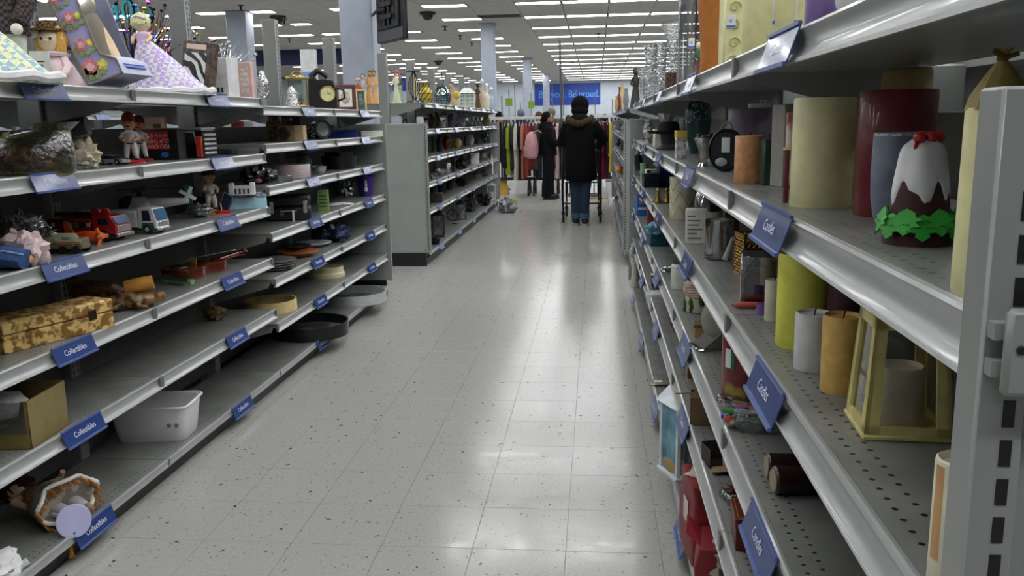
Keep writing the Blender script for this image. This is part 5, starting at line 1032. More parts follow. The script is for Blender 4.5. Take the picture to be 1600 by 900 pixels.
def tray(label, px, py, w_, h_, col, inner, sq=1.0):
    p = base(px, py, C7, 0, -1.78); k = mpp(p); r = w_ * k / 2; h = h_ * k
    t = thing('round_tray', label, 'tray', p); part('rim', MB(M(col, .3, .2)).lathe([(r * .93, 0), (r, 0), (r, h), (r * .96, h), (r * .95, h * .3), (r * .93, 0)], 52), t); part('bottom', MB(M(inner, .35, c2='#2a2c2c', pat='noise', ps=9, edge=.04)).lathe([(0, 0), (r * .95, 0), (r * .95, h * .28), (0, h * .28)], 44), t)
    return t
t = tray('black-rimmed round clock tray on the bottom shelf', 487, 515, 118, 20, '#1a1a1b', '#5a5d5a'); tagcard(t, (.06, -.172, .02), .012, .018, .3, '#d0d0cc', '#9a9a9a', 0)
p2 = base(549, 480, C7, 0, -1.74); t2 = tray('silver-rimmed round clock tray overhanging the bottom shelf end', 551, 487, 100, 16, '#9ea1a2', '#7a7d7c')
t2.location.y += .05; t.location.y -= .02
# ================================================================== GOODS ON THE CANDLE UNIT
Q1, Q2, Q3, Q4, Q5, Q6 = RZ
CLR = glass('#efefef', .66, .05); CLRB = glass('#eaecec', .55, .06, .5)
# --- top shelf (bases hidden by the rail), far to near
figure('carved_figurine', 'dark brown carved figurine standing farthest on the candle unit top shelf', 993, 0, Q1, 22, 66, '#2a201a', skin='#3a2a20', hair='#1c1512', x=.45, cat='figurine')
lat('glass_vase', 'small clear glass vase with white stem beside the dark carved figurine', 'vase', 1003, 0, Q1, 16, 54, [('body', CLRB, FLARE, 16), ('stem', M('#b9bcba', .5), [(0, 0), (.2, .05), (.2, .6), (0, .62)], 8)], x=.36)
lat('glass_vase', 'tall frosted rectangular-looking vase with etched pattern', 'vase', 1016, 0, Q1, 22, 86, [('body', CLRB, [(0, 0), (.8, 0), (.85, .05), (.8, .7), (1, 1), (.94, 1), (.72, .68), (0, .06)], 8), ('insert', M('#aab0b0', .6), [(0, .08), (.4, .08), (.4, .5), (0, .52)], 4)], x=.36)
lat('glass_vase', 'tall cut-crystal vase with rose etching', 'vase', 1030, 0, Q1, 24, 92, [('body', CLRB, [(0, 0), (.9, 0), (.92, .04), (.85, .6), (1, 1), (.92, 1), (.78, .6), (0, .05)], 12)], x=.46)
lat('glass_vase', 'wide-flared crystal vase rising behind the hobnail tumbler', 'vase', 1050, 0, Q1, 40, 122, [('body', CLRB, [(0, 0), (.45, 0), (.5, .04), (.34, .12), (.42, .7), (1, 1), (.94, 1), (.36, .7), (0, .1)], 10)], x=.54)
lat('hobnail_tumbler', 'dark brown hobnail glass tumbler on the top shelf', 'tumbler', 1048, 0, Q1, 17, 30, [('body', M('#2a211d', .15, c2='#4a3a30', pat='spot', ps=110), CUP, 20)], x=.33)
p = base(1077, 0, Q1, 0, .38); k = mpp(p); r = 18 * k; H = 165 * k; t = thing('cylinder_vase', 'tall clear cylinder vase with silver beaded edge and gold-tipped stems', 'vase', p)
part('glass', MB(CLR).lathe([(0, 0), (r, 0), (r, H), (r * .96, H), (r * .96, .01), (0, .01)], 28), t)
for e in (-1, 1): part('beading', MB(M('#b9bbbc', .2, .8)).tube([(e * r * .98, -r * .1, i * H / 60) for i in range(61)], [.0028 + .0016 * (i % 2) for i in range(61)], 6), t)
for i, (dx, c_) in enumerate(((-.2, '#8a8078'), (.1, '#a08a4a'), (.4, '#6a4a50'))): part('stem', MB(M(c_, .4)).tube([(dx * r, 0, .012), (dx * r * 1.2, .004, H * (.72 + .08 * i))], .004, 8), t)
tagcard(t, (.0, -r - .006, H * .42), .012, .02, 0, '#d6d6d2', '#33509a', 0)
figure('rose_fairy', 'small fairy figurine with teal wings and ivory rose head beside the cylinder vase', 1091, 0, Q1, 24, 62, '#5a4034', skin='#c9ba98', hair='#cbbb90', x=.33, top='#2c5a44')
pl = lat('pottery_vase', 'tall orange pottery vase with waisted curve and flared lip', 'vase', 1108, 0, Q1, 46, 150, [('body', M('#8e5420', .45, c2='#9a622a', pat='noise', ps=14, edge=.3), [(0, 0), (.62, 0), (.66, .04), (.62, .25), (.7, .5), (.95, .85), (1, 1), (.93, 1), (.6, .5), (0, .1)], 28)], x=.345)
p = base(1141, 0, Q1, 0, .345); k = mpp(p); t = thing('carved_candle', 'cream square candle with scrolled leaf relief and price sticker', 'candle', p, .12); W = 16 * k; H = 120 * k
part('wax', MB(M('#c4bb8c', .5, sss=.1)).box(-W, W, -W, W, 0, H, .004), t)
for i in range(4): part('scroll', MB(M('#a39a6c', .5)).tube([(W * .6 * cos(a) * (1 - a / 9) * (1 if i % 2 else -1), -W - .001, H * (.14 + .22 * i) + W * .6 * sin(a) * (1 - a / 9)) for a in [j * .5 for j in range(14)]], .003, 6), t)
part('ribbon', MB(M('#3c3a5a', .4)).box(W * .86, W * 1.01, -W * 1.01, W * 1.01, 0, H, .001), t); tagcard(t, (-.01, -W - .003, H * .62), .012, .016, 0, '#cfcfc8', '#3a55a8', 0)
pillar('giant cream square-shouldered candle with big price tag on the top shelf', 1213, 0, Q1, 106, 190, '#c4ba88', x=.37, name='pillar_candle')
p = base(1205, 0, Q1, 0, .33)
o = bpy.data.objects['pillar_candle']; tagcard(o, (-.0, -.066, .085), .024, .024, 0, '#cdcdc6', '#3a55a8', 0)
pillar('purple candle next to the giant cream candle on the top shelf', 1287, 0, Q1, 62, 60, '#4a3866', x=.345)
lat('white_dish', 'white ceramic dish at the near end of the top shelf', 'dish', 1345, 0, Q1, 80, 40, [('body', M('#c9c7bd', .4), BOWL, 28)], x=.35)
# --- second shelf, far to near
p = base(1003, 214, Q2, .02); t = thing('easel_sign', 'tiny black easel sign at the far end of the candle shelf', 'sign', p, .2); part('board', MB(M('#17181a', .5)).box(-.045, .045, -.006, .006, .02, .11, .002), t)
for e in (-1, 1): part('leg', MB(M('#17181a', .5)).tube([(e * .03, -.008, 0), (e * .02, 0, .1)], .004, 6), t)
lat('floral_vase', 'white vase with dark floral pattern near the far end', 'vase', 1013, 226, Q2, 18, 36, [('body', M('#b9bab6', .3, c2='#55585a', pat='noise', ps=60, edge=.05), URN, 20), ('neck', M('#b0b1ad', .3), [(.4, .9), (.5, 1.02), (.44, 1.02), (0, .95)], 16)])
lat('pewter_urn', 'pewter urn with bird finial behind the beige box', 'urn', 1012, 215, Q2, 26, 50, [('body', M('#8c8e8a', .3, .6), URN, 20), ('finial', M('#7c7e7a', .3, .6), [(.1, .98), (.3, 1.05), (.2, 1.12), (0, 1.2)], 8)], x=.5)
carton('beige_box', 'plain beige square box candle on the second shelf', 'box', 1029, 229, Q2, 15, 27, M('#b7b3a3', .6), 1, .15, lid=M('#bdb9a9', .6))
lat('grey_jar', 'grey-green ceramic jar behind the beige box', 'jar', 1022, 205, Q2, 20, 40, [('body', M('#5f625a', .4), BELLY, 20), ('lid', M('#55584f', .4), [(.62, .95), (.66, 1), (.2, 1.06), (.2, 1.12), (0, 1.14)], 16)], x=.555)
p = base(1044, 238, Q2, .05); t = thing('hat', 'dark brimmed hat resting on a stand', 'hat', p, .3); part('brim', MB(M('#1d1c1e', .8)).lathe([(0, .075), (.085, .08), (.095, .092), (.084, .09), (0, .085)], 28, sx=1.1, sy=.8), t); part('crown', MB(M('#222124', .8)).lathe([(.055, .08), (.052, .12), (.04, .135), (0, .138)], 24), t); part('stand', MB(M('#2c2a2b', .6)).lathe([(.06, 0), (.06, .01), (.035, .03), (.04, .08), (0, .08)], 18), t)
lat('glass_vase', 'clear flared glass vase behind the brimmed hat', 'vase', 1041, 222, Q2, 30, 44, [('body', CLR, FLARE, 20)], x=.46)
carton('ornament_pack', 'tall white patterned carton with gold top edge', 'box', 1063, 251, Q2, 15, 44, M('#bdbdb8', .5, c2='#77787a', pat='noise', ps=50, edge=.05), .8, .2, lid=M('#b49a44', .4))
lat('green_vase', 'large dark teal vase with raised silver dots', 'vase', 1090, 250, Q2, 40, 80, [('body', M('#1d3a36', .25, c2='#15302c', pat='noise', ps=10, edge=.3), [(0, 0), (.6, 0), (.65, .02), (.85, .3), (1, .62), (.96, .85), (.78, .98), (.72, 1), (.66, .97), (0, .9)], 32)], x=.43)
o = bpy.data.objects['green_vase']; rv = mpp(o.location) * 20; hv = mpp(o.location) * 80
mb = MB(M('#9fb0ac', .2, .5)); rnd = random.Random(2)
for i in range(30):
    a = -pi / 2 + rnd.uniform(-1.3, .6); f = rnd.uniform(.6, .95); q = .97 if f < .85 else .9; mb.ball((rv * q * cos(a), rv * q * sin(a), hv * f), .003, 6, 4)
part('raised_dots', mb, o)
p = base(1100, 250, Q2, .03, .335); k = mpp(p); t = thing('hurricane_vase', 'clear hurricane glass filled with dark red berries and an ivory candle', 'vase', p); r = 17 * k; H = 44 * k
part('glass', MB(CLR).lathe(sc([(0, 0), (.6, 0), (.4, .12), (.6, .3), (.55, .6), (.75, .8), (1, 1), (.96, 1), (.5, .6), (0, .2)], r, H), 24), t); part('candle', MB(M('#c9c0a2', .5)).lathe(sc(WAX, r * .36, H * .55), 18, (0, 0, H * .25)), t)
for i in range(12): part('berry', MB(M('#3c1016', .4)).ball((r * .6 * cos(i * 1.1), r * .6 * sin(i * 1.1), H * .95 + .004 * (i % 3)), .009, 10, 7), t)
lat('glass_goblet', 'leaning clear glass goblet in front of the black round tin', 'goblet', 1115, 262, Q2, 24, 50, [('body', CLRB, [(0, 0), (.7, 0), (.72, .02), (.12, .06), (.1, .35), (.5, .5), (.75, .75), (.7, 1), (.66, 1), (.68, .75), (.05, .42), (0, .4)], 20)], tilt=(0, .25, 0))
p = base(1130, 269, Q2, .02); k = mpp(p); r = 33 * k; t = thing('round_tin', 'black round tin standing on edge with white sticker and handle', 'tin', p, -.5)
part('drum', MB(M('#16171a', .35)).tf(R(0, pi / 2, 0, (0, .02, r))).lathe([(0, -.02), (r * .9, -.02), (r, -.012), (r, .016), (r * .92, .02), (r * .86, .014), (0, .014)], 36, sx=.8), t); part('sticker', MB(M('#b9bcb8', .6)).box(-r * .1, r * .3, -.002, .0, r * .9, r * 1.6), t); part('glass_chip', MB(M('#7f8a8c', .1)).ball((-r * .1, -.002, r * .45), (r * .3, .003, r * .2), 14, 8), t)
part('handle', MB(M('#7a7466', .3, .6)).tube([(r * .25 * cos(a), .02, r * 1.95 + r * .35 * sin(a)) for a in [i * pi / 8 for i in range(9)]], .0025, 6), t)
pillar('wide lavender pillar candle behind the peach one', 1172, 282, Q2, 70, 90, '#6c6072', x=.46)
pillar('speckled peach pillar candle in front of the lavender one', 1169, 288, Q2, 44, 74, '#a4724c', c2='#b0835e', pat='noise', ps=60)
p = base(1199, 290, Q2, .02); k = mpp(p); t = thing('square_candle', 'dark green square candle beside the peach pillar', 'candle', p, .1); W = 10 * k; H = 71 * k; part('wax', MB(M('#2c4038', .4, bump=.2)).box(-W, W, -W, W, 0, H, .003), t); part('wick', MB(WICK).tube([(0, 0, H), (.001, 0, H + .01)], .0012, 6), t)
p = base(1189, 215, Q2, 0, .52); k = mpp(p); r = 27 * k; H = 95 * k; t = thing('glass_canister', 'clear ribbed glass canister with lid behind the lavender candle', 'canister', p); part('jar', MB(CLRB).lathe([(0, 0), (r, 0)] + [(r * (1 + .02 * (i % 2)), H * (.03 + i * .09)) for i in range(10)] + [(r * .8, H * .92), (r * .75, H * .92), (0, H * .9)], 28), t); part('lid', MB(M('#8f9494', .2, .5)).lathe([(0, H * .92), (r * .85, H * .92), (r * .85, H * .98), (r * .2, H * 1.0), (r * .2, H * 1.04), (0, H * 1.05)], 24), t)
p = base(1226, 296, Q2, .02, .4); k = mpp(p); t = thing('boxed_candle', 'grey slab carton with dark red spine standing on edge', 'box', p, .25); W = 15 * k; H = 126 * k; part('body', MB(M('#827e76', .6)).box(-W, W, -.03, .03, 0, H, .002), t); part('red_spine', MB(M('#4a1a1e', .5)).box(-W * .1, W * .12, -.032, -.029, .0, H * .85), t); part('green_flash', MB(M('#2f4436', .6)).box(W * .2, W * .9, -.032, -.029, H * .3, H * .5), t)
lat('taper_candle', 'dark red taper candle with pale top', 'candle', 1227, 302, Q2, 8, 84, [('wax', M('#4a141c', .4), TAPER, 14), ('tip', M('#b99a6c', .5), [(.0, .97), (1.6, .97), (1.6, 1.02), (0, 1.02)], 12)], x=.325)
pillar('white candle with orange and red drips running down', 1236, 313, Q2, 22, 118, '#b9b3a8', c2='#8a2a24', pat='noise', ps=14, x=.4, edge=.06)
pillar('big cream pillar candle with uneven rim on the second shelf', 1281, 326, Q2, 92, 165, '#c2b98e', prof=[(0, 0), (.98, 0), (1, .01), (1, .98), (.97, 1), (.93, .985), (.88, .95), (0, .94)])
lat('glass_votive', 'smoky glass votive glimpsed over the big cream candle', 'votive', 1290, 300, Q2, 56, 200, [('body', glass('#9aa0a4', .6), CUP, 24)], x=.53)
pillar('narrow tan pillar candle half hidden behind the big cream one', 1328, 320, Q2, 24, 140, '#8e7c50', x=.46)
pillar('tall dark red pillar candle on the second shelf', 1392, 347, Q2, 112, 190, '#5c0f16', var=.05, coat=.3, prof=[(0, 0), (.98, 0), (1, .01), (1, .985), (.97, 1), (.88, .99), (.82, .97), (0, .965)], x=.435)
pillar('tan pillar candle rising behind the dark red one', 1405, 330, Q2, 72, 195, '#857448', x=.545)
lat('stone_votive', 'grey-lavender frosted cup candle holder behind the pudding candle', 'candle holder', 1391, 352, Q2, 66, 140, [('cup', M('#5a6070', .35, c2='#7c8290', pat='noise', ps=22, edge=.2), TUMB, 32), ('glitter_band', M('#8a90a0', .2, .3, c2='#d8dce4', pat='spot', ps=160), [(.955, .86), (.962, .86), (.965, .99), (.95, .99)], 32)], x=.40)
# pudding candle
p = base(1432, 386, Q2, .035); k = mpp(p); r = 49 * k; H = 155 * k; t = thing('pudding_candle', 'Christmas pudding candle with white icing, red berries and green leaves', 'candle', p)
part('pudding', MB(M('#351316', .5, bump=.2)).lathe([(0, 0), (r * 1.05, 0), (r * 1.05, H * .1), (r * .95, H * .12), (r * .83, H * .5), (r * .64, H * .88), (r * .4, H * .92), (0, H * .92)], 36), t)
n_ = 72; tops = []; bots = []
def drip(a): return .56 - .1 * max(0, sin(6 * a + .6)) ** .7 - .12 * max(0, sin(4 * a + 2)) ** 1.5 + .05 * sin(9 * a)
rings = []
def pr_(z_): return .95 - (z_ - .12) * .316 if z_ < .5 else (.83 - (z_ - .5) * .5 if z_ < .88 else .64 - (z_ - .88) * 1.2)
for f in range(8):
    rg_ = []
    for i in range(n_):
        a = 2 * pi * i / n_; zb = drip(a); zz = zb + (.97 - zb) * f / 7; rad = pr_(zz) + (-.03, .045, .055, .055, .055, .06, .07, .06)[f] + (.015 * sin(6 * a + .6) if f else 0)
        rg_.append(Vector((r * rad * cos(a), r * rad * sin(a), H * zz)))
    rings.append(rg_)
rings.append([Vector((v.x * .6, v.y * .6, H * 1.03)) for v in rings[-1]])
part('icing', MB(M('#cfcabf', .4, sss=.15)).loft(rings), t)
for i, (a, f) in enumerate(((-2.2, .42), (-1.2, .3), (-.2, .4), (1.4, .3))): part('berry', MB(M('#8e0f14', .2, coat=.5)).ball((r * f * cos(a), r * f * sin(a), H * 1.05), r * .2, 14, 10), t)
part('berry_drip', MB(M('#8e0f14', .2)).ball((r * .58 * cos(-2.3), r * .58 * sin(-2.3), H * .97), (r * .07, r * .07, r * .15), 10, 7), t)
for i in range(14):
    a = 2 * pi * i / 14; T = R(a, 0, 0, (0, 0, H * (.14 + .05 * (i % 2)))); lf = MB(M('#1f7a24', .35, c2='#2f9a30', pat='noise', ps=30, edge=.2)).tf(T)
    pts = [(0, -.34), (.14, -.2), (.12, -.1), (.3, -.05), (.2, .06), (.34, .16), (.2, .2), (.16, .34), (0, .44), (-.14, .32), (-.2, .2), (-.34, .14), (-.2, .06), (-.3, -.06), (-.12, -.1), (-.14, -.2)]
    lf.prism([Vector((r * (1.12 - y_ * .3), x_ * r * 1.55, r * (y_ * 1.05 + .1))) for x_, y_ in pts], (r * .06, 0, r * .02)); part('leaf', lf, t)
# wrapped candle by the post
p = base(1535, 400, Q2, 0, .315); k = mpp(p); r = 46 * k; H = 285 * k; t = thing('wrapped_candle', 'ivory candle wrapped to a tied point, beside the slotted post', 'candle', p)
part('wax', MB(M('#b8b488', .5, sss=.1)).lathe([(0, 0), (r * .95, 0), (r, .005), (r * .97, H), (0, H)], 32), t); part('wrap', MB(M('#6a5c2c', .6, bump=.3)).lathe([(r * .98, H * .99), (r * .85, H * 1.06), (r * .45, H * 1.17), (r * .14, H * 1.24), (r * .12, H * 1.26), (r * .3, H * 1.3)], 24, wob=lambda a, i: 1 + .05 * sin(9 * a)), t); part('twine', MB(M('#4a3a1c', .9)).lathe([(r * .16, H * 1.235), (r * .19, H * 1.25), (r * .16, H * 1.265)], 12).tube([(0, -r * .15, H * 1.25), (-r * .4, -r * .2, H * 1.29)], .002, 5).tube([(0, -r * .15, H * 1.25), (r * .4, -r * .2, H * 1.27)], .002, 5), t)
# --- third shelf, far to near
p = base(1000, 268, Q3, .02, .33); k = mpp(p); t = thing('bird_sculpture', 'tall slender black curved sculpture at the far end of the third shelf', 'sculpture', p); H = 60 * k; part('form', remesh(MB(M('#121214', .2, coat=.5)).tube([(-.0, 0, .0), (-.01, 0, H * .3), (-.015, 0, H * .5), (.01, 0, H * .75), (.06, 0, H * 1.05)], [.03, .034, .03, .022, .006], 14).lathe([(0, 0), (.045, 0), (.03, .04), (0, .05)], 18), 'form', .006, 2), t)
lat('green_tin', 'small mint green canister at the far end of the third shelf', 'canister', 1006, 282, Q3, 12, 24, [('body', M('#6a8a70', .4), CUP, 18), ('lid', M('#7a9a80', .4), [(0, 1), (1.04, 1), (1.04, 1.1), (0, 1.1)], 18)])
blob('teal_cloth', 'folded teal cloth piled at the back of the third shelf', 'cloth', 1022, 262, Q3, 30, 18, M('#1f4a48', .8, bump=.4), .25, .7, x=.5, seed=61)
carton('gift_set', 'cream and black boxed gift set', 'box', 1019, 291, Q3, 21, 26, M('#c0b595', .6), .8, .15, marks=lambda mb, W, D, H: mb.mat(M('#17171a', .5)).box(-W * 1.01, -W * .4, -D - .001, -D, H * .05, H * .95))
carton('navy_box', 'tall navy blue box on the third shelf', 'box', 1040, 292, Q3, 24, 34, M('#141c50', .4), .9, .15, lid=M('#18225c', .4))
carton('black_case', 'low black case in front of the cream gift set', 'case', 1017, 312, Q3, 25, 22, M('#111320', .35), .8, .1, lid=M('#15182a', .35))
t = thing('brass_figurine', 'pair of small brass figurines on one dish', 'figurine', base(1035, 324, Q3, .03)); br = M('#8a7440', .25, .8)
part('dish', MB(br).lathe([(0, 0), (.05, 0), (.055, .006), (0, .005)], 24), t)
for dx in (-.022, .022): part('figure', MB(br).lathe([(.0, .005), (.018, .006), (.012, .03), (.009, .05), (0, .052)], 12, (dx, 0, 0)).ball((dx, 0, .062), .011, 10, 8), t)
p = base(1066, 343, Q3, .02); k = mpp(p); r = 20 * k; H = 66 * k; t = thing('quilted_candle', 'ivory pillar candle with quilted diamond relief', 'candle', p); part('wax', MB(M('#aaa58c', .5, sss=.1)).lathe(sc(WAX, r, H), 36), t)
mb = MB(M('#8f8a72', .5))
for j in range(3):
    for i in range(5):
        a0 = i * 2 * pi / 5
        for e in (-1, 1): mb.tube([(r * 1.005 * cos(a0 + e * f * pi / 5), r * 1.005 * sin(a0 + e * f * pi / 5), H * (j + f) / 3) for f in [q / 6 for q in range(7)]], .0018, 4)
part('quilting', mb, t)
def jar_candle(label, px, py, z, w_, h_, wax, x=None, lidc='#8f9294', labelc='#b9b4ae', fill=.6):
    p = base(px, py, z, 0, x); k = mpp(p); r = w_ * k / 2; p = base(px, py, z, r, x); k = mpp(p); r = w_ * k / 2; H = h_ * k; t = thing('jar_candle', label, 'candle', p)
    part('jar', MB(CLR).lathe(sc(JAR, r, H), 28), t); part('wax', MB(M(wax, .4)).lathe([(0, H * .04), (r * .94, H * .04), (r * .94, H * fill), (0, H * fill)], 24), t)
    l_ = part('lid', MB(glass('#c9cfd2', .4, .05)).lathe(sc(JLID, r, H), 24), t)
    if labelc: part('label', MB(M(labelc, .6)).lathe([(r * 1.005, H * .15), (r * 1.01, H * .15), (r * 1.01, H * .42), (r * 1.005, H * .42)], 28), t)
    return t
jar_candle('small red jar candle beside the ivory quilted candle', 1083, 345, Q3, 26, 48, '#5a1418', x=.42)
jar_candle('large dark red jar candle with white label under the round tin', 1107, 351, Q3, 44, 66, '#4a1014', x=.42)
carton('white_carton', 'white carton printed with small dark script lines', 'box', 1087, 402, Q3, 32, 52, M('#b9b9b2', .5), 1.1, -.12, marks=lambda mb, W, D, H: [mb.mat(M('#5a5a58', .6)).box(-W * .8, -W * .8 + W * 1.5 * f, -D - .001, -D, H * (.15 + .13 * i), H * (.19 + .13 * i)) for i, f in enumerate((.9, .6, .95, .7, .8, .5))])
p = base(1122, 407, Q3, .03); k = mpp(p); r = 22 * k; H = 62 * k; t = thing('filled_candle', 'white candle in a clear glass with slanted white spoon', 'candle', p); part('glass', MB(CLR).lathe(sc(CUP, r, H), 28), t); part('wax', MB(M('#b7b6ae', .5, bump=.5)).lathe([(0, H * .06), (r * .9, H * .06), (r * .9, H * .7), (r * .5, H * .95), (0, H * .98)], 24, wob=lambda a, i: 1 + .04 * sin(7 * a)), t); part('spoon', MB(M('#c9ccd0', .3)).tube([(r * .3, -r * 1.05, .004), (r * .8, -r * 1.15, H * .6)], [.005, .003], 8, flat=(1.6, .6)), t)
carton('red_candle_box', 'narrow dark red boxed candle behind the gold filigree holder', 'box', 1141, 432, Q3, 22, 54, M('#3a1418', .4), .8, 0, .44, marks=lambda mb, W, D, H: [mb.mat(M('#5c2a2c', .4)).box(-W, W, -D - .001, -D, H * (.1 + .11 * i), H * (.14 + .11 * i)) for i in range(8)])
p = base(1190, 405, Q3, .03, .46); k = mpp(p); t = thing('rose_box', 'clear box of pink soap roses', 'box', p); W = 25 * k; H = 52 * k; part('case', MB(glass('#dcd2d2', .7)).box(-W, W, -W * .7, W * .7, 0, H, .002), t)
for i in range(9): part('rose', MB(M(('#8a3a44', '#b07a80', '#742a34')[i % 3], .6, bump=.5)).ball((W * .6 * (i % 3 - 1), -W * .3, H * (.2 + .3 * (i // 3))), W * .26, 12, 8, .2, i), t)
p = base(1182, 446, Q3, .03, .42); k = mpp(p); t = thing('filigree_holder', 'gold filigree square candle holder', 'candle holder', p, .1); W = 29 * k; H = 66 * k; gm = M('#9a7430', .25, .8)
for i in range(4):
    T = R(i * pi / 2); sd = part('side', MB(gm).tf(T).box(-W, W, -W, -W + .003, H * .94, H).box(-W, W, -W, -W + .003, 0, H * .06).box(-W, -W + .006, -W, -W + .003, 0, H).box(W - .006, W, -W, -W + .003, 0, H), t)
    mb = MB(gm).tf(T)
    for a in range(7):
        for b in range(6): mb.tube([(-W * .86 + a * W * .287 + W * .12 * cos(q), -W + .0015, H * (.14 + b * .15) + W * .12 * sin(q)) for q in [j * pi / 4 for j in range(8)]], .0013, 4, True)
    part('fretwork', mb, sd)
part('liner', MB(M('#2a1c10', .5)).box(-W * .9, W * .9, -W * .9, W * .9, .002, H * .8), t)
p = base(1190, 475, Q3, .04); k = mpp(p); t = thing('boxed_candle', 'dark red candle sealed in a clear plastic box', 'candle', p, -.15); W = 33 * k; H = 74 * k; part('case', MB(glass('#d6dadb', .72)).box(-W, W, -W, W, 0, H, .002), t); part('wax', MB(M('#3a0c12', .4, c2='#2a080c', pat='stripe', ps=60, edge=.3)).box(-W * .85, W * .85, -W * .85, W * .85, .004, H * .66, .004), t); part('side_label', MB(M('#a8aaa8', .6)).box(-W * 1.01, -W, -W * .8, W * .3, H * .05, H * .9), t)
p = base(1172, 483, Q3, .01); t = thing('taper_candle', 'coral taper candle lying on the shelf', 'candle', p, .05); part('wax', MB(M('#9a4a3c', .4)).tf(R(0, 0, pi / 2, (0, 0, .007))).lathe([(0, -.035), (.004, -.035), (.007, -.025), (.007, .03), (0, .032)], 14), t); part('wick', MB(WICK).tube([(-.035, 0, .007), (-.04, 0, .006)], .001, 5), t)
lat('purple_votive', 'small purple star-shaped votive beside the coral taper', 'votive', 1190, 474, Q3, 16, 18, [('cup', M('#6a4a8a', .3), CUP, 10)], x=.345)
pillar('short ivory pillar candle left of the yellow-green one', 1208, 503, Q3, 28, 64, '#b4b09c')
pillar('tall yellow-green pillar candle on the third shelf', 1251, 549, Q3, 78, 146, '#b8b444', c2='#c2bd54', pat='noise', ps=18, edge=.3, prof=[(0, 0), (.97, 0), (1, .02), (1, .965), (.985, 1), (.94, .985), (.9, .97), (0, .96)])
pillar('maroon pillar candle behind the white and amber ones', 1322, 520, Q3, 66, 120, '#33121c', x=.43)
pillar('plain white pillar candle in front of the yellow-green one', 1268, 583, Q3, 56, 90, '#b6b6b6')
pillar('amber pillar candle with sugary surface beside the yellow lantern', 1311, 619, Q3, 60, 122, '#bc9048', c2='#c8a05c', pat='noise', ps=70, edge=.2)
pillar('olive tan pillar candle peeping behind the amber one', 1345, 600, Q3, 44, 120, '#6c5a2c', x=.46)
# yellow lantern
p = base(1398, 690, Q3, .055); k = mpp(p); W = 62 * k; H = 196 * k; g_ = .82; ym = M('#b0a66a', .55, var=.15, scale=30, bump=.1); t = thing('lantern', 'yellow wooden lantern with tapering glass sides and white candle', 'lantern', p, -.06)
part('base', MB(ym).box(-W * 1.04, W * 1.04, -W * 1.04, W * 1.04, 0, H * .045, .002), t)
for i in range(4):
    T = R(i * pi / 2); b0 = W * .34
    def fp(x_, f): s_ = 1 - (1 - g_) * f; return Vector((x_ * s_, -W * s_, H * (.045 + .9 * f)))
    for nm, q in (('stile', [fp(-W, 0), fp(-W + b0, 0), fp(-W + b0, 1), fp(-W, 1)]), ('stile', [fp(W - b0, 0), fp(W, 0), fp(W, 1), fp(W - b0, 1)]), ('rail', [fp(-W, 0), fp(W, 0), fp(W, .07), fp(-W, .07)]), ('rail', [fp(-W, .9), fp(W, .9), fp(W, 1), fp(-W, 1)])): part(nm, MB(ym).tf(T).prism(q, (0, W * .09, 0)), t)
    part('pane', MB(glass('#f0f0ea', .93, .06)).tf(T).add([fp(-W * .85, .05) + Vector((0, .004, 0)), fp(W * .85, .05) + Vector((0, .004, 0)), fp(W * .85, .95) + Vector((0, .004, 0)), fp(-W * .85, .95) + Vector((0, .004, 0))], [(0, 1, 2, 3)]), t)
rf = part('roof', MB(ym).box(-W * .84, W * .84, -W * .84, W * .84, H * .945, H * .975, .002).loft([[(-W * .5, -W * .5, H * .99), (W * .5, -W * .5, H * .99), (W * .5, W * .5, H * .99), (-W * .5, W * .5, H * .99)], [(-W * .1, -W * .1, H * 1.08), (W * .1, -W * .1, H * 1.08), (W * .1, W * .1, H * 1.08), (-W * .1, W * .1, H * 1.08)]]), t)
for a in (-1, 1):
    for b in (-1, 1): part('roof_peg', MB(ym).box(a * W * .4 - .003, a * W * .4 + .003, b * W * .4 - .003, b * W * .4 + .003, H * .97, H * .995), rf)
part('led_candle', MB(M('#b4aea2', .5, sss=.1)).lathe([(0, H * .047), (W * .6, H * .047), (W * .62, H * .06), (W * .6, H * .5), (W * .55, H * .52), (W * .48, H * .49), (0, H * .47)], 32, wob=lambda a, i: 1 + .015 * sin(3 * a)), t)
p = base(1490, 800, Q3, 0, .309); k = mpp(p); r = 40 * k; H = 215 * k; t = thing('pillar_candle', 'ivory candle with flaking orange edge nearest the slotted post', 'candle', p); part('wax', MB(M('#b4b09a', .5, sss=.1, bump=.2)).lathe(sc(WAX, r, H), 36), t); part('orange_flake', MB(M('#a07a50', .5)).add([(r * 1.01 * cos(a), r * 1.01 * sin(a), z_) for z_ in (H * .25, H * .96) for a in (-3.1, -2.95, -2.8, -2.65)], [(0, 1, 5, 4), (1, 2, 6, 5), (2, 3, 7, 6)]), t)
# --- fourth shelf
carton('cereal_box', 'bright blue and orange printed carton at the far end of the fourth shelf', 'box', 1003, 363, Q4, 19, 32, M('#2a5a9a', .5), .6, .2, marks=lambda mb, W, D, H: mb.mat(M('#c07040', .5)).box(-W * .7, W * .3, -D - .001, -D, H * .6, H * .9).mat(M('#b9bcc0', .5)).box(-W * .8, W * .8, -D - .001, -D, H * .3, H * .42))
lat('cream_pitcher', 'cream ceramic pitcher on the far fourth shelf', 'pitcher', 996, 330, Q4, 18, 34, [('body', M('#a8a08c', .4), URN, 20), ('spout', M('#a8a08c', .4), [(.5, .9), (.7, 1.04), (.6, 1.04), (0, .92)], 8)], x=.42)
lat('red_canister', 'tall brick red cylinder canister', 'canister', 1021, 376, Q4, 21, 48, [('body', M('#5c1a16', .4), CUP, 24), ('lid', M('#641e1a', .4), [(0, 1), (1.03, 1), (1.03, 1.05), (0, 1.06)], 24)])
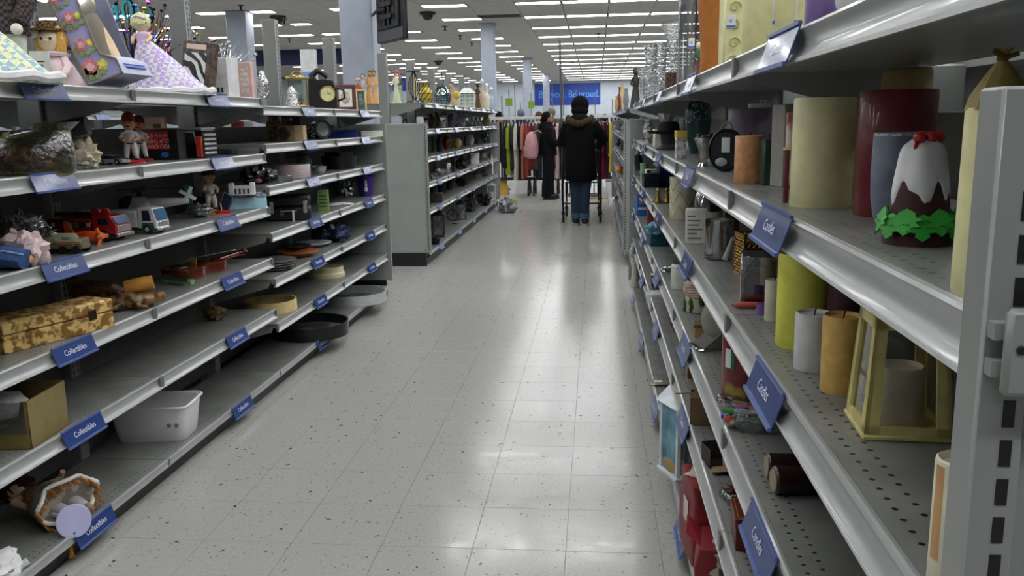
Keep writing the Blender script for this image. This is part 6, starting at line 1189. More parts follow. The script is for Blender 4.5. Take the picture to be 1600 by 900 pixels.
for i, (px, x_, lb) in enumerate(((1030, .52, 'clear ribbed drinking glass behind the teal tissue pack'), (1038, .5, 'second clear ribbed drinking glass next to the red canister'), (1047, .49, 'third clear ribbed drinking glass nearest the shelf rail label'))):
    lat('drinking_glass', lb, 'glass', px, 385, Q4, 12, 24, [('body', CLRB, CUP, 14)], x=x_)
p = base(1030, 411, Q4, .04); k = mpp(p); t = thing('tissue_pack', 'teal wrapped tissue pack with crumpled top', 'pack', p, .2); W = 18 * k; part('pack', MB(M('#1c4450', .35)).box(-W, W, -.045, .045, 0, 22 * k, .006), t); part('wrapper', MB(M('#3a6f80', .25, bump=.6)).ball((-.01, -.01, 26 * k), (W * 1.05, .05, 10 * k), 20, 10, .25, 4, 9), t)
blob('metal_scraps', 'small shiny metal candle clips by the ribbed jar', 'clips', 1044, 432, Q4, 18, 8, M('#a4a6a8', .15, .9, bump=.9), .4, .8, seed=71)
lat('ribbed_jar', 'white ribbed jar with metal screw lid', 'jar', 1064, 459, Q4, 32, 48, [('body', M('#b3b2a8', .4), [(0, 0), (.95, 0), (1, .05), (1, .74), (.8, .82), (0, .82)], 40, lambda a, i: 1 + .035 * sin(20 * a)), ('lid', M('#5a5c5e', .25, .8), [(0, .82), (.84, .82), (.86, .95), (.8, 1), (0, 1)], 28)])
lat('crystal_stopper', 'cluster of clear crystal stoppers at the back behind the ribbed jar', 'stopper', 1062, 418, Q4, 22, 40, [('body', CLRB, EGG, 8)], x=.5)
p = base(1092, 489, Q4, .03); k = mpp(p); r = 21 * k; H = 50 * k; t = thing('holiday_candle', 'glass candle painted with red ribbons and green pine', 'candle', p); part('jar', MB(M('#a8a294', .3)).lathe(sc(CUP, r, H), 28), t)
for i in range(6): part('ribbon', MB(M('#7a2420', .4)).tube([(r * 1.01 * cos(a), r * 1.01 * sin(a), H * (.5 + .07 * i) + .003 * sin(4 * a + i)) for a in [j * pi / 10 for j in range(20)]], .0013, 5, True), t)
rnd = random.Random(8)
for i in range(8): part('pine', MB(M(('#1f3a1c', '#3f5a20')[i % 2], .6)).ball((r * .96 * cos(i * .8), r * .96 * sin(i * .8), H * rnd.uniform(.15, .4)), (r * .2, r * .2, H * .2), 8, 6, .5, i), t)
lat('snow_figure', 'tiny white figure beside the painted holiday candle', 'figurine', 1072, 478, Q4, 10, 28, [('body', M('#b9b6ac', .5), [(0, 0), (.9, 0), (1, .2), (.6, .5), (.7, .7), (.4, .95), (0, 1)], 12)], x=.35)
solo('stone_ball', 'large grey-beige stone ball', 'ball', MB(M('#77746a', .7, bump=.2)).ball((0, 0, .075), .075, 36, 24), base(1134, 545, Q4, .06))
carton('kraft_box', 'small open kraft jewellery box in front of the stone ball', 'box', 1100, 529, Q4, 30, 22, M('#8a7044', .7), 1.0, -.1, lid=M('#55462a', .7))
p = base(1121, 548, Q4, .03, .43); t = thing('glass_coaster', 'chrome and glass coaster set lying flat', 'coaster', p)
for i in range(3): part('disc', MB(M(('#9fa2a4', '#26282a', '#b4b7b9')[i], .12, .6)).lathe([(0, 0), (.034, 0), (.036, .003), (.034, .006), (0, .006)], 28, (0, 0, .0065 * i)), t)
p = base(1110, 602, Q4, .03, .335); t = thing('acrylic_wedge', 'clear acrylic wedge-shaped display lying across the rail', 'display', p, .3); part('wedge', MB(glass('#d6dcde', .5, .08)).prism([(-.05, -.04, .0), (.05, -.04, .0), (.05, -.04, .055), (.03, -.04, .06)], (0, .08, 0)), t); part('foot', MB(glass('#c2c8ca', .4, .1)).box(-.055, .055, -.045, .045, 0, .008, .002), t)
p = base(1168, 630, Q4, .05); k = mpp(p); r = 41 * k; H = 106 * k; t = thing('rose_print_candle', 'large cylinder candle printed with dark red roses on gold', 'candle', p); part('wax', MB(M('#8a7a24', .4, c2='#5a1018', pat='spot', ps=17, edge=.1, coat=.3)).lathe(sc(WAX, r, H), 40), t); part('sticker', MB(M('#aeb4ae', .6)).add([(r * 1.01 * cos(a), r * 1.01 * sin(a), z_) for z_ in (H * .5, H * .78) for a in (-2.75, -2.6, -2.45)], [(0, 1, 4, 3), (1, 2, 5, 4)]).mat(M('#1f5a48', .6)).add([(r * 1.011 * cos(a), r * 1.011 * sin(a), z_) for z_ in (H * .48, H * .76) for a in (-2.45, -2.3)], [(0, 1, 3, 2)]), t)
p = base(1182, 688, Q4, .05); k = mpp(p); t = thing('marker_bag', 'clear zip bag full of colourful markers', 'bag', p, -.2); cols = ['#b02a5a', '#2a7a34', '#7a3a8a', '#b04a28', '#2a3f8a', '#a88a20', '#8f9296', '#c06a90', '#3a8a8a', '#1c1d20', '#9a2a22', '#a9adb2', '#25358a', '#6a2a7a']; rnd = random.Random(6)
for i in range(22):
    y0 = rnd.uniform(-.03, .035); z0 = .012 + .011 * (i % 4); a = rnd.uniform(-.35, .35); x0 = rnd.uniform(-.02, .02)
    mk_ = part('marker', MB(M(rnd.choice(('#a9adb2', '#9a9ea2')) if i % 3 == 0 else cols[i % 14], .35)).tf(R(a, 0, pi / 2, (x0, y0, z0))).lathe([(0, -.05), (.005, -.05), (.0055, .02), (0, .02)], 10), t); part('cap', MB(M(cols[(i * 5) % 14], .3)).tf(R(a, 0, pi / 2, (x0, y0, z0))).lathe([(0, -.062), (.0062, -.06), (.0062, -.035), (0, -.034)], 10), mk_)
part('bag', MB(glass('#e2e6e8', .8, .1, .5)).loft([ell((0, 0, .002), .062, .042), ell((0, 0, .025), .07, .048), ell((0, 0, .045), .062, .04), ell((-.05, .0, .06), .03, .03), ell((-.075, 0, .062), .012, .036)]), t)
for i, (dy, dz, lb) in enumerate(((-.0, .0, 'dark maroon pillar candle lying in front on the fourth shelf'), (.048, .0, 'dark maroon pillar candle lying behind its fellow on the fourth shelf'))):
    p = Vector((.395, 1.49 + dy * 1.1, Q4 - .004)); t = thing('pillar_candle', lb, 'candle', p, .1 - .1 * i); part('wax', MB(M('#1c0a0c' if i else '#200b0d', .3, coat=.2)).tf(R(0, 0, pi / 2, (0, 0, .026))).lathe([(0, -.08), (.022, -.08), (.0255, -.076), (.0255, .076), (0, .08)], 30), t); part('pale_end', MB(M('#8a7a66', .6)).tf(R(0, 0, pi / 2, (0, 0, .026))).lathe([(0, -.0815), (.02, -.0815), (.02, -.08), (0, -.08)], 20), t)
p = Vector((.40, .93, Q4 - .004)); t = thing('plastic_clamshell', 'empty clear plastic clamshell with a pink insert', 'packaging', p, .2); part('shell', MB(glass('#cfd4d6', .6, .1, .4)).box(-.05, .05, -.035, .035, 0, .05, .01), t); part('flap', MB(glass('#cfd4d6', .5, .1, .4)).prism([(-.06, -.02, .03), (-.06, .02, .03), (-.045, .02, .09), (-.045, -.02, .09)], (.002, 0, 0)), t); part('insert', MB(M('#a83a6a', .5)).ball((.02, -.02, .02), (.025, .012, .018), 12, 8), t)
# --- fifth shelf
lat('cream_vase', 'cream hourglass vase at the far end of the fifth shelf', 'vase', 992, 452, Q6, 20, 66, [('body', M('#9c998e', .4), [(0, 0), (.8, 0), (.85, .03), (.55, .25), (.5, .45), (.85, .72), (.95, .85), (.6, .98), (.55, 1), (0, .96)], 24), ('relief', M('#84827a', .5), [(.87, .72), (.97, .76), (.97, .84), (.9, .88)], 16)], x=.33)
carton('wood_box', 'brown wooden box at the far end of the fifth shelf', 'box', 1005, 400, Q5, 16, 26, M('#4a2418', .5), 1.2, .1, .45, lid=M('#542a1c', .5))
lat('basket', 'small woven basket at the far end of the fifth shelf', 'basket', 993, 388, Q5, 20, 14, [('body', M('#6a6448', .8, bump=.6), BOWL, 24), ('rim', M('#5a543a', .8), [(.94, .95), (1.05, .98), (1.02, 1.08), (.92, 1.05)], 24)], x=.36)
p = base(1030, 470, Q5, .03); t = thing('glass_tray', 'shallow white tray under the dark red cup', 'tray', p, .1); part('plate', MB(M('#aeb0b0', .3)).box(-.06, .06, -.06, .06, 0, .006, .002), t); part('lip', MB(M('#bfc1c1', .3)).box(-.062, .062, -.062, -.058, 0, .014).box(-.062, .062, .058, .062, 0, .014), t)
lat('dark_cup', 'dark red metal cup standing on the shallow white tray', 'cup', 1027, 462, Q5 + .007, 20, 24, [('body', M('#4a1c1c', .3, .3), CUP, 20), ('handle_band', M('#b9bab8', .3), [(1.0, .8), (1.06, .8), (1.06, .95), (1.0, .95)], 20)])
solo('red_egg', 'small brick-red egg-shaped votive', 'votive', MB(M('#8a3a2a', .4)).lathe(sc(EGG, .012, .03), 16), base(1051, 511, Q5, .015))
for i, (px, py, lb) in enumerate(((1056, 521, 'silver tealight cup nearest the red egg votive'), (1062, 532, 'silver tealight cup in the middle of the three'), (1068, 545, 'silver tealight cup farthest from the red egg votive'))): lat('tealight', lb, 'tealight', px, py, Q5, 9, 7, [('cup', M('#9fa2a4', .15, .9), CUP, 18), ('wax', M('#b4b2a6', .5), [(0, .1), (.9, .1), (.9, .7), (0, .7)], 16)])
p = base(1080, 620, Q5, .02, .335); t = thing('reed_diffuser', 'amber reed diffuser bottle with copper bloom stopper', 'diffuser', p); part('bottle', MB(M('#6a3a14', .15)).box(-.016, .016, -.016, .016, 0, .06, .004), t); part('neck', MB(M('#3a2414', .3)).lathe([(.006, .06), (.006, .075), (.01, .078)], 12), t)
for i in range(7): part('petal', MB(M('#8a4a1c', .4)).tf(R(i * .9, .9, 0, (0, 0, .078))).ball((0, 0, .014), (.006, .003, .016), 8, 6), t)
p = base(1107, 678, Q5, .05, .338); t = thing('kraft_carton', 'open kraft carton with its flap lifted and a thin stick across', 'box', p, -.1); km = M('#5c4630', .75, bump=.2)
for q in ((-.055, .055, -.045, .045, 0, .003), (-.055, .055, .042, .045, 0, .085), (-.055, .055, -.045, -.042, 0, .085), (-.055, -.052, -.045, .045, 0, .085), (.052, .055, -.045, .045, 0, .085)): part('panel', MB(km).box(*q), t)
part('flap', MB(M('#6a5238', .75)).prism([(-.055, -.045, .085), (.055, -.045, .085), (.04, -.02, .11), (-.04, -.02, .11)], (0, .003, 0)), t); part('stick', MB(M('#6a5a40', .7)).tube([(-.1, -.02, .09), (.02, .0, .092)], .0025, 6), t)
p = base(1122, 768, Q5, .04, .322); t = thing('opened_carton', 'torn small black and white carton lying open', 'box', p, .25)
for q in ((-.035, .035, -.03, .03, 0, .002), (.033, .035, -.03, .03, 0, .055), (-.035, .035, .028, .03, 0, .055), (-.035, -.033, -.03, .03, 0, .05)): part('panel', MB(M('#2a2522', .6)).box(*q), t)
part('printed_side', MB(M('#b2aeb0', .5)).box(.0352, .0365, -.03, .03, .004, .054).box(-.0, .035, -.0315, -.03, .004, .05), t); part('flap', MB(M('#7a6546', .7)).prism([(-.03, -.03, .004), (.02, -.03, .004), (.0, -.085, .012), (-.05, -.08, .01)], (0, 0, .0015)), t); part('stripe', MB(M('#7a1a24', .5)).box(.01, .032, -.0322, -.0316, .01, .02), t)
p = base(1150, 792, Q5, .03, .335); t = thing('blister_pack', 'clear blister pack with a red card', 'packaging', p, .3); part('shell', MB(glass('#c9ced0', .55, .12, .5)).box(-.035, .035, -.025, .025, 0, .02, .006), t); part('card', MB(M('#6a161e', .5)).tf(R(0, 0, .5, (0, .0, .02))).box(-.02, .03, -.018, .018, 0, .002), t)
p = base(1182, 905, Q5, .05, .345); t = thing('gift_box', 'dark red gift box with gold border lines', 'box', p, -.05); part('body', MB(M('#4a0c10', .4)).box(-.05, .05, -.05, .05, 0, .06, .002), t); l_ = part('lid', MB(M('#54100f', .4)).box(-.052, .052, -.052, .052, .05, .075, .002), t)
for q in ((-.045, .045, -.046, -.044), (-.045, .045, .044, .046), (-.046, -.044, -.045, .045), (.044, .046, -.045, .045)): part('gold_line', MB(M('#a8842c', .3, .7)).box(*q, .075, .0756), l_)
part('tab', MB(M('#3a2a20', .6)).box(-.01, .03, .0, .03, .076, .08), t)
# --- bottom shelf
p = base(1028, 612, Q6, .03, .30); t = thing('foil_packet', 'silver foil tea packet lying over the shelf edge', 'packet', p, .15); part('packet', MB(M('#8f8a7c', .25, .5, bump=.8)).box(-.05, .05, -.04, .04, .003, .014, .004), t); part('printed_label', MB(M('#b9b8b2', .5)).box(-.02, .02, -.015, .015, .014, .0148), t)
for i, (px, py, x_, c_, lb) in enumerate(((1018, 536, .37, '#6a6862', 'grey ceramic bottle standing on the bottom shelf'), (1004, 488, .42, '#8a8066', 'tan bottle on the bottom shelf beyond the grey one'), (1009, 497, .54, '#5a5c44', 'olive bottle on the bottom shelf behind the tan one'))): lat('ceramic_bottle', lb, 'bottle', px, py, Q6, 17, 44 - 8 * i, [('body', M(c_, .4), BOTTLE, 20), ('cap', M('#2a2a2a', .4), [(0, .99), (.44, .99), (.44, 1.06), (0, 1.07)], 14)], x=x_)
# white house lantern with teal picture
p = Vector((.31, 3.0, Q6 - .004)); t = thing('house_lantern', 'white wooden house-shaped lantern with teal seaside picture, poking out of the bottom shelf', 'lantern', p, .42); wm = M('#b4b8bc', .5); W, D, H = .05, .06, .27
part('base', MB(wm).box(-W - .015, W + .015, -D - .012, D + .012, 0, .014, .002), t)
for a in (-1, 1):
    for b in (-1, 1): part('post', MB(wm).box(a * W - .007, a * W + .007, b * D - .007, b * D + .007, .014, H, .001), t)
part('picture_panel', MB(M('#2c5a6c', .4, c2='#6a94a4', pat='noise', ps=14, edge=.2)).box(-W - .002, -W + .002, -D + .006, D - .006, .02, H - .01), t)
part('sand', MB(M('#8a7a4c', .7, bump=.4)).ball((-W - .002, 0, .04), (.004, D * .8, .025), 12, 8), t)
part('back_pane', MB(glass('#b9c0c2', .6)).box(W - .002, W, -D, D, .02, H), t); part('front_pane', MB(glass('#b9c0c2', .7)).box(-W, W, -D - .001, -D + .001, .02, H), t)
part('roof', MB(wm).prism([(-W - .02, -D - .014, H), (W + .02, -D - .014, H), (0, -D - .014, H + .06)], (0, 2 * D + .028, 0)), t)
p = Vector((.325, 2.42, Q6 - .004)); t = thing('red_gift_bag', 'torn red paper gift bag bulging over the bottom shelf', 'bag', p, .1); rm = M('#5e1218', .5, bump=.3, c2='#741c22', pat='noise', ps=14, edge=.15)
part('bag', MB(rm).loft([rr(.06, .1, 0, .01), rr(.062, .104, .1, .012), rr(.056, .098, .2, .012), rr(.06, .09, .24, .012)]), t); part('crumpled_tissue', MB(M('#a89a94', .7, bump=.5)).ball((0, 0, .235), (.05, .08, .025), 18, 10, .35, 4, 9), t); part('white_print', MB(M('#b0a8a4', .6)).box(-.0625, -.061, -.03, .03, .1, .17), t)
p = Vector((.345, 2.22, Q6 - .004)); t = thing('crushed_box', 'crushed red box with torn flaps in front of the red gift bag', 'box', p, -.15); part('body', MB(M('#6e1a20', .5, bump=.3)).loft([rr(.07, .07, 0, .008), rr(.075, .068, .08, .008), rr(.06, .072, .14, .008)]), t)
for a, b in ((-1, .3), (1, -.2)): part('flap', MB(M('#84262c', .5)).prism([(a * .06, -.05, .14), (a * .06, .05, .14), (a * .1, .04, .17 + b * .05), (a * .1, -.04, .17)], (.002, 0, .001)), t)
part('torn_liner', MB(M('#8a8274', .7)).ball((.0, -.03, .1), (.05, .05, .05), 14, 9, .3, 7), t)
# ================================================================== GOODS ON THE UNIT ACROSS THE SIDE AISLE
m1, m2, m3, m4, m5, m6 = MZ
def hurr(label, px, py, z, w_, h_, col, prof, x=None, name='vase', c2=None, pat=None, ps=40, extra=None, gl=None):
    return lat(name, label, 'vase', px, py, z, w_, h_, [('body', gl or M(col, .35, c2=c2, pat=pat, ps=ps, edge=.06), prof, 20), ('foot', M('#2a2a2a', .4) if not gl else gl, [(0, -.0), (prof[1][0] * 1.05, 0), (prof[1][0] * 1.05, .03), (0, .03)], 16)], x=x)
figure('lady_figurine', 'porcelain lady in white and green with a pink flower hat', 620, 0, m1, 14, 54, '#b4b896', hat='#8f5568', x=-2.08, top='#b9b49e', base_c='#c4c0b4')
figure('lady_figurine', 'porcelain lady with dark green shawl and pink bonnet behind the white one', 627, 0, m1, 12, 52, '#8a9a80', hat='#8a4a60', x=-2.12, top='#3c4a40')
def wirehold(label, px, x, z, h_, w_):
    p = base(px, 0, z, 0, x); k = mpp(p); H = h_ * k; W = w_ * k / 2; t = thing('candle_stand', label, 'candle stand', p); wm = M('#141414', .5)
    for i in range(6):
        a = i * pi / 3; part('rib', MB(wm).tube([(W * .2 * cos(a), W * .2 * sin(a), H * .14), (W * .8 * cos(a), W * .8 * sin(a), H * .45), (W * .75 * cos(a), W * .75 * sin(a), H * .65), (W * .15 * cos(a), W * .15 * sin(a), H * .95)], .004, 6), t)
    part('drip_plate', MB(wm).lathe([(0, H * .94), (W * 1.0, H * .96), (W * 1.02, H * .975), (0, H * .97)], 20), t); part('spike', MB(wm).tube([(0, 0, H * .95), (0, 0, H * 1.2)], .004, 6), t)
    for e in (-1, 1): part('scroll_foot', MB(wm).tube([(e * W * (.1 + .9 * f) + e * W * .3 * sin(f * 9), 0, H * .08 * (1 - .5 * f) + H * .05 * cos(f * 9)) for f in [i / 14 for i in range(15)]], .004, 6), t)
    part('shell', MB(M('#b09a74', .35)).ball((W * .2, 0, H * .5), (W * .25, W * .2, H * .3), 12, 10), t)
    return t
wirehold('tall black wire candle stand with scrolled feet and bulging ribs', 648, -1.85, m1, 52, 22)
wire_vase('yellow glass vase in black wire coils with ruffled dark neck', 666, 0, m1, 23, 34, [(0, 0), (.6, 0), (.95, .25), (1, .45), (.8, .68), (.4, .8), (.45, .9), (.75, 1), (.6, 1), (.35, .84), (0, .8)], M('#a8963a', .25), x=-1.76, coil=3)
p = base(692, 0, m1, 0, -1.74); k = mpp(p); t = wire_vase('blue glass globe in a black wire basket with hooked handle', 692, 0, m1, 26, 30, [(0, 0), (.6, 0), (.95, .3), (1, .5), (.85, .8), (.5, 1), (.42, 1), (.7, .8), (0, .2)], glass('#9fc4cc', .6), x=-1.74)
part('hook', MB(M('#141414', .5)).tube([(0, 0, 30 * k), (.02, 0, 38 * k), (.0, 0, 44 * k), (0, 0, 50 * k)], .004, 6), t)
for i, (dx, dy, dz) in enumerate(((-.03, -.02, .05), (.03, -.03, .05), (0, .02, .09), (-.02, -.03, .1), (.035, .01, .1))): part('blue_ball', MB(M(('#2a8fa8', '#3aa8b4', '#1c7a98')[i % 3], .2)).ball((dx, dy, dz), .034, 12, 8), t)
figure('beige_figurine', 'beige robed figurine leaning beside the blue globe', 708, 0, m1, 12, 40, '#a58a68', x=-1.84, lean=-.4)
lat('flower_ornament', 'bright yellow flower ornament on the far top shelf', 'ornament', 714, 0, m1, 10, 26, [('stem', M('#a89a86', .5), [(0, 0), (.7, 0), (.3, .1), (.25, .5), (0, .5)], 10), ('bloom', M('#b8931c', .4), [(0, .45), (.5, .5), (1, .68), (.7, .9), (0, .95)], 12, lambda a, i: 1 + .2 * sin(5 * a))], x=-1.76)
p = base(730, 0, m1, 0, -1.75); k = mpp(p); t = thing('birdhouse_lantern', 'white slatted house-shaped lantern on the far top shelf', 'lantern', p, .2); W = 12 * k; H = 32 * k; wm = M('#b7bab4', .5)
part('base', MB(wm).box(-W, W, -W, W, 0, H * .05, .002), t); part('roof', MB(wm).loft([[(-W * 1.1, -W * 1.1, H * .72), (W * 1.1, -W * 1.1, H * .72), (W * 1.1, W * 1.1, H * .72), (-W * 1.1, W * 1.1, H * .72)], [(-W * .4, -W * .4, H * .98), (W * .4, -W * .4, H * .98), (W * .4, W * .4, H * .98), (-W * .4, W * .4, H * .98)]]), t); part('inside', MB(M('#93a08e', .5)).box(-W * .7, W * .7, -W * .7, W * .7, H * .05, H * .7), t)
for i in range(4):
    for j in range(4): part('slat', MB(wm).tf(R(i * pi / 2)).box(-W, W, -W, -W + .006, H * (.12 + j * .17), H * (.15 + j * .17)), t)
    for dx in (-.95, -.3, .3, .95): part('bar', MB(wm).tf(R(i * pi / 2)).box(W * dx - .005, W * dx + .005, -W - .002, -W + .008, 0, H * .73), t)
figure('carved_figurine', 'dark carved figurine on a stem, left of the white bundle, far top shelf', 747, 0, m1, 11, 42, '#4a3420', skin='#3c2c1c', x=-1.75)
for i, (px, c_, lb) in enumerate(((754, '#a8957a', 'tan bottle in the last cluster on the far top shelf'), (761, '#b9b4a6', 'white bottle with swirl stopper in the last cluster on the far top shelf'), (768, '#8a98a4', 'pale blue bottle at the very end of the far top shelf'))): lat('bottle', lb, 'bottle', px, 0, m1, 9, 40 - 5 * i, [('body', M(c_, .4), BOTTLE, 14), ('stopper', M('#c4c4c0', .3), [(0, 1), (.5, 1), (.7, 1.1), (0, 1.2)], 10)], x=-1.74)
# row two
hurr('tiny photo frame cube and crystal cluster at the near end of the second row', 637, 0, m2, 18, 24, '#9a9ea0', CUP, -2.1, 'crystal_cube', c2='#4a4c50', pat='noise', ps=40)
hurr('pink ruffled dark vase in the second far row', 666, 200, m2, 14, 28, '#3a2226', FLARE, -1.88, c2='#b08a92', pat='stripe', ps=6)
hurr('round black vase with white badge in the second far row', 673, 199, m2, 13, 24, '#121214', BELLY)
hurr('olive and black leaf vase in the second far row', 681, 199, m2, 13, 26, '#5a5a2c', EGG, None, c2='#26281a', pat='ring', ps=8)
lantern('small pewter lantern in the second far row', 693, 199, m2, 13, 25, '#5a5c5e', x=-1.8, candle='#b9b6a8')
hurr('dark wire-glass jar behind the pewter lantern', 703, 197, m2, 12, 26, '#3a3d40', JAR, -1.85)
hurr('large grey floral round vase in the second far row', 718, 198, m2, 21, 24, '#4a4852', TUMB, None, c2='#77757f', pat='noise', ps=50)
for i, (px, lb) in enumerate(((736, 'silver crackled vase, first of three in the second far row'), (743, 'silver crackled vase, middle of three in the second far row'), (749, 'silver crackled vase, last of three in the second far row'))): hurr(lb, px, 197, m2, 8, 17 - i, '#b0b2b2', URN, None, 'crackle_vase', c2='#4a4c4e', pat='noise', ps=60)
hurr('green and orange ceramic bird vase at the end of the second far row', 760, 197, m2, 12, 18, '#2c5a34', BELLY, None, c2='#7a5a2a', pat='noise', ps=20)
# row three
p = base(672, 238, m3, .03); k = mpp(p); t = thing('iron_candlestick', 'thin black iron candlestick pair in the third far row', 'candlestick', p)
for dx, h_ in ((-.03, 20), (.03, 25)): part('stick', MB(M('#17171a', .4)).lathe([(0, 0), (.028, 0), (.028, .008), (.007, .014), (.007, h_ * k), (.024, h_ * k + .004), (0, h_ * k + .006)], 14, (dx, 0, 0)), t)
hurr('black wire bottle with white label in the third far row', 687, 237, m3, 9, 30, '#1c1e1c', BOTTLE)
hurr('dark red carved jar in the third far row', 698, 235, m3, 14, 23, '#5a1a18', URN)
hurr('yellow shell-shaped dish on edge in the third far row', 715, 231, m3, 14, 15, '#a08638', EGG, None, c2='#c4b06a', pat='stripe', ps=20)
hurr('dark blue slim vase behind the cream tumbler', 728, 228, m3, 6, 17, '#2a2f40', URN, -1.8)
hurr('cream barrel tumbler in the third far row', 735, 227, m3, 12, 17, '#b0aa9c', BELLY)
hurr('dark oval bowl beyond the cream tumbler', 747, 226, m3, 8, 8, '#2a2a2c', BOWL, -1.8)
hurr('white openwork skull-pattern lantern pot in the third far row', 760, 223, m3, 16, 15, '#b4b6b4', TUMB, None, c2='#2a2c2e', pat='spot', ps=30)
# row four
hurr('red and silver low bowl near the blank end panel, fourth far row', 676, 280, m4, 14, 9, '#5a1c20', BOWL, None, c2='#8a8a8a', pat='noise', ps=40)
t = lat('glass_footed_dish', 'glass footed dish in the fourth far row', 'dish', 689, 276, m4, 15, 11, [('dish', CLRB, [(0, .4), (.3, .4), (.8, .6), (1, 1), (.92, 1), (.6, .62), (0, .5)], 18), ('foot', CLRB, [(.5, 0), (.52, .05), (.12, .15), (.14, .45)], 14)])
hurr('clear glass jar with lid in the fourth far row', 700, 272, m4, 11, 18, '#9fa2a2', JAR, None, 'glass_jar', gl=CLRB)
hurr('black pedestal bowl holder in the fourth far row', 710, 269, m4, 11, 21, '#1c1c1e', [(0, 0), (.7, 0), (.6, .1), (.3, .3), (.3, .75), (1, .95), (1, 1), (0, 1)])
blob('black_sculpture', 'tangled black metal sculpture in the fourth far row', 'sculpture', 721, 266, m4, 16, 19, M('#121214', .4), .5, .7, seed=81, fr=10)
carton('white_canister', 'white square ceramic canister in the fourth far row', 'canister', 742, 257, m4, 13, 17, M('#b4b7b8', .4), 1, .2, lid=M('#bfc2c2', .4))
t = framed('small bronze picture frame with white blossom, fourth far row', 757, m4, 12, 13, '#4a4030', '#7a7058', -1.76, .3, '#c4c0b0', py=252)
hurr('small dark red vase at the end of the fourth far row', 766, 251, m4, 5, 11, '#3a1a1e', URN)
p = base(762, 265, m4, 0, -1.66); t = thing('ribbon_bow', 'white ribbon bow dangling from the fourth far row rail', 'ribbon', Vector((-1.605, p.y, m4 + .01))); part('loop', MB(M('#b4b4b4', .6)).tube([(.012, .03 + .05 * cos(a), -.04 + .05 * sin(a)) for a in [i * pi / 8 for i in range(16)]], .009, 6, True), t); part('tail', MB(M('#b4b4b4', .6)).tube([(.012, -.04, .06), (.014, .0, -.05), (.014, .05, -.22)], .01, 6), t)
# row five
carton('dark_planter', 'dark low wooden planter box in the fifth far row', 'planter', 681, 317, m5, 22, 15, M('#26221f', .6), .8, .1, lid=M('#2c2724', .6))
for i, (px, py, lb, c_) in enumerate(((678, 300, 'dark glass hurricane behind the low planter', '#2a2d2e'), (690, 297, 'black wire lantern frame behind the low planter', '#1a1b1c'), (703, 296, 'dark bottle rack in the fifth far row', '#1c1a1a'))): hurr(lb, px, py, m5, 12, 18, c_, (TUMB, CUP, BELLY)[i], -1.86)
blob('dark_figurine', 'black resting animal figurine in the fifth far row', 'figurine', 722, 291, m5, 20, 12, M('#141416', .5), .4, .6, seed=91)
hurr('gold and black lotus candle cup in the fifth far row', 733, 281, m5, 9, 11, '#8a6a24', FLARE, None, c2='#2a2218', pat='noise', ps=30)
carton('grey_box', 'small grey box in the fifth far row', 'box', 748, 281, m5, 9, 8, M('#5a5d60', .5), .8, .2, lid=M('#64676a', .5))
blob('wire_bowl', 'grey wire bowl at the end of the fifth far row', 'bowl', 757, 276, m5, 11, 10, M('#77797a', .3, .4, c2='#2a2c2d', pat='spot', ps=40), .2, .8, seed=93)
# bottom row
lantern('big black fretwork lantern on the far bottom shelf', 685, 370, m6, 20, 44, '#121214', x=-1.76, bars=True, rz=.1)
blob('iron_stand', 'crumpled black iron stand in front of the fretwork lantern', 'stand', 679, 384, m6, 14, 11, M('#0f0f11', .5), .5, .8, seed=95, fr=11)
p = base(706, 350, m6, .03); t = thing('cable_coil', 'black cable coil with a white plug on the far bottom shelf', 'cable', p); part('coil', MB(M('#141416', .5)).tube([(.07 * cos(a), .03 + .008 * a, .1 + .07 * sin(a)) for a in [i * .4 for i in range(24)]], .006, 6), t); part('lead', MB(M('#141416', .5)).tube([(.07, .03, .1), (.08, -.03, .02), (.02, -.06, .01), (.1, -.08, .008)], .006, 6), t); part('plug', MB(M('#b4b4b4', .5)).box(.05, .08, -.05, -.02, .0, .02, .004), t)
lantern('black lantern with crossed bars and frosted glass on the far bottom shelf', 721, 345, m6, 16, 31, '#17181a', x=-1.77, bars=True, rz=.15, candle='#8a8a84')
blob('black_wreath', 'heap of black metal garden ornaments on the far bottom shelf', 'ornament', 736, 331, m6, 18, 26, M('#121214', .4, c2='#4a4c50', pat='noise', ps=30), .5, .7, seed=97, fr=11)
blob('black_boots', 'black folded umbrella bundle beside the white lantern', 'bundle', 755, 322, m6, 22, 18, M('#141417', .5), .45, .7, seed=99)
lantern('white house lantern with ivory candle at the end of the far bottom shelf', 768, 312, m6, 13, 28, '#b4b8ba', x=-1.75, candle='#aaa68e', rz=.2)
# ------------------------------------------------------------------ far candle-side unit
p = base(968, 240, Q4, 0, .34)
for i, (px, z_, w_, h_, c_, pr, lb) in enumerate((
    (962, Q2, 7, 7, '#8a8a86', BOWL, 'grey bowl on the far unit beyond the candles, second row'), (968, Q2, 8, 9, '#6a6a64', BELLY, 'stone jar on the far unit beyond the candles, second row'), (974, Q2, 8, 10, '#9a9a94', URN, 'pale urn on the far unit beyond the candles, second row'),
    (966, Q3, 8, 10, '#2a2c30', URN, 'dark urn on the far unit, third row'), (973, Q3, 8, 12, '#4a3a30', BELLY, 'brown jar on the far unit, third row'),
    (970, Q5, 8, 13, '#2a1c20', BELLY, 'dark maroon jar on the far unit, fifth row'), (966, Q6, 7, 14, '#3a2a30', URN, 'purple-brown vase on the far unit, bottom row'), (974, Q6, 8, 12, '#9a9890', BELLY, 'white jar on the far unit, bottom row'))):
    lat('jar', lb, 'jar', px, 0, z_, w_, h_, [('body', M(c_, .4), pr, 16), ('lid', M(c_, .3), [(0, .98), (.5, .98), (.3, 1.06), (0, 1.08)], 12)], x=.36)
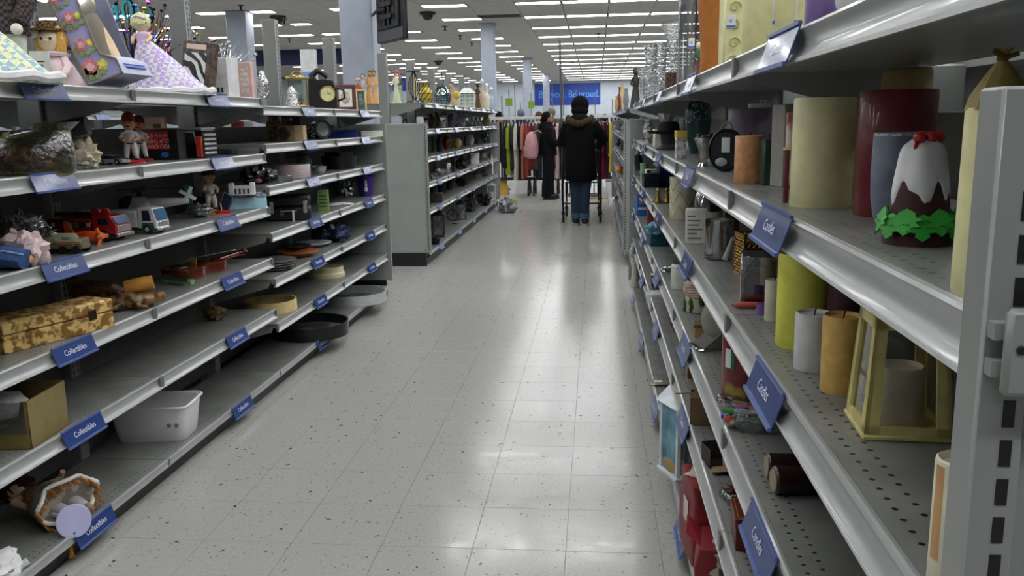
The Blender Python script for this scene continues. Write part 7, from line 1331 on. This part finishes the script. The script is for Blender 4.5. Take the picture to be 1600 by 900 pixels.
def leaves(t, W, D, H):
    rnd = random.Random(4)
    for i in range(24):
        a = rnd.uniform(0, 6.28); e = rnd.uniform(.2, 1.5); part('leaf', MB(M(rnd.choice(('#b0702a', '#a05020', '#b89040')), .6)).tf(R(a, 0, e, (0, 0, H * .4))).ball((0, 0, .06), (.022, .006, .04), 8, 6), t)
blob('leaf_spray', 'spray of orange autumn leaves on the far unit', 'decoration', 973, 0, Q4, 12, 12, M('#6a4a20', .7), .3, .7, x=.33, seed=33, extra=leaves)
carton('black_case', 'black upright case on the far unit behind the orange leaves', 'case', 978, 0, Q4, 9, 20, M('#141416', .4), 1, 0, .42, lid=M('#18181a', .4))
for i, (px, h_, c_, lb) in enumerate(((964, 26, '#a08a5a', 'amber vase at the far end of the distant top shelf'), (968, 40, '#5a2a20', 'red-brown figurine vase on the distant top shelf'), (972, 44, '#b09a78', 'tan shell vase on the distant top shelf'), (978, 36, '#6a6c6a', 'grey bottle vase on the distant top shelf'))): lat('vase', lb, 'vase', px, 0, Q1, 9, h_, [('body', M(c_, .4), (URN, BOTTLE, BELLY, URN)[i], 16), ('base_ring', M('#2a2622', .4), [(0, 0), (.7, 0), (.7, .04), (0, .04)], 14)], x=(.33, .41, .5, .42)[i])
# ------------------------------------------------------------------ goods in the next aisles, seen through the gaps
rnd = random.Random(77)
gl_ = (('white stacked tote bag', '#b4b4b0'), ('blue folded fabric', '#4a5878'), ('grey storage box', '#6a6d70'), ('pale green basket', '#7f8a74'), ('dark red canister', '#5a2024'), ('white lidded tub', '#b9b9b4'))
for i, (nm, c_) in enumerate(gl_):
    y = 3.0 + i * .85
    t = thing(nm.split()[-1] if nm.split()[-1] != 'fabric' else 'fabric_stack', '%s on the neighbouring aisle shelf seen through the collectibles gap' % nm, nm.split()[-1], (-4.72, y, Z1 - .004)); h = rnd.uniform(.22, .36)
    part('body', MB(M(c_, .6, bump=.2)).loft([rr(.12, .13, 0, .03), rr(.13, .14, h * .9, .03), rr(.12, .13, h, .03)]), t); part('label', MB(M('#c4c4c0', .6)).box(.131, .134, -.06, .06, h * .3, h * .7), t)
    t = thing('hanging_pack', '%s pack hung below, neighbouring aisle' % nm.replace('stacked ', ''), 'pack', (-4.70, y + .35, Z2 - .004)); part('card', MB(M('#a8a8a8', .5)).box(-.02, .02, -.09, .09, 0, .2, .004), t); part('product', MB(M(c_, .4)).ball((.03, 0, .09), (.03, .06, .07), 12, 8), t)
for i, (nm, c_) in enumerate((('wooden crate', '#6a4a2a'), ('green potted plant pot', '#3a5a30'), ('terracotta pot', '#7a4428'), ('navy vase', '#20284a'), ('gold-framed picture', '#8a6a2c'), ('white jug', '#b4b4ae'))):
    q = al((1245, 1330, 1355, 1385, 1490, 1550)[i], 3.56, Q2)
    t = thing(('crate', 'planter', 'pot', 'vase', 'picture', 'jug')[i], '%s on the far aisle shelf seen between the tall candles' % nm, ('crate', 'planter', 'pot', 'vase', 'picture', 'jug')[i], (3.56, q.y, Q2 - .004)); h = .2
    part('body', MB(M(c_, .5)).lathe(sc((CUP, BOWL, TAPER, URN, CUP, BELLY)[i], .08, h), 20 if i not in (0, 4) else 4), t); part('rim', MB(M('#4a4440', .5)).lathe([(.075, h * .93), (.086, h * .94), (.086, h * 1.0), (.075, h * 1.0)], 20 if i not in (0, 4) else 4), t)
# ================================================================== PEOPLE, CART, CLOTHES, FAR WALL
GAIN = 1.0
def hand(mb, w, d, side, s=1.0, up=(0, 0, 1)):
    """palm and five fingers from wrist w along direction d."""
    d = Vector(d).normalized(); up = Vector(up); sx = d.cross(up).normalized(); n = sx.cross(d); w = Vector(w)
    mb.tube([w - d * .01, w + d * .045 * s, w + d * .085 * s], [.024 * s, .034 * s, .03 * s], 10, flat=(.6, 1.2))
    for i, l_ in enumerate((.062, .075, .07, .055)):
        b = w + d * .08 * s + sx * (.027 - .018 * i) * s * side; mb.tube([b, b + d * l_ * .55 * s - n * .012 * s, b + d * l_ * .85 * s - n * .036 * s], [.0095 * s, .0088 * s, .0075 * s], 8)
    b = w + d * .03 * s + sx * .03 * s * side; mb.tube([b, b + (d * .5 + sx * side * .7).normalized() * .035 * s, b + (d * .8 + sx * side * .5).normalized() * .06 * s - n * .01 * s], [.012 * s, .011 * s, .009 * s], 8)
def body_mesh(h, arms, skin, headturn=0, vox=.011, legs=((.0, 0), (.0, 0))):
    """continuous standing body, facing +y; arms: [(shoulder, elbow, wrist, hand direction)] x 2 in metres for a 1.68 m figure."""
    mb = MB(M(skin, .55)); s = h / 1.68
    mb.tf(Matrix.Scale(s, 4))
    mb.loft([ell((0, 0, z), rx, ry) for z, rx, ry in ((.86, .1, .08), (.92, .165, .115), (1.02, .15, .1), (1.12, .135, .095), (1.25, .16, .11), (1.36, .18, .105), (1.42, .13, .08), (1.455, .06, .055))])
    mb.tube([(0, -.005, 1.42), (0, .01, 1.52)], .05, 12)
    c, sn = cos(headturn), sin(headturn)
    def hd(x, y, z): return (x * c - y * sn, .01 + x * sn + y * c, z)
    mb.ball(hd(0, 0, 1.575), (.078, .092, .108), 20, 14); mb.ball(hd(0, .02, 1.51), (.058, .068, .05), 14, 10)
    mb.tube([hd(0, .085, 1.585), hd(0, .115, 1.56), hd(0, .09, 1.55)], [.012, .017, .012], 8)
    for e in (-1, 1): mb.ball(hd(e * .08, -.005, 1.57), (.012, .022, .03), 8, 6)
    mb.ball(hd(0, .088, 1.52), (.024, .012, .01), 10, 6)
    for i, (sh, el, wr, hdir) in enumerate(arms):
        mb.tube([Vector(sh) * 1.0, Vector(sh).lerp(Vector(el), .5), el, Vector(el).lerp(Vector(wr), .4), wr], [.056, .05, .042, .04, .027], 12); hand(mb, wr, hdir, 1 if i else -1)
    for i, e in enumerate((-1, 1)):
        fy, fx = legs[i]
        mb.tube([(e * .085, 0, .92), (e * .09 + fx * .3, fy * .3 + .012, .7), (e * .09 + fx * .6, fy * .6 + .015, .48), (e * .09 + fx * .85, fy * .8 - .01, .28), (e * .09 + fx, fy - .01, .09)], [.092, .08, .056, .052, .036], 14)
        mb.ball((e * .095 + fx, fy + .05, .045), (.042, .125, .042), 14, 8)
    mb.tf(None)
    return remesh(mb, 'body', vox, 3), s
def legs_mesh(s, col, legs, r=(.112, .098, .076, .074, .07), z0=.1, mat_=None):
    mb = MB(mat_ or M(col, .85, bump=.3, scale=50)); mb.tf(Matrix.Scale(s, 4))
    for i, e in enumerate((-1, 1)):
        fy, fx = legs[i]; mb.tube([(e * .08, 0, .95), (e * .09 + fx * .3, fy * .3 + .01, .7), (e * .09 + fx * .6, fy * .6 + .012, .48), (e * .09 + fx * .85, fy * .8 - .01, .28), (e * .09 + fx, fy - .008, z0)], r, 16)
    mb.loft([ell((0, 0, z), rx, ry) for z, rx, ry in ((.84, .15, .12), (.92, .18, .13), (1.0, .165, .12))]); mb.tf(None)
    return remesh(mb, 'trousers', .013, 3)
def shoe(s, e, fy, fx, col, sole, root):
    q = MB(M(col, .6)); q.tf(Matrix.Scale(s, 4)); x = e * .095 + fx
    q.ball((x, fy + .05, .06), (.05, .135, .05), 18, 10).tube([(x, fy - .02, .06), (x, fy - .02, .14)], [.05, .048], 12); q.tf(None)
    o = part('shoe', q, root); q = MB(M(sole, .6)); q.tf(Matrix.Scale(s, 4)); q.loft([ell((x, fy + .05, .0), .052, .138, 20), ell((x, fy + .05, .03), .054, .142, 20)]); q.tf(None); part('sole', q, o)
# --- shopper in parka, back to us
L1 = ((.0, .03), (-.05, -.03))
A1 = [((-.16, 0, 1.36), (-.25, .08, 1.12), (-.2, .34, 1.04), (.1, 1, -.1)), ((.16, 0, 1.36), (.3, .1, 1.14), (.2, .34, 1.04), (-.1, 1, -.1))]
p1_ = at(907, 352, 0); H1 = 1.66
bm1, s1 = body_mesh(H1, A1, '#b98a70', -.5, .011, L1)
P1 = solo('person', 'person in black fur-hooded parka, black knit hat and blue jeans pushing the cart', 'person', bm1, (p1_.x, p1_.y, 0), -.08)
mb = MB(M('#0c0c0e', .8, bump=.3, scale=30)); mb.tf(Matrix.Scale(s1, 4))
mb.loft([ell((0, -.005, z), rx, ry, 24) for z, rx, ry in ((.6, .195, .15), (.66, .205, .16), (.8, .21, .165), (.95, .2, .16), (1.1, .195, .155), (1.25, .205, .16), (1.34, .2, .14), (1.41, .15, .115), (1.47, .09, .09))])
for sh, el, wr, hd in A1: mb.tube([sh, Vector(sh).lerp(Vector(el), .5), el, Vector(el).lerp(Vector(wr), .5), Vector(el).lerp(Vector(wr), .93)], [.075, .078, .074, .066, .056], 14)
mb.ball((0, -.1, 1.4), (.13, .08, .1), 16, 10); mb.tf(None)
part('parka', remesh(mb, 'parka', .013, 4), P1)
fur = MB(M('#4a3f2c', .95, c2='#2a2318', pat='noise', ps=60, edge=.1, bump=.9, scale=150)); fur.tf(Matrix.Scale(s1, 4))
pts = [(.155 * cos(a), -.05 + .15 * sin(a) * .9, 1.43 + .05 * sin(a * 1) - .035 * (1 - abs(cos(a)))) for a in [pi * (.92 + 1.16 * i / 24) for i in range(25)]]
fur.tube(pts, [.03 + .018 * sin(pi * i / 24) + .006 * noise.noise(Vector((i * 3.1, 0, 0))) for i in range(25)], 12); fur.tf(None); part('fur_trim', fur, P1)
q = MB(M('#0f0f11', .95, bump=.6, scale=120)); q.tf(Matrix.Scale(s1, 4)); q.ball((-.0, -.005, 1.595), (.118, .126, .122), 20, 14); q.ball((0, -.035, 1.52), (.115, .115, .085), 16, 10); q.tf(None); part('knit_hat', q, P1)
part('jeans', legs_mesh(s1, '#2a3746', L1, (.105, .09, .068, .064, .06)), P1)
for i, e in enumerate((-1, 1)):
    q = MB(M('#47597080'[:7], .85)); q.tf(Matrix.Scale(s1, 4)); fy, fx = L1[i]; q.tube([(e * .09 + fx, fy - .008, .1), (e * .09 + fx, fy - .008, .17)], .066, 16); q.tf(None); part('cuff', q, P1); shoe(s1, e, fy, fx, '#111114', '#a8a8a4', P1)
# --- woman in black with pink backpack, seen from the side
L2 = ((.04, .0), (-.04, .02))
A2 = [((-.17, 0, 1.38), (-.21, .05, 1.12), (-.12, .3, 1.05), (.1, 1, .1)), ((.17, 0, 1.38), (.22, .06, 1.12), (.14, .31, 1.08), (-.1, 1, .1))]
p2_ = at(857, 311, 0); bm2, s2 = body_mesh(1.53, A2, '#a87c62', 0, .011, L2)
P2 = solo('person', 'person in black jacket and glasses browsing the clothes rack with a pink backpack', 'person', bm2, (p2_.x, p2_.y, 0), -pi / 2 + .15)
mb = MB(M('#0b0c0e', .8, bump=.4, scale=24)); mb.tf(Matrix.Scale(s2, 4))
mb.loft([ell((0, 0, z), rx, ry, 24) for z, rx, ry in ((.85, .2, .17), (.9, .21, .18), (1.05, .205, .17), (1.2, .21, .17), (1.35, .2, .15), (1.43, .13, .11), (1.5, .085, .085))])
for sh, el, wr, hd in A2: mb.tube([sh, Vector(sh).lerp(Vector(el), .5), el, Vector(el).lerp(Vector(wr), .5), Vector(el).lerp(Vector(wr), .92)], [.08, .08, .074, .066, .055], 14)
mb.ball((0, -.1, 1.42), (.12, .09, .08), 14, 9); mb.tf(None); part('jacket', remesh(mb, 'jacket', .013, 3), P2)
part('trousers', legs_mesh(s2, '#0f1013', L2, (.125, .115, .1, .1, .1), .05), P2)
q = MB(M('#0d0b0a', .8, bump=.5, scale=80)); q.tf(Matrix.Scale(s2, 4)); q.ball((0, -.025, 1.6), (.094, .1, .105), 18, 12).ball((0, -.1, 1.53), (.06, .05, .06), 12, 8); q.tf(None); part('hair', q, P2)
q = MB(M('#151515', .3)); q.tf(Matrix.Scale(s2, 4))
for e in (-1, 1): q.tube([(e * .035 + .026 * cos(a), .108, 1.59 + .02 * sin(a)) for a in [i * pi / 6 for i in range(12)]], .003, 6, True).tube([(e * .06, .105, 1.59), (e * .085, .0, 1.59)], .003, 6)
q.tf(None); part('glasses', q, P2)
for i, e in enumerate((-1, 1)): shoe(s2, e, L2[i][0], L2[i][1], '#0d0d0f', '#1c1c1e', P2)
bp_ = thing('backpack', 'puffy pale pink backpack worn by the person in the black jacket', 'backpack', (p2_.x - .29, p2_.y - .06, .98), .15); pk = M('#b98a90', .6, bump=.3, scale=25)
part('main_pouch', MB(pk).loft([ell((0, 0, z - .25), rx, ry, 20) for z, rx, ry in ((.0, .06, .08), (.03, .11, .14), (.15, .13, .17), (.3, .115, .16), (.42, .08, .12), (.47, .03, .05))]), bp_); part('front_pocket', MB(M('#ad7e86', .6, bump=.3)).loft([ell((-.09, 0, z - .25), .05, rx, 16) for z, rx in ((.04, .06), (.08, .1), (.18, .11), (.22, .07))]), bp_); part('zip', MB(M('#8a5f66', .5)).tube([(-.1 * cos(a), .13 * sin(a), .06 + .06 * cos(a)) for a in [-1.3 + i * .26 for i in range(11)]], .004, 6), bp_)
part('strap', MB(M('#9a6c74', .6)).tube([(.02, -.12, .2), (.1, -.14, .24), (.17, -.13, .2)], .012, 8), bp_)
# --- shopping cart with tall pole
cx, cy = at(909, 349, 0).x, at(909, 349, 0).y + .12; t = thing('shopping_cart', 'black two-tier shopping cart with a tall anti-theft pole', 'cart', (cx, cy, 0)); bm_ = M('#121315', .4, .3); wl = .255
for e in (-1, 1):
    part('rear_post', MB(bm_).tube([(e * wl, 0, .13), (e * (wl + .005), -.03, .3), (e * wl, .02, .8), (e * wl, .05, 1.03)], .014, 8), t)
    part('side_rail', MB(bm_).tube([(e * wl, 0, .26), (e * (wl - .02), .75, .22)], .012, 8), t); part('front_post', MB(bm_).tube([(e * (wl - .02), .75, .14), (e * (wl - .03), .72, .95)], .012, 8), t)
    for yy, nm in ((0, 'rear'), (.75, 'front')):
        w_ = part('wheel', MB(M('#17181a', .7)).tf(R(0, 0, pi / 2, (e * (wl - (.02 if yy else 0)), yy, .062))).lathe([(0, -.016), (.05, -.016), (.062, -.01), (.062, .01), (.05, .016), (0, .016)], 20), t); part('hub', MB(M('#55585a', .4, .4)).tf(R(0, 0, pi / 2, (e * (wl - (.02 if yy else 0)), yy, .062))).lathe([(0, -.018), (.025, -.018), (.025, .018), (0, .018)], 14), w_); part('fork', MB(bm_).box(e * (wl - (.02 if yy else 0)) - .024, e * (wl - (.02 if yy else 0)) + .024, yy - .02, yy + .02, .1, .15, .004), w_)
part('handle', MB(M('#17181c', .5)).tube([(-wl, .05, 1.03), (wl, .05, 1.03)], .018, 10), t); part('cross_bar', MB(bm_).tube([(-wl, 0, .26), (wl, 0, .26)], .012, 8), t)
for z_, hh, nm in ((.72, .24, 'upper_basket'), (.34, .2, 'lower_basket')):
    mb = MB(bm_)
    for i in range(9): x_ = -wl + .03 + i * (2 * wl - .06) / 8; mb.tube([(x_, .12, z_ + hh), (x_, .14, z_), (x_ * .95, .72, z_), (x_ * .95, .74, z_ + hh)], .004, 5)
    for i in range(7): y_ = .12 + i * .62 / 6; mb.tube([(-wl + .03, y_, z_ + hh), (-wl + .04, y_, z_), (wl - .04, y_, z_), (wl - .03, y_, z_ + hh)], .004, 5)
    mb.tube([(-wl + .03, .12, z_ + hh), (wl - .03, .12, z_ + hh), (wl - .05, .74, z_ + hh), (-wl + .05, .74, z_ + hh)], .009, 6, True); part(nm, mb, t)
pt = ony(874.5, 63, cy); part('pole', MB(M('#6a6d70', .35, .6)).tube([(-wl - .012, .02, .3), (-wl - .012, .02, 1.03), (pt.x - cx, .02, pt.z)], .014, 8), t)
bg = thing('shoulder_bag', 'dark red bag resting in the shopping cart', 'bag', (cx + .17, cy + .3, .735)); part('bag', MB(M('#3a1018', .7, bump=.3)).loft([rr(.06, .1, 0, .03), rr(.075, .12, .15, .04), rr(.05, .09, .36, .03)]), bg); part('strap', MB(M('#2a0c12', .7)).tube([(0, -.08, .35), (0, 0, .48), (0, .08, .35)], .008, 6), bg)
# --- clothes rack
RYk = 16.5; ra, rb = -2.35, 1.5
t = thing('clothes_rack', 'long white-railed rolling clothes rack on a black base at the aisle end', 'clothes rack', ((ra + rb) / 2, RYk, 0)); hl = (rb - ra) / 2
part('top_rail', MB(M('#c9c9c9', .4)).box(-hl, hl, -.02, .02, 1.42, 1.475, .006), t); part('base_beam', MB(M('#1a1b1d', .5)).box(-hl, hl, -.03, .03, .28, .34, .004), t)
for x_ in (-hl, -.3, hl): part('upright', MB(M('#7a7c7e', .4, .4)).tube([(x_, 0, .1), (x_, 0, 1.43)], .018, 8), t)
for x_ in (-hl, -.85, -.75, -.3, .5, hl):
    f_ = part('foot', MB(M('#1a1b1d', .5)).tube([(x_, -.28, .12), (x_, 0, .3), (x_, .28, .12)], .022, 8), t)
    for yy in (-.28, .28): part('caster', MB(M('#111', .6)).tf(R(0, 0, pi / 2, (x_, yy, .055))).lathe([(0, -.018), (.055, -.018), (.055, .018), (0, .018)], 16), f_)
cols = ['#1c1d1e', '#7d8a2c', '#2c2f2c', '#b9b6ac', '#17171a', '#a86a58', '#86403c', '#6e302e', '#5a2c2a', '#4a4238', '#2e3034', '#5a6674', '#232a3e', '#5c1422', '#4a101c', '#b9a0a0', '#141416', '#3e3c2c', '#8a9a5a', '#2f3028', '#16181a', '#2a2a2e', '#141416', '#32363a', '#15161a', '#1c1c20', '#25262a', '#3a3d44', '#5a1428', '#2a1c20', '#b0983c', '#b4b4b2', '#4a2a44', '#17181a', '#5c1f3a', '#2c3034', '#8a8f94', '#26222a', '#7a2a34', '#202226']
cn = {'1c': 'charcoal', }
names_ = ['charcoal', 'yellow-green', 'dark grey-green', 'off-white', 'black', 'salmon', 'brick red', 'rust red', 'brown red', 'taupe', 'slate', 'grey-blue', 'navy', 'burgundy', 'deep wine', 'pale pink', 'jet black', 'olive', 'sage green', 'dark olive', 'blackish', 'graphite', 'ink black', 'steel grey', 'midnight', 'soot grey', 'lead grey', 'blue-grey', 'raspberry', 'dark plum', 'mustard', 'white', 'purple', 'pitch black', 'magenta', 'gunmetal', 'silver grey', 'aubergine', 'crimson', 'coal']
xs = [-1.72 + i * .066 for i in range(40)]
for i, (x_, c_) in enumerate(zip(xs, cols)):
    rnd = random.Random(100 + i); ln = rnd.uniform(.78, 1.06); g = thing('garment', '%s garment on a hanger on the rolling clothes rack' % names_[i], 'garment', (x_, RYk, 1.40), rnd.uniform(-.12, .12), 'garments on the rolling rack')
    hw = .19; rings = []
    for f in (0, .06, .14, .4, .7, 1):
        w_ = (.05, .14, hw, hw * .9, hw * .92, hw * (.95 + .1 * rnd.random()))[(0, .06, .14, .4, .7, 1).index(f)]; th = .026 + .03 * min(1, f * 3)
        rings.append([Vector((th * sin(a) * (1 + .5 * sin(5 * a + i)) + .006 * sin(7 * f + i), w_ * cos(a), -.06 - ln * f)) for a in [2 * pi * j / 20 for j in range(20)]])
    part('cloth', MB(M(c_, .9, bump=.3)).loft(rings), g)
    for e in (-1, 1): part('sleeve', MB(M(c_, .9, bump=.3)).tube([(0, e * hw * .85, -.14), (.004, e * (hw + .035), -.3), (.0, e * (hw + .03), -.14 - rnd.uniform(.3, .55))], [.036, .04, .034], 8), g)
    part('hanger', MB(M('#b4b6b8', .3, .5)).tube([(0, -.16, -.1), (0, 0, -.035), (0, .16, -.1)], .004, 5).tube([(0, 0, -.035), (0, 0, .02), (0, .02, .045), (0, .035, .03)], .003, 5), g)
# --- shopper heads beyond the rack
def far_person(px, py, Y, coat, hair, label, hat=None, turn=0):
    top = ony(px, py, Y); h = max(1.45, top.z) / 1.0; arms = [((-.17, 0, 1.38), (-.22, .02, 1.12), (-.2, .16, .95), (0, 1, -.3)), ((.17, 0, 1.38), (.22, .02, 1.12), (.2, .16, .95), (0, 1, -.3))]
    b, s = body_mesh(h, arms, '#a87e66', 0, .02); o = solo('person', label, 'person', b, (top.x, Y, 0), turn)
    mb = MB(M(coat, .8)); mb.tf(Matrix.Scale(s, 4)); mb.loft([ell((0, 0, z), rx, ry) for z, rx, ry in ((.75, .2, .15), (1.1, .2, .15), (1.35, .2, .14), (1.43, .13, .1), (1.47, .08, .08))])
    for sh, el, wr, hd in arms: mb.tube([sh, el, wr], [.075, .065, .05], 10)
    mb.tf(None); part('coat', remesh(mb, 'coat', .025, 2), o); part('trousers', legs_mesh(s, '#1c1e24', ((0, 0), (0, 0))), o)
    q = MB(M(hair, .8, bump=.4)); q.tf(Matrix.Scale(s, 4)); q.ball((0, -.02, 1.61), (.092, .1, .1), 14, 10, .06, 3); q.tf(None); part('hair' if not hat else 'cap', q, o)
far_person(842, 176, 19.5, '#a8a49a', '#5a4028', 'brown-haired person behind the clothes rack left of the pink backpack')
far_person(814, 172, 21.0, '#20283c', '#6a7690', 'person in grey-blue cap beyond the clothes rack', True)
far_person(862, 170, 20.0, '#3a3c40', '#77736c', 'grey-haired person just behind the person in glasses')
far_person(780, 176, 19.0, '#17181a', '#100f0f', 'dark-haired person at the far shelf end beyond the rack')
far_person(945, 180, 20.5, '#141417', '#120f0e', 'dark-haired person beyond the cart on the candle side')
# --- poles with size markers over the far racks
for i, (px, y0, Y, g) in enumerate(((784, 150, 17.8, 0), (795, 140, 23, 1), (804, 132, 22.3, 0), (813, 160, 24, 1), (830, 146, 25, 1), (863, 130, 26, 0), (880, 125, 22, 0), (900, 140, 27, 0), (930, 146, 26, 0), (957, 155, 20, 0))):
    q = ony(px, y0, Y); lb = ['lime-tagged' if g else 'bare', 'steel size-marker pole beyond the rolling rack']
    t = thing('marker_pole', '%s %s, %s along from the far shelf end' % (lb[0], lb[1], ('first', 'second', 'third', 'fourth', 'fifth', 'sixth', 'seventh', 'eighth', 'ninth', 'tenth')[i]), 'pole', (q.x, Y, 0)); part('rod', MB(M('#77797b', .4, .5)).tube([(0, 0, 0), (0, 0, q.z)], .012, 6), t); part('foot', MB(M('#3a3a3a', .5)).lathe([(0, 0), (.16, 0), (.14, .03), (0, .04)], 14), t)
    if g: part('size_tag', MB(M('#7fa02c', .5)).box(-.09, .09, -.025, -.018, q.z - .42, q.z - .22, .004), t)
for i, (Y, xa, xb, c_) in enumerate(((23.5, -4.5, 2.2, '#2a2c33'), (28.5, -5.2, 3.0, '#4a4440'))):
    t = thing('clothes_rack', ('clothes rack of dark coats in the second line beyond the aisle', 'clothes rack of mixed shirts in the third line beyond the aisle')[i], 'clothes rack', ((xa + xb) / 2, Y, 0)); hl = (xb - xa) / 2
    part('rail', MB(M('#b9b9b9', .4)).box(-hl, hl, -.02, .02, 1.5, 1.55), t)
    for x_ in (-hl, 0, hl): part('upright', MB(M('#7a7c7e', .4)).tube([(x_, 0, 0), (x_, 0, 1.5)], .02, 6), t)
    gm = []
    for k in range(4): gm.append(MB(M(('#22252c', '#3a2228', '#4a4a4c', '#2c3a44')[k], .9)).loft([[Vector((th * sin(a), w_ * cos(a), z)) for a in [2 * pi * j / 12 for j in range(12)]] for z, w_, th in ((0, .04, .012), (-.08, .18, .03), (-.8, .2, .035))]).mesh('cloth'))
    n_ = int(2 * hl / .11)
    for k in range(n_): tag(link('garment', gm[(k * 7 + i) % 4], None, (xa + .06 + k * .11, Y, 1.49), 0), 'dark garment in the distant %s line of racks' % ('second', 'third')[i], 'garment', 'garments in the distant %s line' % ('second', 'third')[i])
# --- floor clutter
q = at(793, 333, 0); t = thing('plastic_bag', 'white and clear plastic shopping bag slumped on the floor by the shelf end', 'bag', (q.x, q.y + .1, 0)); part('bag', MB(M('#a9adb0', .3, bump=.6, c2='#6a6e74', pat='noise', ps=9, edge=.1)).ball((0, 0, .1), (.15, .13, .12), 24, 14, .3, 5, 9), t); part('yellow_corner', MB(M('#a8922c', .5)).ball((.08, -.02, .16), (.06, .04, .06), 12, 8, .2, 3), t)
for v in t.children[0].data.vertices: v.co.z = max(v.co.z, 0.001)
q = at(787, 304, 0); t = thing('caution_sign', 'yellow folded floor sign half hidden by the far shelf end', 'sign', (q.x - .02, q.y, 0)); 
for e in (-1, 1): part('leaf', MB(M('#b8961c', .4)).prism([(-.12, e * .1, 0), (.12, e * .1, 0), (.08, e * .01, .28), (-.08, e * .01, .28)], (0, e * .012, 0)), t)
q = at(934, 311, 0)
for e in (0, 1): solo('shoe', ('beige shoe lying under the clothes rack nearer the cart', 'beige shoe lying under the clothes rack behind its mate')[e], 'shoe', MB(M('#9a8a72', .6)).loft([ell((0, 0, 0), .13, .045, 16), ell((0, 0, .02), .135, .048, 16), ell((-.02, 0, .05), .1, .045, 16), ell((-.06, 0, .08), .05, .036, 16)]), (q.x + .04 * e, q.y + .13 * e, 0), .1)
# --- far wall banner
YB = Y1 - .03; a_, b_ = ony(835, 131.5, YB), ony(938, 163, YB); cx = (a_.x + b_.x) / 2; cz = (a_.z + b_.z) / 2; W = (b_.x - a_.x) / 2; H = (a_.z - b_.z) / 2
t = thing('wall_banner', 'blue banner reading Be you. Be proud. high on the far wall', 'banner', (cx, YB, cz)); part('panel', MB(M('#1c3f9c', .5, var=.03)).box(-W, W, -.01, .02, -H, H), t)
def fit_text(mb, t_, x0, x1, zc, hh):
    g = text_geo(t_); a0 = min(v.x for v in g[0]); a1 = max(v.x for v in g[0]); z1 = max(v.y for v in g[0]); k = (x1 - x0) / (a1 - a0); kz = hh / .72
    for j, dx in enumerate((-.03, 0, .03)): mb.add([Vector((x0 + (v.x - a0) * k + dx * W * .12, -.02 - .004 * j, zc + v.y * kz)) for v in g[0]], g[1])
px_ = W / 51.5
mb = MB(M('#4f93dc', .5, var=0)); fit_text(mb, 'Be you.', -44.5 * px_, -2 * px_, -H * .02, 11.5 * px_); part('lettering', mb, t)
mb = MB(M('#62a8ee', .5, var=0)); fit_text(mb, 'Be proud.', 2.5 * px_, 49.5 * px_, -H * .02, 11.5 * px_); part('lettering', mb, t)
a_, b_ = ony(613, 122, 40), ony(637, 142, 40); solo('hanging_sign', 'plain royal blue sign panel hung beyond the porcelain ladies', 'sign', MB(M('#1c2f9a', .5)).box(a_.x, b_.x, -.03, .03, b_.z, a_.z, .005).tube([(a_.x + .1, 0, a_.z), (a_.x + .1, 0, ZC)], .01, 6).tube([(b_.x - .1, 0, a_.z), (b_.x - .1, 0, ZC)], .01, 6), (0, 40, 0))
# --- screen on the pillar, seen from behind
A_, B_ = ony(592, 68, 12.05), ony(633, 60, 11.35); d = Vector((B_.x - A_.x, B_.y - A_.y, 0)); L_ = d.length; rz = math.atan2(d.y, d.x); zb = (A_.z + B_.z) / 2
t = thing('television', 'large dark flat screen seen from behind, mounted on the near pillar', 'television', (A_.x, A_.y, zb), rz); bk = M('#1c1d20', .5)
part('back_shell', MB(bk).box(0, L_, -.02, .03, 0, .72, .008).box(L_ * .1, L_ * .9, -.05, -.02, .16, .66, .012), t); part('bezel', MB(M('#2c2d31', .4)).box(-.006, L_ + .006, .028, .045, -.008, .728, .004), t); part('lower_panel', MB(M('#4a4c52', .45)).box(.01, L_ - .01, -.028, -.02, .012, .15, .003), t)
for i in range(4): part('vent', MB(M('#0d0d0f', .5)).box(L_ * (.2 + .17 * i), L_ * (.28 + .17 * i), -.056, -.049, .24, .6), t)
part('mount', MB(M('#0f0f11', .5)).box(L_ * .4, L_ * .46, -.075, -.045, .2, .62, .004).box(L_ * .56, L_ * .62, -.075, -.045, .2, .62, .004).box(L_ * .3, L_ * .72, -.085, -.06, .44, .5, .004).box(L_ * .3, L_ * .72, -.085, -.06, .28, .34, .004), t)
lp = Vector((-3.32 + .23 - A_.x, 12.2 - A_.y, 0)); lp.rotate(Matrix.Rotation(-rz, 3, 'Z')); part('wall_arm', MB(M('#0f0f11', .5)).tube([(L_ * .51, -.07, .4), (L_ * .3, -.12, .4), (lp.x, lp.y, .4)], .02, 8), t)
part('cable', MB(M('#0c0c0d', .5)).tube([(L_ * .2, -.06, .5), (L_ * .3, -.09, .36), (L_ * .2, -.07, .26), (L_ * .28, -.06, .2)], .006, 6), t)
